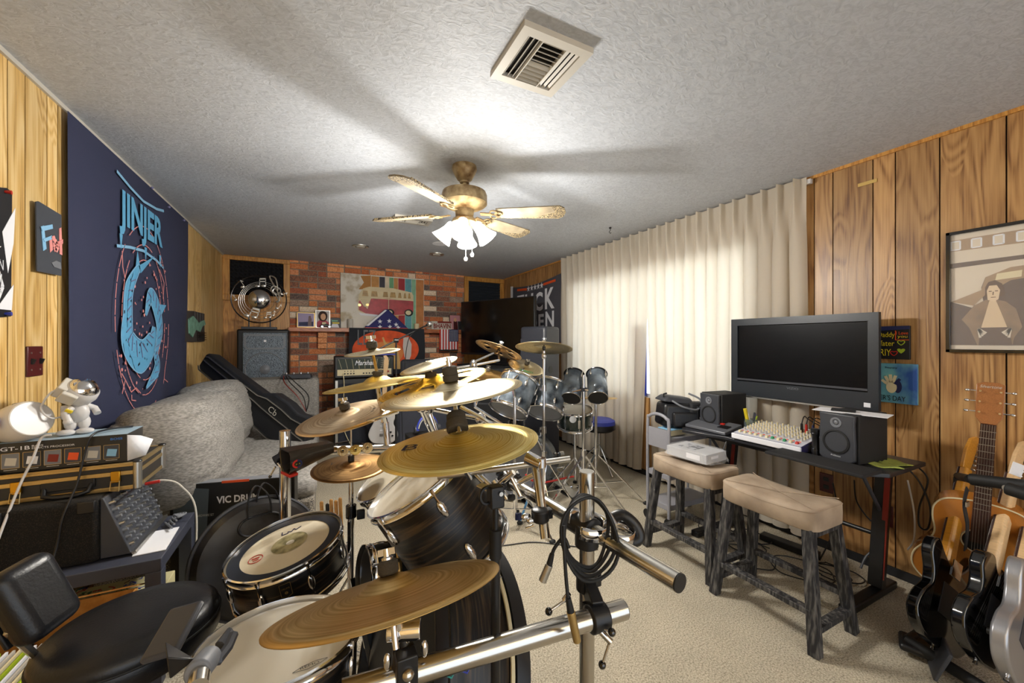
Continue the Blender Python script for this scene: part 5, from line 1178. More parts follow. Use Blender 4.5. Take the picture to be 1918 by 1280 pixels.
# ---- protest flag on the right wall
RF = wallframe('right', (XR - .02, 0, 0))
def rp(px, py, x=XR - .02): q = onx(px, py, x); return (-q.y, q.z)
tl, tr_ = rp(959, 539), rp(1052, 512); bl_ = rp(959, 640); br = rp(1052, 634)
th = thing('wall_flag', 'dark grey flag with large white letters, five stars and orange bars', 'flag', onx(1000, 600, XR - .02))
def fn(u, v):
    x = tl[0] + (tr_[0] - tl[0]) * u; z_t = tl[1] + (tr_[1] - tl[1]) * u - .05 * sin(pi * u); z_b = 1.33
    return RF @ V(x, z_t + (z_b - z_t) * v, .004 + .012 * sin(20 * u + 4 * v) * v * 0 + .004 * sin(9 * u))
MB().grid(fn, 30, 14).build('cloth', mat('charcoal_flag', '#4a4a52', .85), th, ang=180)
FQ = RF @ T(0, 0, .012)
MB(RF).poly([rp(957, 537), rp(961, 537), rp(961, 640), rp(957, 640)], .006).build('white_hoist_band', M['paper'], th)
MB(FQ).poly([rp(970, 542), rp(988, 540), rp(988, 544.5), rp(970, 546)], .001).build('orange_bar', M['orange'], th)
MB(FQ).poly([rp(1019, 531), rp(1042, 523), rp(1042, 527.5), rp(1019, 535.5)], .001).build('orange_bar', M['orange'], th)
MB(FQ).poly([rp(1029, 625), rp(1042, 624), rp(1042, 630), rp(1029, 630.5)], .001).build('orange_bar', M['orange'], th)
for k in range(5): c = rp(991 + 6.2 * k, 541.5 - 1.6 * k); MB(FQ).poly(star(c[0], c[1], .05), .001).build('star', M['paper'], th)
for ch, xa, xb, yt, yb in (('F', 970, 983, 552, 600), ('U', 985, 1000, 549, 592), ('C', 1003, 1018, 546, 584), ('K', 1022, 1040, 537, 580), ('E', 1010, 1020, 588, 616), ('N', 1023, 1039, 582, 613), ('B', 971, 986, 602, 628), ('I', 990, 994, 600, 626), ('D', 997, 1007, 592, 620)):
    a_, b_ = rp(xa, yb), rp(xb, yt); 
    text('flag_lettering', ch, FQ @ T(a_[0], a_[1], 0), b_[0] - a_[0], b_[1] - a_[1], M['paper'], th, bold=.03)
text('flag_small_print', 'ML', FQ @ T(*rp(1029, 619), 0), .12, .05, M['paper'], th)
# paint above flag uses the plain wall
# ================================================================== DRUM KIT IN THE FOREGROUND
M['oak'] = speckle('black_oak_grain_wrap', '#0b0b0c', '#5a4630', 16, .35, .1, (.52, .8), .002, 4, stretch=(.5, .5, 9))
M['oakx'] = speckle('coarse_black_oak_wrap', '#0b0b0c', '#59442c', 13, .35, .1, (.5, .78), .002, 4, stretch=(.45, .45, 9))
M['cym_gold'] = cymbalmat('lathed_brilliant_bronze', '#d4b03c', '#f8e8a6', .38)
M['cym_pale'] = cymbalmat('lathed_pale_bronze', '#d0ba80', '#f4ead0', .34)
M['cym_trad'] = cymbalmat('traditional_bronze', '#b8924f', '#dbbc82', .42, 400, .06)
M['cym_rose'] = cymbalmat('rosy_bronze', '#c3a37a', '#ecd8b8', .4, 400, .06)
M['cym_dark'] = cymbalmat('tarnished_bronze', '#765632', '#a58253', .45, 300, .08)
def cymbal(label, e, R, m, side=1, below=False, holes=False, bell=.27, group=None, stack='felt', post=True, cat='cymbal', logo=None):
    C, n = fit_disc(*e, R, side, below)
    if n.z < 0: n = -n
    fm = frame(C, n, V(YC, -YS, 0))
    prof = [(.006, .105 * R * 1.6), (bell * R * .35, .155 * R), (bell * R * .7, .125 * R), (bell * R * .95, .075 * R), (bell * R * 1.1, .06 * R), (R * .6, .035 * R), (R * .85, .012 * R), (R, 0)]
    me = MB()
    if holes:
        n_ = 80; vs = []; fs = []
        q = []
        for a_, b_ in zip(prof[:-1], prof[1:]):
            for k in range(2): q.append((a_[0] + (b_[0] - a_[0]) * k / 2, a_[1] + (b_[1] - a_[1]) * k / 2))
        q.append(prof[-1])
        for r, z in q:
            for k in range(n_): vs.append((r * cos(2 * pi * k / n_), r * sin(2 * pi * k / n_), z))
        for i in range(len(q) - 1):
            for k in range(n_):
                rm = (q[i][0] + q[i + 1][0]) / 2 / R; am = (k + .5) % 13.333
                if .5 < rm < .76 and 3.5 < am < 9.5: continue
                fs.append((i * n_ + k, i * n_ + (k + 1) % n_, (i + 1) * n_ + (k + 1) % n_, (i + 1) * n_ + k))
        me.add(vs, fs)
    else: me.lathe(prof, n=72, caps=False)
    o = me.build('cymbal', m, None, ang=60, solid=.0016); o.matrix_world = fm; INV[o.name] = fm.inverted(); tag(o, label, cat, group)
    top = .165 * R
    if stack == 'felt':
        MB(fm @ T(0, 0, top)).lathe([(.016, 0), (.02, .004), (.0195, .022), (.014, .026)], n=20).build('felt_washer', M['felt'], o)
        MB(fm @ T(0, 0, top + .026)).lathe([(.012, 0), (.012, .004), (.007, .006), (.006, .02)], n=14).box((0, 0, .014), (.034, .005, .012)).build('wing_nut', M['chrome'], o)
    elif stack == 'tall':
        MB(fm @ T(0, 0, top)).lathe([(.02, 0), (.024, .004), (.024, .018), (.021, .02), (.023, .023), (.022, .042), (.018, .045)], n=24).build('felt_washer', M['felt'], o)
        MB(fm @ T(0, 0, top + .045)).cyl((0, 0, 0), (0, 0, .018), .008).cyl((0, 0, .018), (0, 0, .028), .005).build('threaded_nut', M['chrome'], o)
    MB(fm).cyl((0, 0, top), (0, 0, -.02), .0045).cyl((0, 0, .06 * R), (0, 0, -.01), .014, .012).build('sleeve', M['darksteel'], o) if post else None
    if logo:
        txt, x, y, w_, h_, mm = logo; z_ = .035 * R + .012 * R
        text('printed_logo', txt, fm @ T(x * R, y * R, .04 * R), w_ * R, h_ * R, mm, o)
    return o, C, n, fm
def drum(label, C, n, R, L, shell, nl=6, group=None, name='drum', head='head', hoop='chrome', hh=.022, lugs='drop', bottom=True, xdir=None, cat='drum', badge=True, rollo=0, hw=.006):
    fm = frame(C, n, xdir)
    if rollo: fm = fm @ rot('Z', rollo)
    th = thing(name, label, cat, fm, group)
    MB(fm).lathe([(R - .012, -.01), (R - .004, -.004), (R, -.012), (R, -L + .012), (R - .004, -L + .004), (R - .012, -L + .01)], n=64, caps=False).build('shell', shell, th, ang=60)
    def ring(z0, z1, nm='hoop'):
        s_ = 1 if z1 > z0 else -1
        MB(fm).lathe([(R + .002, z0), (R + hw, z0), (R + hw + .003, z0 + .003 * s_), (R + hw - .001, z0 + .006 * s_), (R + hw - .002, z1 - .004 * s_), (R + hw + .002, z1), (R + hw - .003, z1 + .002 * s_), (R + .002, z1 - .002 * s_), (R + .002, z0)], n=64, caps=False).build(nm, M[hoop], th, ang=50)
    ring(-.014, hh - .014 + .004, 'hoop')
    MB(fm).lathe([(.0005, .0), (R - .02, .0), (R - .006, -.0005), (R + .002, -.006)], n=64, caps=False).build('drumhead', M[head], th)
    if bottom:
        ring(-L + .012, -L - .012, 'hoop'); MB(fm).lathe([(.0005, -L), (R - .004, -L), (R + .002, -L + .004)], n=48, caps=False).build('resonant_head', M['headwhite'] if bottom == True else M[bottom], th)
    for k in range(nl):
        a = 2 * pi * (k + .5) / nl; A = fm @ Matrix.Rotation(a, 4, 'Z')
        o = MB(A)
        if lugs == 'drop':
            for z, s_ in ((-.028 - .03, 1), (-L + .028 + .03, -1)) if L > .16 else ((-L / 2, 1),):
                o.ball((R + .004, 0, z), .011, (.9, 1.1, 2.6 if L > .1 else 2), 12)
                o.cyl((R + .008, 0, z + .02 * s_), (R + .008, 0, (-.006 if s_ > 0 else -L + .006)), .003, n=8)
                if L > .16 and s_ > 0: o.cyl((R + .008, 0, -.006), (R + .008, 0, .008), .005, n=8); o.build('tension_lug', M['chrome'], th); o = MB(A)
            if L <= .16: o.cyl((R + .008, 0, -L - .004), (R + .008, 0, 0), .003, n=8)
        else:
            o.box((R + .006, 0, -L / 2), (.014, .02, max(.04, L * .5))); o.cyl((R + .01, 0, -L + .0), (R + .01, 0, -.0), .003, n=8)
        if not (lugs == 'drop' and L > .16): o.cyl((R + .008, 0, -.006), (R + .008, 0, .008), .005, n=8)
        o.build('tension_lug', M['chrome'], th, bevel=0)
    if badge:
        A = fm @ Matrix.Rotation(badge if badge is not True else -pi / 2, 4, 'Z') @ T(R + .001, 0, -L * .35) @ Matrix(((0, 0, 1, 0), (1, 0, 0, 0), (0, 1, 0, 0), (0, 0, 0, 1)))
        b_ = MB(A).poly([(-.016, -.022), (0, -.03), (.016, -.022), (.016, .02), (-.016, .02)], .0015).build('badge', M['black'], th)
        MB(A).line([(-.016, -.022), (0, -.03), (.016, -.022), (.016, .02), (-.016, .02)], .0015, .001, z=.0018, closed=True).lathe([(.005, .003), (.001, .003)], T(0, -.012, 0), 12, caps=False).build('badge_outline', M['gold'], b_)
        text('badge_lettering', 'DRUMS', A @ T(-.012, .0, .002), .024, .006, M['gold'], b_)
    return th, fm
# --- drums
C, n = fit_disc(530, 1030, 118, 46, 26, .185)
th, fm = drum('chrome-hooped snare drum with dark muffling ring and worn greenish centre', C, n, .185, .13, M['oak'], 8, name='snare_drum', lugs='drop', xdir=V(1, 0, 0))
MB(fm).lathe([(.183, .001), (.183, .0025), (.145, .0025), (.145, .001)], n=64, caps=False).build('muffling_ring', mat('smoked_film', '#23262e', .35), th)
MB(fm).lathe([(.001, .0015), (.06, .0013)], T(.01, .01, 0), 40, caps=False).build('worn_patch', speckle('worn_coating', '#5e5a33', '#b3aa80', 22, .6, .1, (.35, .6)), th)
MB(fm).lathe([(.001, .002), (.014, .0018)], T(.012, .008, 0), 20, caps=False).build('bare_spot', M['headwhite'], th)
RM = fm @ T(-.095, -.02, .0015)
MB(RM).ring(.022, .0014, n=24, m=4).line([(-.012, .004), (.012, .004)], .004, .001).line([(-.008, -.008), (.01, -.008)], .003, .001).build('red_stamp', M['red'], th)
MB(fm).line([(-.02, .1), (-.02, .08), (.0, .08), (.0, .092), (.012, .084), (.02, .1), (.028, .088), (.045, .1)], .003, .001, z=.0015).build('ink_signature', M['navy'], th)
sC, sn = C, n
th = thing('snare_stand', 'chrome tripod stand cradling the snare drum', 'stand', (C.x, C.y, 0))
base = C - n * .2
MB().cyl((base.x, base.y, .12), base, .013).build('tube', M['chrome'], th)
for k in range(3):
    a = radians(20 + 120 * k); MB().cyl((base.x, base.y, .26), (base.x + .25 * cos(a), base.y + .25 * sin(a), .015), .008).ball((base.x + .25 * cos(a), base.y + .25 * sin(a), .015), .015).build('leg', M['chrome'], th)
    d_ = fm.to_3x3() @ V(cos(a), sin(a), 0); MB().tube([base, C - n * .15 + d_ * .12, C - n * .145 + d_ * .2, C - n * .12 + d_ * .205], .006).build('basket_arm', M['chrome'], th)
C, n = fit_disc(514, 1217, 165, 75, 22, .18)
th, fm = drum('floor tom with wide worn white head in the lower left foreground', C, n, .18, .32, M['oak'], 6, name='floor_tom', head='headwhite', xdir=V(1, 0, 0))
LM = fm @ T(.03, -.14, .0015) @ rot('Z', 8)
MB(LM).line([(.0, .0), (.02, .009), (.05, .013), (.075, .008), (.06, .0), (.03, -.006), (.0, -.0)], .0008, .0006).build('logo_outline', M['darkgrey'], th)
text('head_logo', 'REMO', LM @ T(.016, -.0, 0), .04, .008, M['darkgrey'], th)
for k in range(3):
    a = radians(90 + 120 * k); d_ = fm.to_3x3() @ V(cos(a), sin(a), 0); q = C - n * .2 + d_ * .2
    MB().cyl(q + n * .08, V(q.x + d_.x * .03, q.y + d_.y * .03, .012), .006).ball((q.x + d_.x * .03, q.y + d_.y * .03, .014), .014).build('leg', M['chrome'], th)
ftC, ftn = C, n
C, n = fit_disc(781, 908, 105, 28, 37, .165)
th, fm = drum('large black oak rack tom tilted steeply with glossy white head', C, n, .165, .27, M['oakx'], 6, name='rack_tom', head='headwhite', xdir=V(1, 0, 0), badge=radians(-20))
tC, tn = C, n
C2, n2 = fit_disc(731, 894, 72, 22, 40, .14)
th, fm = drum('smaller cream-headed rack tom behind the large tilted tom', C2, n2, .14, .2, M['oak'], 6, name='rack_tom', head='head', xdir=V(1, 0, 0))
C, n = fit_disc(688, 1082, 62, 16, 90, .1)
th, fm = drum('small black tube tom lying sideways with a red-latched strap', C, n, .095, .2, M['leather'], 4, name='tube_tom', head='printblack', xdir=V(0, 0, 1), badge=False, bottom='rubber', hw=.004)
MB(fm).lathe([(.1, -.075), (.1, -.09)], n=48, caps=False).build('strap', M['gold'], th, solid=.002)
q = fm @ V(.1, .02, -.085); MB().box(q + V(0, -.01, .006), (.035, .025, .02)).build('latch', M['black'], th, bevel=.003); MB().box(q + V(0, -.012, .02), (.022, .018, .012)).build('red_button', M['red'], th, bevel=.002)
sbC = C; sbn = n
Cb, nb = fit_disc(893, 1272, 262, 92, 90, .355)
Ln = .24
th, fm = drum('large black oak bass drum with black hoops and a pale inner line', Cb + nb * Ln, nb, .345, Ln, M['oakx'], 8, name='bass_drum', head='printblack', hoop='black', hh=.04, xdir=V(0, 0, 1), badge=False, bottom=False, hw=.012)
MB(fm).lathe([(.347, -Ln + .03), (.36, -Ln + .03), (.362, -Ln - .012), (.347, -Ln - .012)], n=80, caps=False).build('hoop', M['black'], th)
MB(fm).lathe([(.349, -Ln + .045), (.355, -Ln + .045), (.355, -Ln + .034), (.349, -Ln + .034)], n=80, caps=False).build('head_flange', M['cream'], th)
MB(fm).lathe([(.001, -Ln), (.345, -Ln)], n=64, caps=False).build('resonant_head', M['printblack'], th)
for s_ in (-1, 1):
    q = fm @ V(-.2, .26 * s_, -Ln * .7); e = V(q.x, q.y, .0) + (fm.to_3x3() @ V(0, .08 * s_, -.08)); e.z = .012; MB().cyl(q, e, .008).ball(e, .014).build('spur', M['chrome'], th)
for s_ in (-1, 1): q = fm @ V(-.345, .06 * s_, -Ln * .5); MB().cyl(q, (q.x, q.y, 0), .01).build('riser_post', M['black'], th)
for (px, py, m_) in ((845, 1262, 'teal'), (874, 1253, 'blue')):
    q = at(px, py, .8); o = MB().ring(.008, .002, frame(q, V(.3, -.8, .2)) @ Matrix.Diagonal((1.3, 1, 1, 1)), n=4, m=5).build('drum_key_clip', M[m_]); tag(o, ('teal' if m_ == 'teal' else 'blue') + ' plastic clip against the bass drum shell below the chrome rack tube', 'clip')
# --- rack
th = thing('drum_rack', 'chrome tube drum rack with black clamps spanning the foreground kit', 'rack', at(1099, 1279, .985) * 1)
px_ = at(1099, 900, .985); P = lambda z: V(px_.x, px_.y, z)
ztop = at(1099, 885, .985).z
MB().cyl(P(.0), P(ztop), .0192, n=36).build('post', M['steel'], th); MB().cyl(P(ztop), P(ztop + .003), .0185, n=36).build('post_cap', M['alu'], th)
lp_ = at(534, 900, 1.72); zl = at(534, 807, 1.72).z
MB().cyl((lp_.x, lp_.y, 0), (lp_.x, lp_.y, zl), .0225, n=32).build('post', M['chrome'], th)
def clamp(c, ax, r=.03, l=.05, nm='clamp'):
    ax = Vector(ax).normalized(); m_ = frame(c, ax)
    MB(m_).lathe([(r * .75, -l / 2), (r, -l / 2 + .004), (r, l / 2 - .004), (r * .75, l / 2)], n=24).box((r * 1.05, 0, 0), (r * .7, r * .9, l * .7)).box((r * 1.2, 0, l * .1), (r * .3, r * 1.3, l * .25)).build(nm, M['black'], th, bevel=.002)
def thandle(p, q, br=.009):
    MB().cyl(p, q, .0032, n=10).build('clamp_rod', M['chrome'], th); MB().ball(q, br).build('ball_knob', M['blackgloss'], th)
tA, tB = at(1168, 1138, .93), at(690, 1292, .70); zz = P(0).copy()
zt_ = (tA.z + tB.z) / 2; tA.z = zt_; 
tA = onz(1168, 1142, .69); tB = onz(640, 1300, .69)
MB().cyl(tA, tB, .0225, n=36).build('rack_tube', M['steel'], th); dt = (tA - tB).normalized()
MB().cyl(tA, tA + dt * .002, .0215, n=30).build('tube_cap', M['darkgrey'], th)
cl = at(1113, 1150, (tA - V(0, 0, 0)).x * YS + tA.y * YC - .02); cl = tA - dt * .075
clamp(cl, dt, .031, .05)
clamp(P(.735), V(0, 0, 1), .027, .05)
MB().beam(cl + V(0, 0, .02), P(.735), .03, .04).build('clamp_bridge', M['black'], th, bevel=.003)
dd = lambda px, py, d: at(px, py, d)
thandle(dd(1066, 1120, .93), dd(1028, 1146, .92)); thandle(dd(1125, 1175, .9), dd(1146, 1185, .88)); thandle(dd(1143, 1200, .9), dd(1128, 1246, .9)); thandle(dd(1068, 1040, .95), dd(1073, 1061, .94)); 
MB().cyl(dd(1120, 1178, .9), dd(1144, 1203, .89), .007).build('clamp_bolt', M['steel'], th)
MB().cyl(dd(1066, 1112, .92), dd(1056, 1125, .92), .006).build('clamp_bolt', M['chrome'], th)
# long tube running away through the post clamp
eA, eB = onz(1272, 1092, .868), onz(948, 898, .868); de = (eA - eB).normalized()
MB().cyl(eA, eB, .0192, n=36).build('rack_tube', M['steel'], th); MB().cyl(eA, eA + de * .003, .0185, n=30).build('tube_cap', M['black'], th)
tq = eB + (eA - eB) * (1 - ((eA - P(.868)).length / (eA - eB).length))
clamp(P(.85), V(0, 0, 1), .03, .06); clamp(tq, de, .03, .05); 
for k in (.02, .55): clamp(eB + (eA - eB) * k, de, .03, .055)
for (px, py, r_, d_) in ((1101, 985, .05, .97), (1157, 1000, .038, .95)):
    m_ = frame(at(px, py, d_), V(.1, -.1, 1)); MB(m_).lathe([(r_, -.014), (r_, .016)], n=36, a0=radians(-150), a1=radians(120), caps=False).build('memory_lock', M['chrome'], th, solid=.004)
MB().tube(curve([dd(1140, 975, .99), dd(1165, 965, .98), dd(1190, 985, .97), dd(1196, 1010, .96), dd(1170, 1018, .96)], 6), .014, 12).build('clamp_jaw', M['black'], th)
MB().cyl(dd(1140, 965, .97), dd(1152, 985, .95), .009).build('clamp_bolt', M['chrome'], th)
# cross bar, upright tube and T joint
ca, cb = at(820, 894, 1.12), at(1068, 860, 1.12); MB().cyl(ca, cb, .0085, n=16).build('cross_bar', M['alu'], th)
MB().cyl(at(1004, 872, 1.12), at(1022, 1010, 1.02), .013, n=24).build('upright_tube', M['steel'], th)
MB().cyl(at(986, 856, 1.12), at(1014, 870, 1.1), .019, .017, 24).cyl(at(1014, 858, 1.1), at(1014, 876, 1.1), .014).build('tee_joint', M['chrome'], th, bevel=.002)
clamp(at(1012, 965, 1.04), V(0, 0, 1), .024, .035)
for (px, py) in ((985, 968), (995, 975)): MB().ball(at(px, py, 1.03), .011, (1.3, .8, .8)).build('wing_bolt', M['chrome'], th)
MB().cyl(at(1000, 985, 1.03), at(985, 990, 1.03), .004).build('clamp_bolt', M['chrome'], th)
# clamp cluster left of the long tube
for (a_, b_, r_) in (((900, 893), (935, 925), .008), ((925, 915), (962, 885), .009), ((950, 880), (975, 930), .007), ((970, 905), (1000, 890), .009), ((925, 900), (950, 935), .01), ((880, 880), (905, 905), .006)):
    MB().cyl(at(*a_, 1.22), at(*b_, 1.2), r_).build('clamp_rod', M['chrome'], th)
for (px, py) in ((958, 932), (936, 886), (942, 912)): MB().cyl(at(px, py - 4, 1.2), at(px, py + 4, 1.19), .012).build('rubber_bush', M['black'], th, bevel=.002)
# rear tube, back-left
ra, rb = at(560, 846, 1.62), at(822, 836, 2.05); MB().cyl(ra, rb, .0192, n=24).build('rack_tube', M['steel'], th)
clamp(at(534, 855, 1.72), V(0, 0, 1), .027, .05); MB().cyl(at(534, 858, 1.72), ra, .012).build('clamp_bolt', M['chrome'], th)
for px, y0_, y1_ in ((722, 792, 833), (800, 765, 820)): MB().cyl(at(px, y0_, 1.85), at(px + (4 if px == 722 else 18), y1_, 1.85), .0155, n=20).build('upright_tube', M['chrome'], th)
MB().cyl(at(606, 842, 1.66), at(628, 842, 1.6), .01).build('clamp_bolt', M['chrome'], th)
thandle(at(516, 875, 1.42), at(506, 893, 1.42), .006); thandle(at(520, 868, 1.4), at(530, 880, 1.4), .006)
MB().ball(at(611, 837, 1.6), .012).build('ball_knob', M['blackgloss'], th)
rack = th
# loose leads and connectors
cc = at(1101, 996, .9); fmC = frame(cc, V(-.35, -.9, .25), V(YC, -YS, 0))
th = thing('coiled_cable', 'coil of black microphone cable hanging on the rack post', 'cable', cc)
for k in range(4):
    pts = [fmC @ V((.052 + .004 * k) * cos(t) + .004 * sin(3 * t + k), (.078 + .003 * k) * sin(t) - .004 * k, .008 * k - .012 + .004 * sin(2 * t + k)) for t in [2 * pi * i / 40 for i in range(40)]]
    MB().tube(pts, .0042, 8, closed=True).build('cable_loop', M['rubber'], th)
MB().tube(curve([fmC @ V(-.05, -.03, .02), dd(1056, 1008, .88), dd(1040, 1025, .88), dd(1033, 1042, .88)], 6), .004, 8).build('cable_tail', M['rubber'], th)
MB().cyl(dd(1034, 1038, .88), dd(1029, 1058, .88), .0055, .007).build('strain_relief', M['rubber'], th); MB().cyl(dd(1029, 1058, .88), dd(1016, 1089, .88), .0085, .009, 20).build('connector_shell', M['alu'], th, bevel=.001)
MB().tube(curve([dd(1056, 985, .86), dd(1057, 1030, .85), dd(1060, 1080, .84), dd(1064, 1122, .83)], 6), .004, 8).build('cable_tail', M['rubber'], th)
MB().cyl(dd(1064, 1120, .83), dd(1069, 1146, .83), .006, .008).build('strain_relief', M['rubber'], th); MB().cyl(dd(1069, 1146, .83), dd(1081, 1202, .83), .0095, .0085, 20).build('connector_shell', M['gold'], th, bevel=.001)
# black clip stand
th = thing('clip_stand', 'black microphone stand with an empty clip before the bass drum', 'microphone stand', V(at(928, 1000, .9).x, at(928, 1000, .9).y, 0))
q = at(928, 1000, .9); zt2 = at(928, 950, .9).z; zm = at(928, 1000, .9).z
MB().cyl((q.x, q.y, .02), (q.x, q.y, zm), .011).build('lower_tube', M['black'], th); MB().cyl((q.x, q.y, zm), (q.x, q.y, zt2), .0075).build('upper_tube', M['black'], th); MB().cyl((q.x, q.y, zm - .055), (q.x, q.y, zm + .01), .0145, n=14).build('clutch', M['rubber'], th)
MB().cyl((q.x, q.y, 0), (q.x, q.y, .02), .11, n=32).build('round_base', M['black'], th)
zc = V(q.x, q.y, zt2); MB().box(zc + V(0, 0, .025), (.035, .03, .05)).build('clip_body', M['black'], th, bevel=.004)
MB(frame(zc + V(-.022, 0, .03), V(.2, -1, .1))).ring(.018, .004, a0=radians(60), a1=radians(300), n=20, m=6).build('clip_jaw', M['black'], th); MB().cyl(zc + V(.006, -.017, .035), zc + V(.006, -.02, .035), .005).build('pivot_screw', M['alu'], th)
MB().beam(at(898, 908, .93), at(933, 925, .9), .022, .003, up=(0, 0, 1)).build('clip_plate', M['alu'], th)
# --- cymbals
logo = lambda t, x, y, w_, h_, m_='navy': (t, x, y, w_, h_, M[m_])
c1 = cymbal('largest plain bronze cymbal nearest the camera over the floor tom', (710, 1133, 236, 46, 17.7), .215, M['cym_trad'], stack='felt')
c2 = cymbal('big lathed golden cymbal in the centre above the tilted tom', (857, 844, 153, 44, 9.5), .21, M['cym_gold'], stack='none', logo=logo('B', -.72, -.1, .2, .22))
c3 = cymbal('wide pale grooved cymbal stacked directly above the golden centre cymbal', (845, 740, 135, 21, 9.6), .209, M['cym_pale'], stack='tall')
c4 = cymbal('pinkish bronze cymbal with a scribbled mark left of the rod', (646, 784, 97, 24, 16), .18, M['cym_rose'], logo=logo('Z', .45, -.05, .16, .2, 'black'))
c5 = cymbal('dark tarnished bronze cymbal on the stand beside the cowbell', (655, 878, 75, 26, 8), .145, M['cym_dark'], logo=logo('V', -.62, .0, .12, .2, 'black'), stack='none')
c6 = cymbal('thin golden cymbal seen almost edge-on before the amplifier', (703, 721, 101, 7, 9.4), .18, M['cym_gold'], stack='none')
c7 = cymbal('small splash cymbal at the top of the tall rod under the banner', (697, 661, 53, 5, 7), .097, M['cym_pale'])
c9 = cymbal('vented cymbal with oval holes under the small upturned splash', (810, 722, 105, 17, 15.5), .19, M['cym_gold'], holes=True, stack='none')
c8 = cymbal('small upturned splash cymbal stacked on the vented cymbal', (803, 686, 56, 9, 16), .101, M['cym_pale'], stack='none')
th = thing('cymbal_rods', 'chrome boom rods and felt blocks carrying the cymbals above the rack', 'cymbal stand', at(857, 900, 1.1))
MB().cyl(c3[1] + V(0, 0, .0), c2[1] + V(0, 0, .03), .006).build('rod', M['chrome'], th)
mid = c3[1].lerp(c2[1], .45); dn = (c2[1] - c3[1]).normalized()
MB(frame(mid, dn)).lathe([(.024, 0), (.027, .004), (.027, .022), (.025, .024), (.03, .027), (.03, .05), (.026, .054)], n=26).build('felt_block', M['felt'], th)
q1, q2 = c7[1], c6[1]; MB().cyl(q1, q2 + V(0, 0, .03), .0055).build('rod', M['gold'], th); MB().cyl(q2 + V(0, 0, .025), q2 + V(0, 0, .045), .017).build('felt_block', M['felt'], th)
MB().tube([q2, at(711, 750, 1.4), at(722, 790, 1.6)], .009).build('rod', M['chrome'], th)
MB().cyl(c8[1], c9[1], .006).build('rod', M['chrome'], th); q = c8[1].lerp(c9[1], .35); MB().cyl(q, q - V(0, 0, .03), .02).build('felt_block', M['felt'], th)
MB().tube([c9[1], at(808, 770, 1.45), at(800, 775, 1.6)], .009).build('rod', M['chrome'], th)
MB().tube([at(800, 765, 1.5), at(900, 785, 1.5), at(940, 800, 1.6)], .008).build('boom_arm', M['chrome'], th); MB().tube([at(862, 762, 1.3), at(900, 782, 1.3), at(925, 798, 1.3)], .007).build('boom_arm', M['chrome'], th)
MB().ball(at(900, 784, 1.4), .02).build('boom_joint', M['chrome'], th)
MB().cyl(at(790, 765, 1.55), at(822, 835, 1.75), .014, n=20).build('boom_tube', M['chrome'], th); MB().ball(at(792, 766, 1.5), .02, (1.3, 1, .8)).build('boom_joint', M['chrome'], th)
MB().tube([c4[1], c4[1] - c4[2] * .05, at(690, 790, 1.4), at(746, 771, 1.4)], .007).build('boom_arm', M['chrome'], th)
b1 = c1[1] - c1[2] * .0; MB().cyl(b1, b1 - c1[2] * .09, .006).build('rod', M['chrome'], th); 
tp_ = tB + (tA - tB) * .28; tpp = onz(757, 1262, .69)
MB().cyl(b1 - c1[2] * .03, tpp + V(0, 0, .06), .011).build('rod', M['chrome'], th); MB().cyl(tpp + V(.03, -.01, .085), tpp + V(-.03, .01, .085), .019, n=24).build('tilter', M['chrome'], th, bevel=.002)
MB().cyl(tpp + V(.0, 0, -.03), tpp + V(0, 0, .05), .03, .022, 20).box(tpp + V(0, -.02, .02), (.04, .03, .07)).build('clamp', M['black'], th, bevel=.003)
MB().cyl(tpp + V(.0, -.03, .02), tpp + V(.01, -.045, -.03), .004).ball(tpp + V(0, -.035, .025), .012).build('clamp_handle', M['steel'], th)
for s_ in (-1, 1): MB().ball(tpp + V(.035 * s_, -.02, .05), .012, (.6, .6, 1.4)).build('wing_nut', M['chrome'], th)
c_ = c2[1]; MB().cyl(c_, c_ - c2[2] * .06, .007).build('rod', M['chrome'], th); MB().cyl(c_ - c2[2] * .05, at(880, 896, 1.12), .008).build('rod', M['chrome'], th)
# hi-hat stand with the dark cymbal
C = c5[1]; th = thing('hi_hat_stand', 'chrome hi-hat stand with long thin rod through the dark cymbal', 'stand', (C.x, C.y, 0))
MB().cyl(C, V(C.x, C.y, C.z + .235), .0035).build('pull_rod', M['chrome'], th); MB().cyl(V(C.x, C.y, .1), C - V(0, 0, .01), .0095).build('upper_tube', M['chrome'], th); MB().cyl(V(C.x, C.y, .08), V(C.x, C.y, C.z - .2), .014).build('lower_tube', M['chrome'], th)
MB().cyl(V(C.x, C.y, C.z - .2), V(C.x, C.y, C.z - .15), .02).build('height_clamp', M['darksteel'], th, bevel=.002); MB().box((C.x + .035, C.y - .01, C.z - .19), (.03, .02, .035)).build('clamp_wing', M['black'], th, bevel=.003)
MB().cyl(C + V(0, 0, .025), C + V(0, 0, .045), .012).build('clutch', M['black'], th)
for k in range(3):
    a = radians(50 + 120 * k); MB().beam((C.x, C.y, .42), (C.x + .24 * cos(a), C.y + .24 * sin(a), .015), .018, .006).build('leg', M['chrome'], th); MB().ball((C.x + .24 * cos(a), C.y + .24 * sin(a), .014), .014).build('rubber_foot', M['rubber'], th)
MB().box((C.x + .1, C.y - .25, .04), (.09, .26, .012), R=rot('X', 12)).build('foot_board', M['alu'], th)
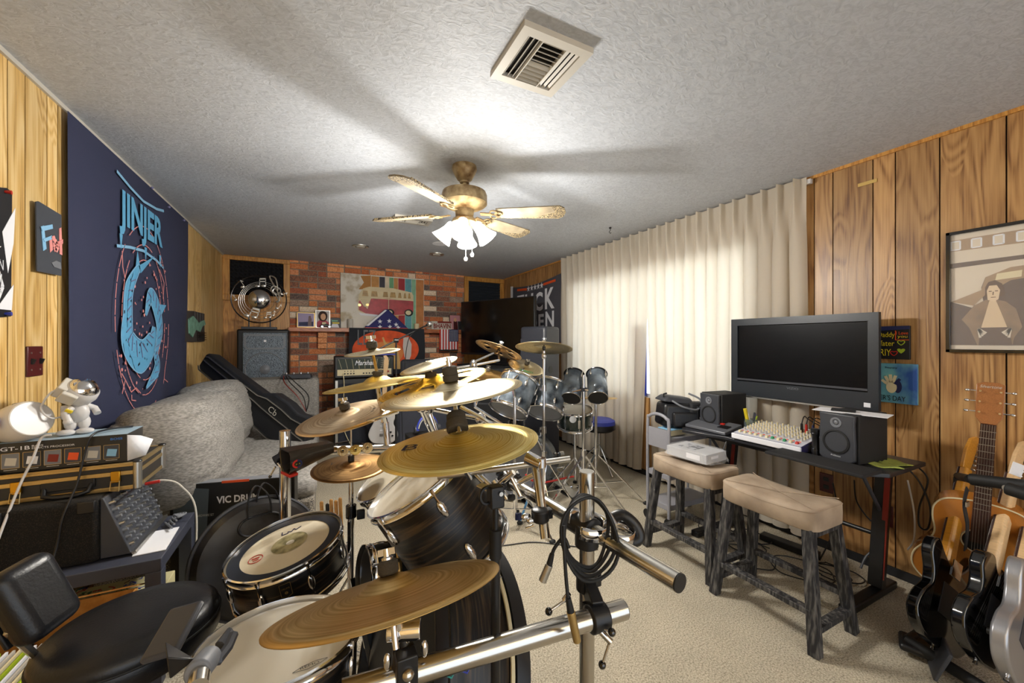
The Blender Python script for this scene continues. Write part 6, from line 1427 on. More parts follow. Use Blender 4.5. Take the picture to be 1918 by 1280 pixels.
# jingles
th = thing('jingle_ring', 'small tambourine jingles clamped behind the dark cymbal', 'percussion', at(665, 843, 1.5))
for px, py, m_ in ((642, 845, 'cym_pale'), (666, 843, 'cym_gold'), (688, 839, 'cym_pale')):
    m1 = frame(at(px, py, 1.47), V(-.1, -.8, .5)); MB(m1).lathe([(.002, .006), (.006, .006), (.009, .001), (.019, .0), (.0195, -.002)], n=28, caps=False).build('jingle', M[m_], th, solid=.001); MB(m1).ball((0, 0, .007), .003, n=8).build('rivet', M['darksteel'], th)
for k in range(5):
    a_ = at(628 + 12 * k, 832 + (k % 2) * 10, 1.56); MB().beam(a_, a_ + V(.05, .02, -.012 * (k % 3)), .012, .006).build('mounting_arm', M['brass'] if k % 2 else M['darksteel'], th)
# cowbell
a0, a1 = at(534, 866, 1.36), at(620, 838, 1.5)
th = thing('cowbell', 'long black cowbell with a round red white and blue sticker on the left post', 'cowbell', a0)
ax = (a1 - a0).normalized(); cm = frame(a0, ax, V(YC, -YS, 0)) @ Matrix.Diagonal((1.25, 1.25, 1, 1)); L_ = (a1 - a0).length
def sq(w_, h_, z): return [(-w_ * .8, -h_, z), (w_ * .8, -h_, z), (w_, -h_ * .7, z), (w_ * .9, h_ * .6, z), (w_ * .5, h_, z), (-w_ * .5, h_, z), (-w_ * .9, h_ * .6, z), (-w_, -h_ * .7, z)]
vs = sq(.03, .036, 0) + sq(.017, .017, L_) + sq(.026, .031, .002) + sq(.014, .013, L_ - .006)
fs = [(i, (i + 1) % 8, 8 + (i + 1) % 8, 8 + i) for i in range(8)] + [tuple(range(8, 16))] + [(16 + i, 24 + i, 24 + (i + 1) % 8, 16 + (i + 1) % 8) for i in range(8)] + [tuple(range(31, 23, -1))] + [(i, 16 + i, 16 + (i + 1) % 8, (i + 1) % 8) for i in range(8)]
MB(cm).add(vs, fs).build('bell_body', mat('black_enamel', '#2a2622', .35, coat=.3), th)
q = at(557, 869, 1.33); sm_ = frame(q, V(.25, -.93, -.2))
MB(sm_).lathe([(.001, .001), (.0155, .001)], n=28, caps=False).build('sticker', M['red'], th); MB(sm_).lathe([(.001, .0016), (.0155, .0016)], n=14, a0=-pi / 2, a1=pi / 2, caps=False).build('sticker_blue_half', M['navy'], th); MB(sm_).lathe([(.001, .0022), (.0095, .0022)], n=24, caps=False).build('sticker_centre', M['black'], th)
text('sticker_lettering', 'J-1', sm_ @ T(-.007, -.003, .0026), .014, .006, M['yellow'], th)
MB(cm).box((0, .036, .012), (.05, .008, .03)).build('rubber_bumper', M['red'], th, bevel=.002)
MB().cyl(at(515, 865, 1.42), at(530, 856, 1.44), .02).build('mount_knob', M['darksteel'], th)
# sticks
for k, (px, py) in enumerate(((602, 940), (613, 944), (620, 936), (629, 938), (637, 933))):
    a_, b_ = at(px, py, 1.66), at(px + 5, py + 110, 1.62); o = MB().cyl(b_, a_ + (b_ - a_).normalized() * .004, .0072, .0072, 14).ball(a_ + (b_ - a_).normalized() * .005, .0072).build('drumstick', M['black'] if k == 1 else M['stick'])
    tag(o, ['leftmost pale drumstick in the holder behind the snare', 'single black drumstick in the holder behind the snare', 'middle drumstick standing right beside the black one', 'fourth drumstick from the left in the holder behind the snare', 'rightmost drumstick in the holder next to the hi-hat stand'][k], 'drumstick', 'drumsticks in the holder')
q = at(622, 1032, 1.63); th = thing('stick_holder', 'black cup holding the upright drumsticks beside the snare drum', 'holder', q); MB(T(*q)).lathe([(.03, -.12), (.035, .08), (.031, .08), (.027, -.115), (.001, -.115)], n=24).build('cup', M['blackmatte'], th)
MB().tube([q - V(0, 0, .02), V(lp_.x + .1, lp_.y - .1, q.z - .05), V(lp_.x, lp_.y, q.z - .05)], .006).build('mounting_arm', M['chrome'], th)
# --- electronic pad clamp, bottom left
q = at(315, 1215, .62); th = thing('trigger_pad', 'black angular plastic clamp pad on a grey arm at the floor tom edge', 'trigger pad', q)
pm_ = quadframe(at(270, 1243, .60), at(318, 1160, .66), at(330, 1262, .58)); MB(pm_).box((.042, .02, 0), (.085, .055, .012)).build('plate', M['darkgrey'], th, bevel=.007, seg=3)
MB().add([at(308, 1200, .60), at(368, 1235, .575), at(318, 1275, .565), at(312, 1232, .56)], [(0, 1, 3), (1, 2, 3), (0, 3, 2), (0, 2, 1)]).build('gusset', M['black'], th, bevel=.002)
MB().cyl(at(368, 1262, .56), at(392, 1232, .60), .017, n=24).build('swivel', M['grey'], th, bevel=.003); MB().cyl(at(378, 1240, .585), at(370, 1290, .54), .013, n=18).build('arm', M['steel'], th)
MB().tube([at(385, 1240, .59), at(410, 1236, .60), at(425, 1215, .62), at(436, 1190, .64), at(432, 1184, .645), at(412, 1210, .62)], .008, 8).build('hook', M['darkgrey'], th)
# --- drum throne
sc_ = onz(252, 1160, .52); 
th = thing('drum_throne', 'black leather round drum throne with padded backrest in the left foreground', 'stool', (sc_.x, sc_.y, 0))
SM = T(sc_.x, sc_.y, 0) @ rot('Z', 30) @ Matrix.Diagonal((1.0, .92, 1, 1))
MB(SM).lathe([(.001, .53), (.13, .532), (.18, .525), (.2, .508), (.205, .49), (.203, .485), (.206, .48), (.205, .44), (.195, .425), (.001, .425)], n=64, caps=False).build('seat', M['leather'], th)
MB(SM).ring(.2045, .004, T(0, 0, .486), n=64).build('seam_piping', M['rubber'], th)
MB().cyl((sc_.x, sc_.y, .12), (sc_.x, sc_.y, .43), .02).build('column', M['chrome'], th)
MB().tube([V(sc_.x + .02 * cos(t), sc_.y + .02 * sin(t), .2 + t * .004) for t in [k * .5 for k in range(60)]], .005, 6).build('threaded_sleeve', M['alu'], th)
for k in range(3): a = radians(10 + 120 * k); MB().cyl((sc_.x, sc_.y, .25), (sc_.x + .27 * cos(a), sc_.y + .27 * sin(a), .015), .011).ball((sc_.x + .27 * cos(a), sc_.y + .27 * sin(a), .018), .018).build('leg', M['chrome'], th)
bc = at(62, 1120, 1.02)
bm1 = quadframe(at(2, 1092, 1.06), at(52, 1050, 1.16), at(80, 1195, .93)); 
ctr = bc; ux = V(.35, .82, .1).normalized(); uy = V(.35, -.1, -.9); uy = (uy - ux * uy.dot(ux)).normalized(); uz = ux.cross(uy)
BM = Matrix((ux, uy, uz)).transposed().to_4x4(); BM.translation = ctr
MB(BM).box((0, 0, 0), (.13, .20, .075)).build('backrest', M['leather'], th, bevel=.03, seg=5)
MB(BM).box((0, 0, .045), (.12, .17, .012)).build('backrest_plate', M['black'], th, bevel=.004)
MB().tube([ctr - V(.03, 0, .02), V(ctr.x - .02, ctr.y - .05, .62), V(sc_.x - .16, sc_.y - .02, .44), V(sc_.x, sc_.y, .42)], .009).build('backrest_bracket', M['steel'], th)
# ================================================================== SECOND KIT BY THE CURTAINS
M['marble'] = speckle('steel_blue_marble_wrap', '#1c232b', '#8f9ba6', 9, .2, .1, (.3, .7), .002, 5, metal=.3)
def fitd(e, R, side=-1, below=False): return fit_disc(*e, R, side, below)
def shellrun(label, e, R, L, name, shell='marble', nl=6, group=None, inner=None, **k):
    C, n = fitd(e, R)                                   # the open or lower end faces the camera
    return drum(label, C, n, R, L, M[shell], nl, group, name, k.pop('head', 'grey'), badge=False, **k)
shellrun('grey marbled tom tilted left of the pair in the far kit', (952, 768, 36, 11, -22), .15, .27, 'rack_tom')
shellrun('grey marbled tom standing left of the two tube drums in the far kit', (1020, 772, 33, 13, -12), .145, .25, 'rack_tom')
for e, lb in (((1069, 747, 18.5, 11, -10), 'left steel tube drum of the pair before the curtain'), ((1120, 746, 19, 12, 0), 'right steel tube drum of the pair before the curtain')):
    C, n = fitd(e, .08)
    fm = frame(C, n, V(YC, -YS, 0)); th = thing('tube_drum', lb, 'drum', fm, 'tube drums')
    MB(fm).lathe([(.08, 0), (.08, -.26)], n=48, caps=False).build('shell', M['marble'], th, solid=.004)
    MB(fm).lathe([(.001, -.004), (.078, -.004)], n=36, caps=False).build('dark_opening', M['rubber'], th)
    MB(fm).ring(.08, .003, n=40).build('edge_bead', M['steel'], th)
    MB(fm).lathe([(.001, -.245), (.077, -.245)], n=36, caps=False).build('drumhead', M['printblack'], th)
    MB(fm).ring(.086, .006, T(0, 0, -.262), n=40).build('hoop', M['darksteel'], th)
    for k in range(4):
        A = fm @ Matrix.Rotation(pi / 4 + k * pi / 2, 4, 'Z'); MB(A).ball((.088, 0, -.215), .012, (.8, 1, 1.8), 10).cyl((.09, 0, -.215), (.09, 0, -.262), .004, n=8).build('tension_lug', M['steel'], th)
C, n = fit_disc(962, 868, 66, 58, 90, .29)
th, fm = drum('far bass drum with grey front head and chrome lugs', C, n, .29, .4, M['marble'], 8, name='bass_drum', head='grey', hh=.04, xdir=V(0, 0, 1), badge=False, bottom=False, hw=.012)
for s_ in (-1, 1): q = fm @ V(-.15, .27 * s_, -.12); MB().cyl(q, (q.x, q.y - .05, .012), .008).build('spur', M['chrome'], th)
for s_ in (-1, 1): q = fm @ V(-.285, .05 * s_, -.2); MB().cyl(q, (q.x, q.y, 0), .01).build('riser_post', M['black'], th)
C = at(1077, 768, 3.5); th, fm = drum('dark green snare drum behind the steel tube drums', C, V(-.12, -.15, 1), .15, .15, mat('bottle_green', '#0d2420', .25, coat=.5), 8, name='snare_drum', head='headwhite', lugs='box', xdir=V(1, 0, 0), badge=False)
A = frame(at(1073, 786, 3.35), V(-.4, -.9, 0)); MB(A).lathe([(.03, 0), (.03, .002), (.001, .002)], n=24).build('badge', M['alu'], th)
th = thing('snare_stand', 'chrome folding stand under the dark green snare drum', 'stand', (C.x, C.y, 0)); base = C - V(0, 0, .2)
MB().cyl((C.x, C.y, .1), base, .012).build('tube', M['chrome'], th)
for k in range(3):
    a = radians(30 + 120 * k); d_ = V(cos(a), sin(a), 0); MB().cyl((C.x, C.y, .3), (C.x + .24 * d_.x, C.y + .24 * d_.y, .012), .008).build('leg', M['chrome'], th); MB().tube([base, base + d_ * .14 + V(0, 0, .02), base + d_ * .16 + V(0, 0, .06)], .005).build('basket_arm', M['chrome'], th)
q = at(1122, 790, 4.05); th = thing('drum_throne', 'round stool with a blue top behind the far kit', 'stool', (q.x, q.y, 0))
MB(T(q.x, q.y, 0)).lathe([(.001, q.z + .03), (.13, q.z + .03), (.16, q.z + .015), (.165, q.z - .02)], n=40, caps=False).build('seat_top', M['blue'], th)
MB(T(q.x, q.y, 0)).lathe([(.165, q.z - .02), (.165, q.z - .07), (.14, q.z - .09), (.001, q.z - .09)], n=40, caps=False).build('seat_side', M['leather'], th)
MB().cyl((q.x, q.y, .1), (q.x, q.y, q.z - .08), .014).build('column', M['chrome'], th)
for k in range(3): a = radians(k * 120 - 100); MB().cyl((q.x, q.y, .28), (q.x + .26 * cos(a), q.y + .26 * sin(a), .015), .009).build('leg', M['chrome'], th)
def cym2(label, e, R, m, **k):
    k.setdefault('stack', 'felt'); return cymbal(label, e, R, M[m], **k)
k1 = cym2('flat bronze cymbal on the tall straight stand before the curtain', (1019, 652, 54, 11.5, -3), .225, 'cym_pale', side=1, below=True)
k2 = cym2('vented bronze cymbal tilted steeply in front of the dark television', (934, 656, 46, 10, -21), .2, 'cym_rose', below=True, holes=True)
k3 = cym2('bronze cymbal with small green lettering above the left marbled tom', (985, 688, 34, 13, -17), .15, 'cym_pale', logo=('SABIAN', -.35, -.75, .7, .16, M['green']))
k4 = cym2('wide pale cymbal partly hidden behind the grooved foreground cymbal', (912, 703, 46, 12, -10), .2, 'cym_trad')
k5 = cym2('thin cymbal behind the right steel tube drum', (1120, 746, 37, 2.6, -1), .17, 'cym_trad', post=False)
def tripod(th, x, y, z, top, r=.012, a0=20, R_=.28, foot=True):
    MB().cyl((x, y, .1), (x, y, top), r).build('tube', M['chrome'], th)
    MB().cyl((x, y, z - .02), (x, y, z + .03), r * 1.7).build('collar', M['chrome'], th)
    for k in range(3):
        a = radians(a0 + 120 * k); e = V(x + R_ * cos(a), y + R_ * sin(a), .012)
        lg = MB().beam((x, y, z), e, .02, .006).beam((x, y, z * .35), V(x, y, 0).lerp(e, .55) + V(0, 0, z * .42), .014, .005).build('leg', M['chrome'], th)
        MB().ball(e, .018, (1.3, 1, .8)).build('rubber_foot', M['rubber'], lg)
q = k1[1]; th = thing('cymbal_stand', 'tall straight chrome cymbal stand before the far kit', 'cymbal stand', (q.x, q.y, 0)); tripod(th, q.x, q.y, .45, q.z - .02, .011, 80)
for z in (.95, .62): MB().cyl((q.x, q.y, z), (q.x, q.y, z + .05), .02).box((q.x - .025, q.y, z + .02), (.03, .012, .02)).build('height_clamp', M['chrome'], th)
oc = at(1093, 730, 3.2); 
th = thing('tube_drum_stand', 'chrome stand holding the pair of steel tube drums', 'stand', (oc.x, oc.y, 0)); tripod(th, oc.x, oc.y, .42, oc.z + .12, .013, 300, .36)
MB().box((oc.x, oc.y, oc.z + .0), (.05, .03, .03)).build('bracket', M['darkgrey'], th)
MB().tube([at(1071, 735, 3.15), oc, at(1118, 735, 3.15)], .009).build('cross_arm', M['chrome'], th)
q = at(1116, 800, 3.3); th = thing('cymbal_stand', 'chrome stand with wide tripod feet nearest the curtain', 'cymbal stand', (q.x, q.y, 0)); tripod(th, q.x, q.y, .40, k5[1].z, .012, 200, .4)
q = at(964, 745, 2.75); th = thing('boom_stand', 'chrome boom stand holding the vented and lettered cymbals', 'cymbal stand', (q.x, q.y, 0)); tripod(th, q.x, q.y, .45, q.z, .012, 60, .3)
MB().tube([at(835, 692, 2.9), at(886, 685, 2.9), at(935, 675, 2.95)], .01).build('boom_arm', M['chrome'], th); MB().ball(at(887, 684, 2.88), .03, (1, 1, 1.4)).build('boom_joint', M['chrome'], th)
MB().tube([at(935, 675, 2.95), k2[1]], .008).build('boom_rod', M['chrome'], th); MB().tube([at(888, 678, 2.9), at(925, 662, 2.95)], .008).build('boom_arm', M['chrome'], th)
MB().tube([q, at(960, 715, 2.9), k3[1]], .009).build('boom_rod', M['chrome'], th); MB().tube([at(887, 684, 2.88), V(q.x - .3, q.y, .9), V(q.x, q.y, .7)], .01).build('boom_rod', M['chrome'], th); MB().tube([k4[1], V(q.x - .3, q.y, .9)], .008).build('boom_rod', M['chrome'], th)
MB().ball(k1[1] + V(0, 0, -.06), .018, (1, 1, 1.6)).build('tilter', M['chrome'], th)
# far kit hardware near the floor
for (px, py, d, lb) in ((1000, 960, 3.0, 'double bass pedal lying under the far bass drum'), (1062, 935, 3.25, 'hi-hat pedal with silver foot board in the far kit')):
    q = onz(px, py - 12, .0); th = thing('drum_pedal', lb, 'pedal', q)
    MB().box(q + V(0, .0, .03), (.09, .28, .012), R=rot('X', 8)).build('foot_board', M['alu'], th, bevel=.003); MB().box(q + V(0, 0, .008), (.11, .3, .01)).build('base_plate', M['black'], th)
    for s_ in (-1, 1): MB().cyl(q + V(.05 * s_, .13, .0), q + V(.05 * s_, .13, .2), .008).build('frame_post', M['chrome'], th)
    MB().cyl(q + V(-.06, .13, .18), q + V(.06, .13, .18), .006).build('axle', M['chrome'], th); MB().cyl(q + V(0, .13, .18), q + V(0, .09, .32), .004).cyl(q + V(-.02, .09, .32), q + V(.02, .09, .32), .022).build('beater', M['chrome'], th)
for k, (px, py, dx) in enumerate(((975, 905, .3), (1005, 900, -.25), (1040, 930, .28), (945, 930, .2))):
    q = onz(px, py, 0.0) + V(0, .25, 0); th = thing('hardware_stand', ['leftmost', 'second', 'third', 'nearest'][k] + ' low folded chrome tripod in the clutter behind the rack', 'stand', (q.x, q.y, 0), 'folded tripods in the far kit'); tripod(th, q.x, q.y, .38, .55, .01, 40 * k, .27)
cable('red_tipped_lead', [onz(985, 890, .3), onz(1010, 905, .2), onz(1062, 895, .15), onz(1075, 893, .15)], .008, M['red'], 'dark lead with an orange-red tip among the far stands')
o = MB().cyl(at(968, 962, 1.15), at(968, 974, 1.15), .005).box(at(973, 968, 1.15), (.012, .006, .02)).build('lock_tag', M['navy']); 
tag(o, 'tiny navy tag hanging left of the rack clamp', 'tag')
cable('floor_cable', [onz(800, 1040, .006), onz(945, 1022, .006), onz(1000, 1016, .006), onz(1060, 1022, .006), onz(1120, 1030, .006)], .0035, M['black'], 'thin black cable running across the carpet behind the rack post')
# ================================================================== RIGHT SIDE
# ---- bar stools
M['suede'] = speckle('taupe_suede_leather', '#8f7d6a', '#b7a48e', 5, .75, .15, (.35, .65))
M['rustic'] = speckle('rubbed_black_timber', '#1b1b1f', '#6d6a66', 22, .6, .5, (.45, .75), .002, 5, stretch=(4, 4, .6))
def stool(o):
    th = thing('bar_stool', 'bar stool with taupe saddle seat in the middle of the carpet, nearest the camera', 'stool', o, 'taupe saddle bar stools')
    X, Y, Hh = .30, .48, .61
    def fn(u, v):
        a = 2 * pi * u; sx = math.copysign(abs(cos(a)) ** .28, cos(a)); sy = math.copysign(abs(sin(a)) ** .28, sin(a)); return sx, sy
    rings = [(.94, -.085), (1, -.078), (1.005, -.03), (1.0, -.014), (.985, -.006), (.94, .0), (.7, .006), (.4, .008), (.02, .004)]
    vs = []; fs = []; n = 64
    for s_, z in rings:
        for k in range(n):
            sx, sy = fn(k / n, 0); y = sy * .225 * s_; x = sx * .135 * s_
            dip = .022 * (abs(y) / .225) ** 2 if z > -.03 else 0
            vs.append(Vector(o) + V(x, y, Hh - .022 + z + dip))
    for i in range(len(rings) - 1):
        for k in range(n): fs.append((i * n + k, i * n + (k + 1) % n, (i + 1) * n + (k + 1) % n, (i + 1) * n + k))
    fs.append(tuple(reversed(range(n))))
    MB().add(vs, fs).build('seat', M['suede'], th, ang=60)
    pp = [vs[3 * n + k] + V(0, 0, .002) for k in range(n)]
    MB().tube(pp, .002, 5, closed=True).build('seat_piping', M['suede'], th)
    for s_ in (1, -1): MB().tube([Vector(o) + V(-.12 * s_, -.2, Hh + .0), Vector(o) + V(0, 0, Hh - .012), Vector(o) + V(.12 * s_, .2, Hh + .0)], .0018, 5).build('seat_seam', M['suede'], th)
    for sx in (-1, 1):
        for sy in (-1, 1):
            a = Vector(o) + V(sx * .155, sy * .235, 0); b_ = Vector(o) + V(sx * .105, sy * .185, Hh - .10)
            MB().beam(a, b_, .042, .042, up=(1, 0, 0)).build('leg', M['rustic'], th, bevel=.002)
    def rail(p, q): MB().beam(Vector(o) + V(*p), Vector(o) + V(*q), .024, .04, up=(1, 0, 0) if abs(p[1] - q[1]) > .1 else (0, 1, 0)).build('rail', M['rustic'], th, bevel=.002)
    rail((-.14, -.215, .17), (-.14, .215, .17)); rail((.14, -.215, .17), (.14, .215, .17)); rail((-.145, -.222, .1), (.145, -.222, .1)); rail((-.145, .222, .1), (.145, .222, .1)); rail((-.11, -.19, Hh - .12), (.11, -.19, Hh - .12)); rail((-.11, .19, Hh - .12), (.11, .19, Hh - .12))
    return th
s1 = stool(V(2.05, 1.14, 0))
s2 = dup(s1, T(2.09, 1.66, 0), 'bar stool with taupe saddle seat carrying the plastic-wrapped carton')
# wrapped carton on the far stool
bc_ = V(2.11, 1.66, .62); th = thing('wrapped_carton', 'flat grey carton in loose clear plastic wrap on the far stool', 'box', bc_)
RB = rot('Z', 4)
MB(T(*bc_)).box((0, 0, .03), (.2, .27, .055), R=RB).build('carton', mat('pale_grey_card', '#b5b6ba', .5, var=.1), th, bevel=.002)
MB(T(*bc_)).box((0, .03, .0585), (.1, .12, .001), R=RB).build('printed_picture', speckle('grey_line_print', '#4c4e55', '#b5b6ba', 25, .5, 0, (.42, .5)), th)
MB(T(*bc_) @ RB).box((-.101, -.05, .03), (.001, .09, .03)).box((-.02, -.136, .035), (.07, .001, .016)).build('shipping_label', M['paper'], th)
pl = newmat('clear_film')[0]; pl.node_tree.nodes['Principled BSDF'].inputs['Alpha'].default_value = .22; pl.node_tree.nodes['Principled BSDF'].inputs['Roughness'].default_value = .12
M['film'] = pl
def fn(u, v):
    a = 2 * pi * u; sx = math.copysign(abs(cos(a)) ** .4, cos(a)); sy = math.copysign(abs(sin(a)) ** .4, sin(a)); h = [.004, .03, .063, .067][min(3, int(v * 3.999))]; s_ = [1.14, 1.05, 1.02, .05][min(3, int(v * 3.999))]
    w_ = 1 + .03 * sin(23 * a) * (1 - v); return bc_ + RB @ V(sx * .102 * s_ * w_, sy * .137 * s_ * w_ * (1.06 if v < .5 else 1), h)
MB().grid(fn, 90, 3).build('plastic_wrap', M['film'], th)
# ---- desk
DX0, DX1, DY0, DY1, DZ = 2.34, 2.80, .84, 1.97, .72
M['desk'] = mat('carbon_black_laminate', '#26272c', .35, var=.05)
th = thing('gaming_desk', 'black desk with angled red-striped legs along the right wall', 'desk', ((DX0 + DX1) / 2, (DY0 + DY1) / 2, 0))
out = [(DX0 + .06, DY0), (DX0, DY0 + .05), (DX0, DY0 + .22), (DX0 + .04, DY0 + .3), (DX0 + .04, DY1 - .3), (DX0, DY1 - .22), (DX0 - .04, DY1 - .05), (DX0 + .02, DY1), (DX1, DY1), (DX1, DY0)]
MB().poly(out, .022, z=DZ - .022).build('desktop', M['desk'], th, bevel=.004)
MB().bx(DX0 + .12, DX1 - .06, DY0 + .12, DY1 - .12, DZ - .06, DZ - .023).build('under_frame', M['black'], th)
for y in (DY0 + .14, DY1 - .14):
    MB().beam((DX1 - .07, y, DZ - .06), (DX0 + .3, y, .05), .05, .06, up=(0, 1, 0)).build('leg', M['black'], th, bevel=.003)
    MB().beam((DX1 - .1, y - .024, DZ - .1), (DX0 + .29, y - .024, .1), .008, .022, up=(0, 1, 0)).build('red_stripe', M['darkred'], th)
    MB().box((DX0 + .22, y, .022), (.5, .055, .04)).build('foot', M['black'], th, bevel=.008)
    MB().cyl((DX0 + .14, y, DZ - .05), (DX0 + .36, y, .42), .009).build('brace', M['darkgrey'], th)
MB().cyl((DX0 + .36, DY0 + .14, .3), (DX0 + .36, DY1 - .14, .3), .012).build('cross_beam', M['black'], th)
q = onz(1555, 876, DZ + .02)
o = MB().box((2.29, 1.08, DZ + .008), (.17, .44, .016), R=rot('Z', -2)).build('keyboard_tray', M['blackmatte'], None, bevel=.004); tag(o, 'flat black keyboard slab overhanging the near desk edge', 'keyboard')
def monitor(label, x, y, rz):
    fm = T(x, y, DZ + .001) @ rot('Z', rz); w_, d_, h = .18, .26, .25
    th = thing('studio_monitor', label, 'speaker', fm, 'studio monitor speakers')
    MB(fm).box((.0, .012, h / 2), (w_, d_ - .03, h)).build('cabinet', M['blackmatte'], th, bevel=.006)
    # front baffle in local -y, waisted
    fr = fm @ T(0, -d_ / 2 + .025, 0) @ K
    MB(fr).poly([(-.082, .015), (-.06, .0), (.06, .0), (.082, .015), (.082, .1), (.078, .2), (.082, .245), (-.082, .245), (-.078, .2), (-.082, .1)], .022).build('baffle', M['darkgrey'], th, bevel=.006, seg=3)
    MB(fr @ T(0, .1, .022)).lathe([(.062, 0), (.062, .004), (.054, .005), (.05, -.002), (.03, -.014), (.018, -.015), (.014, -.008), (.001, -.006)], n=40, caps=False).build('woofer', M['rubber'], th)
    MB(fr @ T(0, .1, .022)).lathe([(.018, -.012), (.012, -.006), (.001, -.004)], n=24, caps=False).build('dust_cap', M['grey'], th)
    MB(fr @ T(0, .1, .0225)).ring(.058, .003, n=40).build('woofer_rim', M['alu'], th)
    MB(fr @ T(0, .2, .022)).lathe([(.026, 0), (.026, .003), (.018, .003), (.012, -.002), (.009, .003), (.001, .006)], n=32, caps=False).build('tweeter', M['grey'], th)
    text('speaker_lettering', 'PreSonus', fr @ T(-.022, .025, .0235), .044, .007, M['paper'], th)
    return th
monitor('right black studio monitor speaker with round woofer beside the flashlight', 2.53, 1.04, -97)
monitor('left black studio monitor speaker near the heaped camera bag', 2.62, 1.84, -97)
# green cloth and phone under/on the monitor
def fn(u, v):
    a = 2 * pi * u; r_ = .04 + .11 * v; w_ = 1 + .15 * sin(5 * a) + .08 * sin(9 * a); return V(2.58 + r_ * w_ * .8 * cos(a), .99 + r_ * w_ * sin(a), DZ + .004 + .004 * sin(7 * a + 4 * v))
o = MB().grid(fn, 60, 5).build('cleaning_cloth', mat('lime_microfibre', '#a9b65a', .9, bump=.3, bscale=300), None, solid=.003); tag(o, 'crumpled lime green cloth under the right studio monitor', 'cloth')
o = MB().box((2.50, 1.03, DZ + .25), (.14, .3, .003), R=rot('Z', 10)).build('glass_shelf', M['paper']); tag(o, 'thin pale sheet lying on top of the right studio monitor', 'sheet')
o = MB().box((2.49, 1.06, DZ + .257), (.06, .1, .01), R=rot('Z', 20)).build('handheld_device', M['black'], None, bevel=.003); tag(o, 'small black handheld device on the pale sheet', 'device')
# big mixer
fm = T(2.36, 1.30, DZ + .002) @ rot('Z', -90 - 2)      # local x runs toward -y (photo right), local y toward +x (back)
L_, D_ = .40, .30
fm = Matrix(((0, 1, 0, 2.375), (-1, 0, 0, 1.60), (0, 0, 1, DZ + .002), (0, 0, 0, 1)))
M['mixwhite'] = mat('mixer_enamel', '#cfd0dc', .35)
th = thing('mixing_console', 'silver mixing console with rows of cream knobs in front of the television', 'mixer', fm)
MB(fm).add([(0, 0, 0), (L_, 0, 0), (L_, D_, 0), (0, D_, 0), (0, 0, .035), (L_, 0, .035), (L_, D_, .085), (0, D_, .085)], [(3, 2, 1, 0), (4, 5, 6, 7), (0, 1, 5, 4), (1, 2, 6, 5), (2, 3, 7, 6), (3, 0, 4, 7)]).build('console_body', mat('indigo_steel', '#3a3566', .35, .3), th, bevel=.004)
tp2 = fm @ T(0, 0, .036) @ rot('X', math.degrees(atan2(.05, D_)))
MB(tp2).box((L_ / 2, D_ / 2, .001), (L_ - .012, D_ - .012, .003)).build('top_panel', M['mixwhite'], th)
MB(fm).box((L_ / 2, -.005, .02), (L_, .012, .034)).build('front_lip', M['paper'], th, bevel=.005)
for i in range(11):
    for j in range(7):
        m_ = M['cream'] if j else M['offwhite']
        MB(tp2).cyl((.03 + i * .033, .085 + j * .03, .002), (.03 + i * .033, .085 + j * .03, .02), .0065, .005, 10).build('knob', m_, th) if i * 7 + j < 77 else None
for i in range(11):
    MB(tp2).box((.03 + i * .033, .035, .008), (.014, .022, .013), top=(.8, .5)).build('fader_cap', M['red'] if i > 9 else M['green'] if i in (6, 8) else M['cream'], th)
b_ = MB(tp2)
for i in range(11): b_.box((.03 + i * .033, .063, .004), (.01, .005, .004))
b_.build('mute_buttons', M['orange'], th)
for k, (x, m_) in enumerate(((.29, 'black'), (.315, 'red'), (.35, 'navy'), (.385, 'darkgrey'))):
    q = tp2 @ V(x, .22, .0); o = MB().cyl(q, q + V(0, 0, .055), .008, .006).build('jack_plug', M[m_]); tag(o, M[m_].name.split('_')[0] + ' jack plug standing in the ' + ['fourth', 'third', 'second', 'last'][k] + ' socket from the right of the mixing console', 'plug')
    q2 = q + V(0, 0, .055); cable('patch_cable', [q2, q2 + V(.03, .0, .04), q2 + V(.09, -.01 * k, .01), V(2.76, 1.2 - .03 * k, DZ + .05), V(2.82, 1.15 - .05 * k, DZ - .1)], .003, M['black'], 'thin black lead arching from the ' + M[m_].name.split('_')[0] + ' plug behind the mixing console', 'cable')
# small mixer / interface
fm = Matrix(((0, 1, 0, 2.39), (-1, 0, 0, 1.97), (0, 0, 1, DZ + .002), (0, 0, 0, 1)))
th = thing('small_mixer', 'small dark grey control surface left of the mixing console', 'mixer', fm)
MB(fm).add([(0, 0, 0), (.31, 0, 0), (.31, .18, 0), (0, .18, 0), (0, 0, .02), (.31, 0, .02), (.31, .18, .055), (0, .18, .055)], [(3, 2, 1, 0), (4, 5, 6, 7), (0, 1, 5, 4), (1, 2, 6, 5), (2, 3, 7, 6), (3, 0, 4, 7)]).build('body', mat('gunmetal', '#6c6e74', .4, .3), th, bevel=.005)
tp3 = fm @ T(0, 0, .021) @ rot('X', math.degrees(atan2(.035, .18)))
for i in range(9): MB(tp3).cyl((.02 + i * .022, .14, 0), (.02 + i * .022, .14, .014), .007, .006, 10).build('knob', M['offwhite'] if i < 7 else M['blue'], th)
MB(tp3).box((.21, .12, .004), (.03, .016, .008)).build('red_button', M['red'], th); MB(tp3).box((.25, .08, .002), (.07, .05, .003)).build('button_panel', M['black'], th)
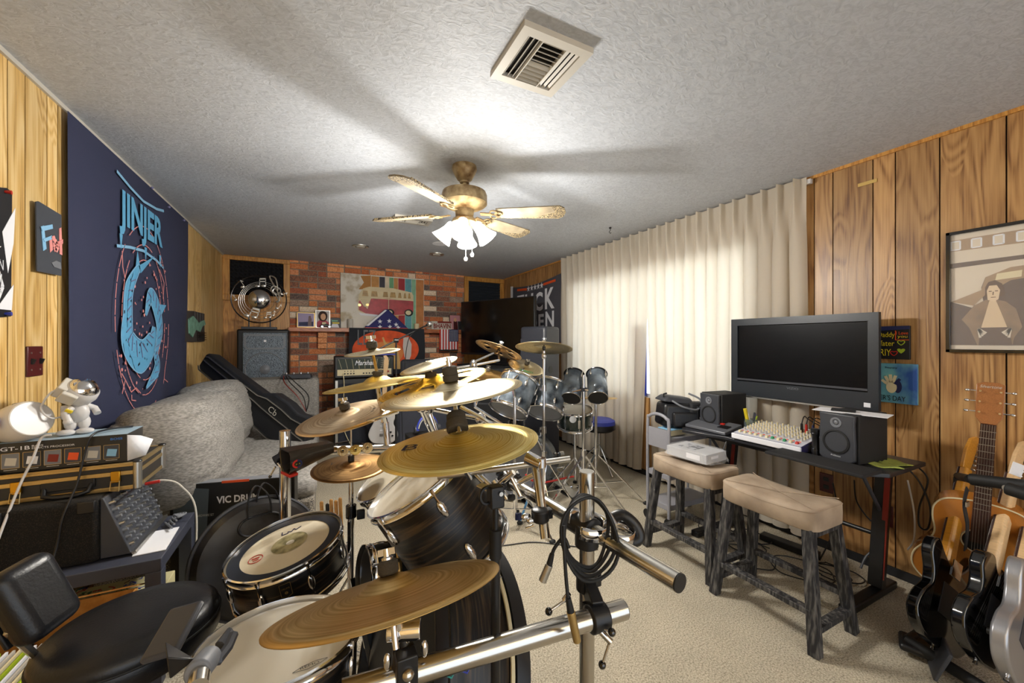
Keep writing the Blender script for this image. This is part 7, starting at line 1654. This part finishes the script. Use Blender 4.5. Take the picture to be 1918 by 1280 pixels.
# jar with brushes, flashlight, adapter
q = V(2.60, 1.62, DZ); th = thing('brush_jar', 'clear glass jar of pens and a yellow-handled brush behind the mixing console', 'jar', q)
MB(T(*q)).lathe([(.001, .003), (.036, .003), (.04, .02), (.04, .08), (.036, .09), (.038, .1), (.034, .1), (.032, .088), (.036, .02), (.001, .008)], n=28, caps=False).build('glass', mat('jar_glass', '#cfe0e0', .03, trans=.9), th)
for k, (m_, dx, dy, h) in enumerate((('yellow', -.02, .01, .17), ('white', .01, .015, .13), ('blue', .0, -.015, .14), ('lime', .02, -.01, .12), ('darkgrey', -.01, -.02, .15))):
    MB().cyl(q + V(dx * .3, dy * .3, .01), q + V(dx * 1.8, dy * 1.8, h), .006 if k else .011).build('pen', M[m_], th)
q = V(2.44, 1.165, DZ); th = thing('flashlight', 'black metal flashlight standing upright between console and right monitor', 'flashlight', q)
MB(T(*q)).lathe([(.001, .0), (.019, .0), (.02, .03), (.016, .04), (.016, .1), (.022, .115), (.023, .14), (.02, .142)], n=28).build('body', M['black'], th); MB(T(*q)).ring(.02, .0015, T(0, 0, .035)).ring(.0225, .0015, T(0, 0, .12)).build('grip_ring', M['darksteel'], th)
q = V(2.33, 1.63, .58); o = MB().box(q, (.03, .05, .13)).build('power_adapter', M['black'], None, bevel=.005); tag(o, 'black power adapter brick hanging under the desk edge', 'adapter')
cable('adapter_cable', [V(2.36, 1.63, .695), q + V(0, 0, .065)], .003, M['black'], 'short black lead holding the power adapter brick'); cable('adapter_cable', [q - V(0, 0, .065), q - V(0, 0, .2), V(2.45, 1.6, .1), V(2.6, 1.5, .01)], .003, M['black'], 'black lead dropping from the adapter brick to the floor')
# heap of camera bags
bx_ = V(2.56, 2.22, .0)
cart = thing('utility_cart', 'grey metal utility cart with rounded tube handle left of the desk', 'cart', (2.35, 2.35, 0))
M['greymetal'] = mat('grey_enamel', '#8f8f96', .4)
ha = [V(2.12, 2.2, .05), V(2.12, 2.2, .80), V(2.14, 2.2, .84), V(2.20, 2.2, .86), V(2.26, 2.2, .84), V(2.28, 2.2, .80), V(2.28, 2.2, .05)]
qa, qb = onz(1222, 1000, .0), onz(1262, 985, .0)
x_, y_ = 2.25, 2.19
MB().tube(curve([V(x_, y_, .06), V(x_, y_, .70), V(x_, y_ - .02, .78), V(x_, y_ - .1, .805), V(x_, y_ - .18, .78), V(x_, y_ - .2, .70), V(x_, y_ - .2, .06)], 6), .012, 10).build('tube_handle', M['greymetal'], cart)
MB().bx(x_ - .003, x_ + .003, y_ - .19, y_ - .01, .56, .70).build('end_panel', M['greymetal'], cart)
for z in (.12, .34, .60): MB().bx(x_, x_ + .44, y_ - .20, y_, z, z + .04).build('shelf_tray', M['greymetal'], cart, bevel=.004)
for dy in (0, -.2): MB().cyl((x_ + .44, y_ + dy, .07), (x_ + .44, y_ + dy, .64), .009).build('corner_tube', M['greymetal'], cart)
for dx, dy in ((0, 0), (.44, 0), (.44, -.2), (0, -.2)): MB().cyl((x_ + dx - .012, y_ + dy, .035), (x_ + dx + .012, y_ + dy, .035), .034, n=20).build('caster_wheel', M['rubber'], cart)
th = thing('drum_pad', 'round yellowed practice pad on the lower cart shelf', 'practice pad', (x_ + .12, y_ - .1, .381)); MB(T(x_ + .14, y_ - .1, .381)).lathe([(.001, .03), (.085, .03), (.09, .02), (.09, .0), (.001, .0)], n=40, caps=False).build('pad', M['cream'], th)
q = V(x_ + .1, y_ - .1, .641)
th = thing('plastic_tub', 'small cream plastic tub with blue lid on the cart top', 'tub', q); MB().box(q + V(.04, -.01, .025), (.16, .1, .045), top=(1.1, 1.1)).build('tub', M['cream'], th, bevel=.006); MB().box(q + V(.04, -.01, .05), (.18, .12, .008)).build('lid', M['lightblue'], th, bevel=.003)
th = thing('camera_bag', 'bulging black leather camera bag heaped on the cart', 'bag', q + V(0, 0, .05))
b0 = q + V(.1, .02, .06)
MB().box(b0 + V(0, 0, .09), (.26, .2, .18), R=rot('Z', -25), top=(.88, .85)).build('bag_body', M['leather'], th, bevel=.03, seg=4)
MB().box(b0 + V(0, -.105, .06), (.22, .05, .11), R=rot('Z', -25), top=(.95, .7)).build('front_pocket', M['leather'], th, bevel=.015, seg=3)
MB().box(b0 + V(0, 0, .2), (.27, .17, .05), R=rot('Z', -20) @ rot('Y', 8), top=(.7, .6)).build('top_flap', M['darkgrey'], th, bevel=.018, seg=3)
MB().tube(curve([b0 + V(-.1, -.06, .2), b0 + V(-.06, -.13, .16), b0 + V(.05, -.16, .14), b0 + V(.13, -.12, .2), b0 + V(.1, -.04, .24)], 6), .007, 8).build('strap', M['grey'], th); MB().tube(curve([b0 + V(.13, -.12, .19), b0 + V(.15, -.13, .1), b0 + V(.13, -.15, .0), b0 + V(.12, -.16, -.05)], 6), .006, 8).build('strap', M['black'], th)
MB().tube([b0 + V(-.12, .0, .22), b0 + V(-.12, -.0, .245), b0 + V(-.1, -.01, .25)], .006).build('buckle', M['black'], th)
th = thing('camera_case', 'smaller black soft case beside the camera bag and left monitor', 'bag', b0 + V(.2, -.06, 0)); MB().box((2.56, 2.0, DZ + .085), (.16, .11, .16), R=rot('Z', -25), top=(.9, .9)).build('case_body', M['blackmatte'], th, bevel=.015); MB().box((2.55, 1.94, DZ + .09), (.1, .01, .1), R=rot('Z', -25)).build('pocket', M['leather'], th, bevel=.003)
# ---- television on the wall
th = thing('television', 'black television with wide glossy frame mounted above the desk', 'television', onx(1510, 680, XR - .06))
a0 = onx(1372, 741, 2.79); a1 = onx(1648, 766, 2.79); t0 = onx(1372, 598, 2.79); zb = (a0.z + a1.z) / 2; zt = (t0.z + onx(1648, 586, 2.79).z) / 2
tm = wallframe('right', (2.79, a0.y, zb)); W_ = a0.y - a1.y; H_ = zt - zb
MB(tm).box((W_ / 2, H_ / 2, -.022), (W_ - .01, H_ - .01, .03)).build('housing', M['black'], th, bevel=.01)
fr = MB(tm); e = .048
fr.box((W_ / 2, H_ - e / 2, .0), (W_, e, .03)).box((W_ / 2, .05, 0), (W_, .10, .03)).box((e / 2, (H_ + .1 - e) / 2, 0), (e, H_ - .1 - e, .03)).box((W_ - e / 2, (H_ + .1 - e) / 2, 0), (e, H_ - .1 - e, .03)); fr.build('bezel', mat('slate_gloss', '#22272d', .35), th)
MB(tm).box((W_ / 2, (H_ + .03) / 2, .0), (W_ - 2 * e, H_ - .14, .006)).build('screen', mat('off_screen', '#050507', .3, spec=.15), th)
MB(tm).box((W_ / 2, .115, .012), (W_ - 2 * e, .012, .01)).build('lower_trim', M['darkgrey'], th)
text('screen_lettering', 'VIZIO', tm @ T(W_ * .45, .075, .0155), .07, .014, M['grey'], th)
MB(tm).box((W_ - .05, .03, .0155), (.03, .025, .001)).build('label', M['paper'], th)
MB(tm).box((W_ / 2, -.008, -.01), (W_, .01, .04)).build('bottom_rail', M['alu'], th)
MB(tm).box((W_ - .16, H_ / 2, -.095), (.16, .2, .11)).build('wall_mount', M['black'], th)
# ---- canvases on the wall
def canvas(nm, label, p0, p1, m):
    a_, b_ = onx(*p0, XR - .02), onx(*p1, XR - .02); w_ = a_.y - b_.y; h = a_.z - b_.z; fm = wallframe('right', (XR - .001, a_.y, b_.z)); th = thing(nm, label, 'painting', fm)
    MB(fm).box((w_ / 2, h / 2, .01), (w_, h, .018)).build('canvas', m, th, bevel=.002); return th, fm @ T(0, 0, .0195), w_, h
th, fm, w_, h = canvas('child_canvas', 'black canvas with yellow scrawled words and hearts right of the television', (1640, 612), (1704, 674), M['printblack'])
MB(fm).poly([(0, h * .86), (w_, h * .9), (w_, h), (0, h)], .001).build('blue_band', M['navy'], th)
text('scrawled_words', 'Daddy', fm @ T(w_ * .08, h * .62, .001), w_ * .5, h * .2, M['yellow'], th); text('scrawled_words', 'I Love', fm @ T(w_ * .62, h * .74, .001), w_ * .34, h * .09, M['orange'], th); text('scrawled_words', 'you', fm @ T(w_ * .66, h * .62, .001), w_ * .28, h * .08, M['yellow'], th); text('scrawled_words', 'fater', fm @ T(w_ * .15, h * .4, .001), w_ * .42, h * .16, M['yellow'], th); text('scrawled_words', 'RIY', fm @ T(w_ * .15, h * .1, .001), w_ * .32, h * .2, M['yellow'], th)
def heart(cx, cy, s_): return [(cx + s_ * .8 * sin(t) ** 3, cy + s_ * (.65 * cos(t) - .25 * cos(2 * t) - .1 * cos(3 * t))) for t in [2 * pi * k / 24 for k in range(24)]]
for (cx, cy, m_) in ((.76, .5, 'lime'), (.55, .18, 'red')): MB(fm).line(heart(w_ * cx, h * cy, h * .1), .004, .001, closed=True).build('heart_outline', M[m_], th)
MB(fm).poly(heart(w_ * .76, h * .26, h * .11), .001).build('green_scribble', M['lime'], th); MB(fm).line([(w_ * .6, h * .58), (w_ * .98, h * .58)], .003, .001).line([(w_ * .6, h * .58), (w_ * .6, h * .86)], .003, .001).build('box_outline', M['orange'], th)
th, fm, w_, h = canvas('handprint_canvas', 'blue streaked canvas with a pale handprint right of the television', (1640, 680), (1718, 760), speckle('blue_green_streaks', '#1f4f9a', '#7fc4c0', 7, .5, .1, (.35, .65), stretch=(1, .6, 6)))
MB(fm).poly([(w_ * (.4 + .13 * cos(t)), h * (.4 + .15 * sin(t))) for t in [2 * pi * k / 20 for k in range(20)]], .001).build('palm_print', M['cream'], th)
for k in range(5):
    a = radians(40 + 28 * k); MB(fm).line([(w_ * (.4 + .1 * cos(a)), h * (.42 + .1 * sin(a))), (w_ * (.4 + .27 * cos(a)), h * (.44 + .28 * sin(a)))], .014, .001, z=.0005).build('finger_print', M['cream'] if k else M['navy'], th)
MB(fm).poly([(w_ * (.55 + .1 * cos(t)), h * (.42 + .16 * sin(t))) for t in [2 * pi * k / 20 for k in range(20)]], .0006).build('navy_blot', M['navy'], th)
text('painted_words', "ER'S DAY", fm @ T(w_ * .12, h * .06, .001), w_ * .62, h * .13, M['black'], th); text('painted_words', 'happy', fm @ T(w_ * .25, h * .86, .001), w_ * .3, h * .06, M['black'], th)
# ---- framed poster
tl = onx(1771, 437, XR - .03); H_ = tl.z - onx(1771, 660, XR - .03).z; W_ = .46
fm = wallframe('right', (XR - .012, tl.y, tl.z - H_)); th = thing('framed_poster', 'large sepia poster of a person in open jacket before an aeroplane', 'poster', fm)
MB(fm).box((W_ / 2, H_ / 2, -.004), (W_, H_, .006)).build('print_ground', M['sepia_l'], th)
f_ = MB(fm)
for a_, b_ in (((W_ / 2, .008), (W_, .016)), ((W_ / 2, H_ - .008), (W_, .016)), ((.008, H_ / 2), (.016, H_)), ((W_ - .008, H_ / 2), (.016, H_))): f_.box((*a_, .004), (*b_, .028))
f_.build('frame', mat('black_lacquer_frame', '#0b0b0d', .15, coat=1), th, bevel=.002)
PQ = fm @ T(0, 0, .0)
sx = lambda u: u * .262; sy = lambda v: v * H_        # the left 62% of the print is what the photo shows
def P_(pts, m_, z, nm, par=None): return MB(PQ).poly([(sx(a), sy(b_)) for a, b_ in pts], .0006, z=z).build(nm, m_, par or th)
P_([(.06, .84), (1.6, .83), (1.6, .94), (.06, .93)], M['sepia_m'], .0002, 'fuselage_band'); 
P_([(.06, .7), (1.6, .72), (1.6, .745), (.06, .74)], M['sepia_d'], .0002, 'fuselage_stripe')
for k in range(6):
    c = (.12 + .27 * k, .885); o = MB(PQ).line([(sx(c[0] - .06), sy(c[1] - .035)), (sx(c[0] + .06), sy(c[1] - .035)), (sx(c[0] + .06), sy(c[1] + .035)), (sx(c[0] - .06), sy(c[1] + .035))], .006, .0006, z=.001, closed=True).build('aircraft_window', M['paper'], th); P_([(c[0] - .06, c[1] - .03), (c[0] + .06, c[1] - .03), (c[0] + .06, c[1] + .03), (c[0] - .06, c[1] + .03)], M['sepia_l'], .0008, 'window_pane', o)
P_([(.06, .06), (.06, .42), (.35, .36), (.5, .3), (.45, .52), (.5, .6), (.8, .58), (1.6, .66), (1.6, .06)], M['sepia_d'], .0002, 'aircraft_shadow')
P_([(.06, .42), (.45, .5), (.5, .6), (.8, .66), (1.6, .68), (1.6, .6), (.8, .56), (.5, .46), (.35, .38)], M['sepia_m'], .0008, 'engine_cowling')
P_([(.62, .57), (.64, .62), (.93, .63), (.92, .58)], M['cream'], .0014, 'hatch')
per = P_([(.2, .27), (.3, .2), (.36, .12), (.4, .06), (.82, .06), (.84, .12), (.93, .2), (.86, .34), (.74, .4), (.62, .42), (.5, .42), (.36, .38)], mat('faded_denim', '#8a6f52', .6, var=.2, vscale=20), .002, 'person_jacket')
P_([(.45, .2), (.5, .3), (.55, .41), (.63, .41), (.7, .3), (.76, .2)], mat('sepia_skin', '#d8bf9b', .5), .0028, 'person_chest', per); P_([(.42, .06), (.44, .2), (.77, .2), (.82, .06)], M['sepia_d'], .0034, 'person_trousers', per)
P_([(.5, .44), (.5, .52), (.54, .56), (.62, .57), (.7, .54), (.74, .46), (.7, .44)], M['brown'], .0028, 'person_hair', per); P_([(.53, .42), (.52, .49), (.55, .53), (.64, .53), (.68, .49), (.66, .42), (.6, .4)], mat('sepia_face', '#e0c7a4', .5), .0036, 'person_face', per)
MB(PQ).line([(sx(.545), sy(.485)), (sx(.58), sy(.485))], .004, .0005, z=.0045).line([(sx(.62), sy(.485)), (sx(.655), sy(.485))], .004, .0005, z=.0045).line([(sx(.57), sy(.437)), (sx(.63), sy(.437))], .003, .0005, z=.0045).line([(sx(.6), sy(.48)), (sx(.595), sy(.455))], .003, .0005, z=.0045).build('face_features', M['brown'], per)
for a_, s_ in ((.42, 1), (.8, -1)):
    for k in range(4): MB(PQ).line([(sx(a_), sy(.19)), (sx(a_ + s_ * (.02 + .025 * k)), sy(.12 + .012 * k))], .009, .0005, z=.0048).build('finger', M['sepia_l'], per)
MB(fm).box((W_ / 2, H_ / 2, .008), (W_ - .03, H_ - .03, .0015)).build('glazing', mat('poster_glazing', '#ffffff', .02, alpha=.07, spec=.6), th)
o = MB().box((XR - .004, onx(1625, 343, XR).y, onx(1625, 343, XR).z), (.003, .09, .02)).build('tape_strip', mat('aged_tape', '#c8a860', .3)); tag(o, 'short strip of aged tape on the planks above the television', 'tape')
# ---- outlets and cables
for (px, py, lb) in ((1657, 965, 'maroon power outlet on the planks under the desk right end'), (1548, 905, 'dark outlet plate half hidden under the desk'), (1195, 822, 'dark outlet on the wall in the gap between the curtains')):
    c = onx(px, py, XR - .004); th = thing('power_outlet', lb, 'outlet', c); MB().box(c, (.008, .075, .12)).build('plate', M['maroon'], th, bevel=.002)
    for dz in (-.025, .025): MB().box(c + V(-.005, 0, dz), (.003, .03, .026)).build('socket', M['black'], th, bevel=.002)
def wv(px, py, x): return onx(px, py, x)
cable('hanging_cable', [V(2.7, .9, DZ - .01), wv(1720, 900, 2.72), wv(1742, 950, 2.7), wv(1738, 990, 2.72), wv(1722, 985, 2.74), wv(1722, 950, 2.76), wv(1738, 900, 2.78), V(2.79, .87, DZ - .03)], .004, M['black'], 'black cable looping off the right end of the desk')
cable('hanging_cable', [wv(1600, 900, 2.8), wv(1605, 940, 2.85), wv(1630, 975, 2.9), wv(1652, 985, 2.93)], .004, M['black'], 'black cable curving from the desk to the outlet')
cable('hanging_cable', [wv(1560, 905, 2.7), wv(1568, 960, 2.75), wv(1555, 1010, 2.78), wv(1535, 1050, 2.75)], .004, M['black'], 'black cable dropping behind the near stool')
cable('hanging_cable', [wv(1664, 985, 2.93), wv(1655, 1020, 2.85), wv(1625, 1040, 2.8), wv(1612, 1065, 2.75)], .006, M['darkgrey'], 'thick grey cable falling from the outlet to the carpet')
cable('hanging_cable', [wv(1700, 900, 2.75), wv(1712, 960, 2.7), wv(1712, 1010, 2.72), wv(1700, 1030, 2.74)], .004, M['white'], 'pale cable hanging beside the red desk leg')
for k in range(7):
    c = V(2.45 + random.uniform(-.15, .25), 1.5 + random.uniform(-.35, .35), .008 + .004 * k); r_ = random.uniform(.06, .13)
    cable('floor_cable', [c + V(r_ * cos(t + k) * (1 + .2 * sin(2 * t)), r_ * 1.3 * sin(t + k), .004 * (j % 2)) for j, t in enumerate([i * .7 for i in range(10)])], .0035, M['black'], 'black cables tangled on the carpet under the desk', 'cable', 'cables tangled under the desk', 5)
o = MB().box((2.72, 1.45, .025), (.07, .32, .04), R=rot('Z', 8)).build('power_strip', M['black'], None, bevel=.005); tag(o, 'black power strip on the carpet among the tangled cables', 'power strip')
# ---- guitars on the rack at the right edge
def leaning(base, top, face, ofs=0):
    """guitar frame: base of body, head position, and the direction the strings face"""
    y = (top - base).normalized(); z = Vector(face); z = (z - y * z.dot(y)).normalized(); x = y.cross(z)
    m_ = Matrix((x, y, z)).transposed().to_4x4(); m_.translation = base; return m_
def G(bpx, bpy, bd, tpx, tpy, L_, face, *a, **k):
    b_ = at(bpx, bpy, bd); wd = (XR - .06) / ray(tpx, tpy).x; best = min((abs((at(tpx, tpy, d) - b_).length - L_), d) for d in [bd - .5 + .005 * i for i in range(200)] if bd - .12 < d < wd); return guitar(leaning(b_, at(tpx, tpy, best[1]), face), *a, **k)
G(1735, 1205, 1.62, 1815, 838, .99, V(.42, .9, .12), 'black electric guitar with amber neck, first in the rack from the left', M['blackgloss'], M['rosewood'], M['orange_lacquer'], 'six', group='guitars in the floor rack')
G(1812, 1232, 1.5, 1905, 850, .99, V(.36, .93, .12), 'black electric guitar with pale maple neck, second in the rack', M['blackgloss'], M['rosewood'], M['maple'], 'six', kind='l', group='guitars in the floor rack')
G(1868, 1262, 1.4, 1945, 900, .99, V(.22, .97, .12), 'silver electric guitar at the right edge of the photo', M['silver'], M['rosewood'], M['maple'], 'six', group='guitars in the floor rack')
G(1825, 1130, 1.78, 1853, 770, 1.03, V(-.95, -.25, .12), 'honey-coloured acoustic guitar at the back of the rack', M['spruce'], M['rosewood'], M['mahogany'], 'three', kind='a', name='acoustic_guitar', thick=.1)
th = thing('guitar_rack', 'black tube floor rack with padded bars holding the guitars', 'guitar stand', onz(1800, 1250, 0))
ra, rb = at(1818, 898, 1.66), at(1932, 912, 1.5); rc, rd = at(1886, 915, 1.48), at(1950, 935, 1.4)
MB().cyl(ra, rb, .024, n=20).build('padded_bar', M['rubber'], th, bevel=.004); MB().cyl(rc, rd, .024, n=20).build('padded_bar', M['rubber'], th, bevel=.004)
for q in (ra, rc): MB().cyl(q + (q - rb).normalized() * .001, q + (q - rb).normalized() * .004, .012).build('end_cap', M['alu'], th)
MB().beam(at(1796, 895, 1.87), V(at(1796, 895, 1.87).x, at(1796, 895, 1.87).y, .03), .03, .03).build('upright', M['black'], th); MB().cyl(at(1796, 893, 1.87), ra, .018).build('top_rail', M['black'], th)
f0, f1 = onz(1700, 1200, .045), onz(1905, 1330, .045); MB().cyl(f0, f1, .022, n=20).build('padded_base', M['rubber'], th)
g0, g1 = onz(1800, 1140, .04), onz(1960, 1215, .04); MB().cyl(g0, g1, .02, n=20).build('padded_base', M['rubber'], th); MB().cyl(f0, g0, .018).build('side_rail', M['black'], th)
MB().box(f0 + V(.01, -.02, -.01), (.12, .10, .03), R=rot('Z', 20)).build('corner_foot', M['black'], th, bevel=.012)
q = at(1760, 1235, 1.56); MB().box(q, (.12, .012, .13), R=rot('Z', 25) @ rot('X', 20)).build('divider_plate', M['darkgrey'], th, bevel=.004)
th = thing('guitar_strap', 'black guitar strap hanging from the back of the rack', 'strap', at(1812, 930, 1.7)); C = curve([at(1812, 915, 1.7), at(1806, 945, 1.68), at(1812, 985, 1.68), at(1808, 1030, 1.7)], 8); s_ = MB()
for i in range(len(C) - 1): s_.beam(C[i], C[i + 1] + (C[i + 1] - C[i]) * .1, .03, .004, up=(0, 1, 0))
s_.build('webbing', M['blackmatte'], th); MB().box(at(1812, 945, 1.67), (.03, .006, .02)).build('buckle', M['alu'], th)
o = MB().box(at(1905, 880, 1.55), (.05, .003, .05), R=rot('Z', -25) @ rot('Y', 20)).build('price_tag', M['paper']); tag(o, 'white paper tag dangling from the second guitar headstock', 'tag')
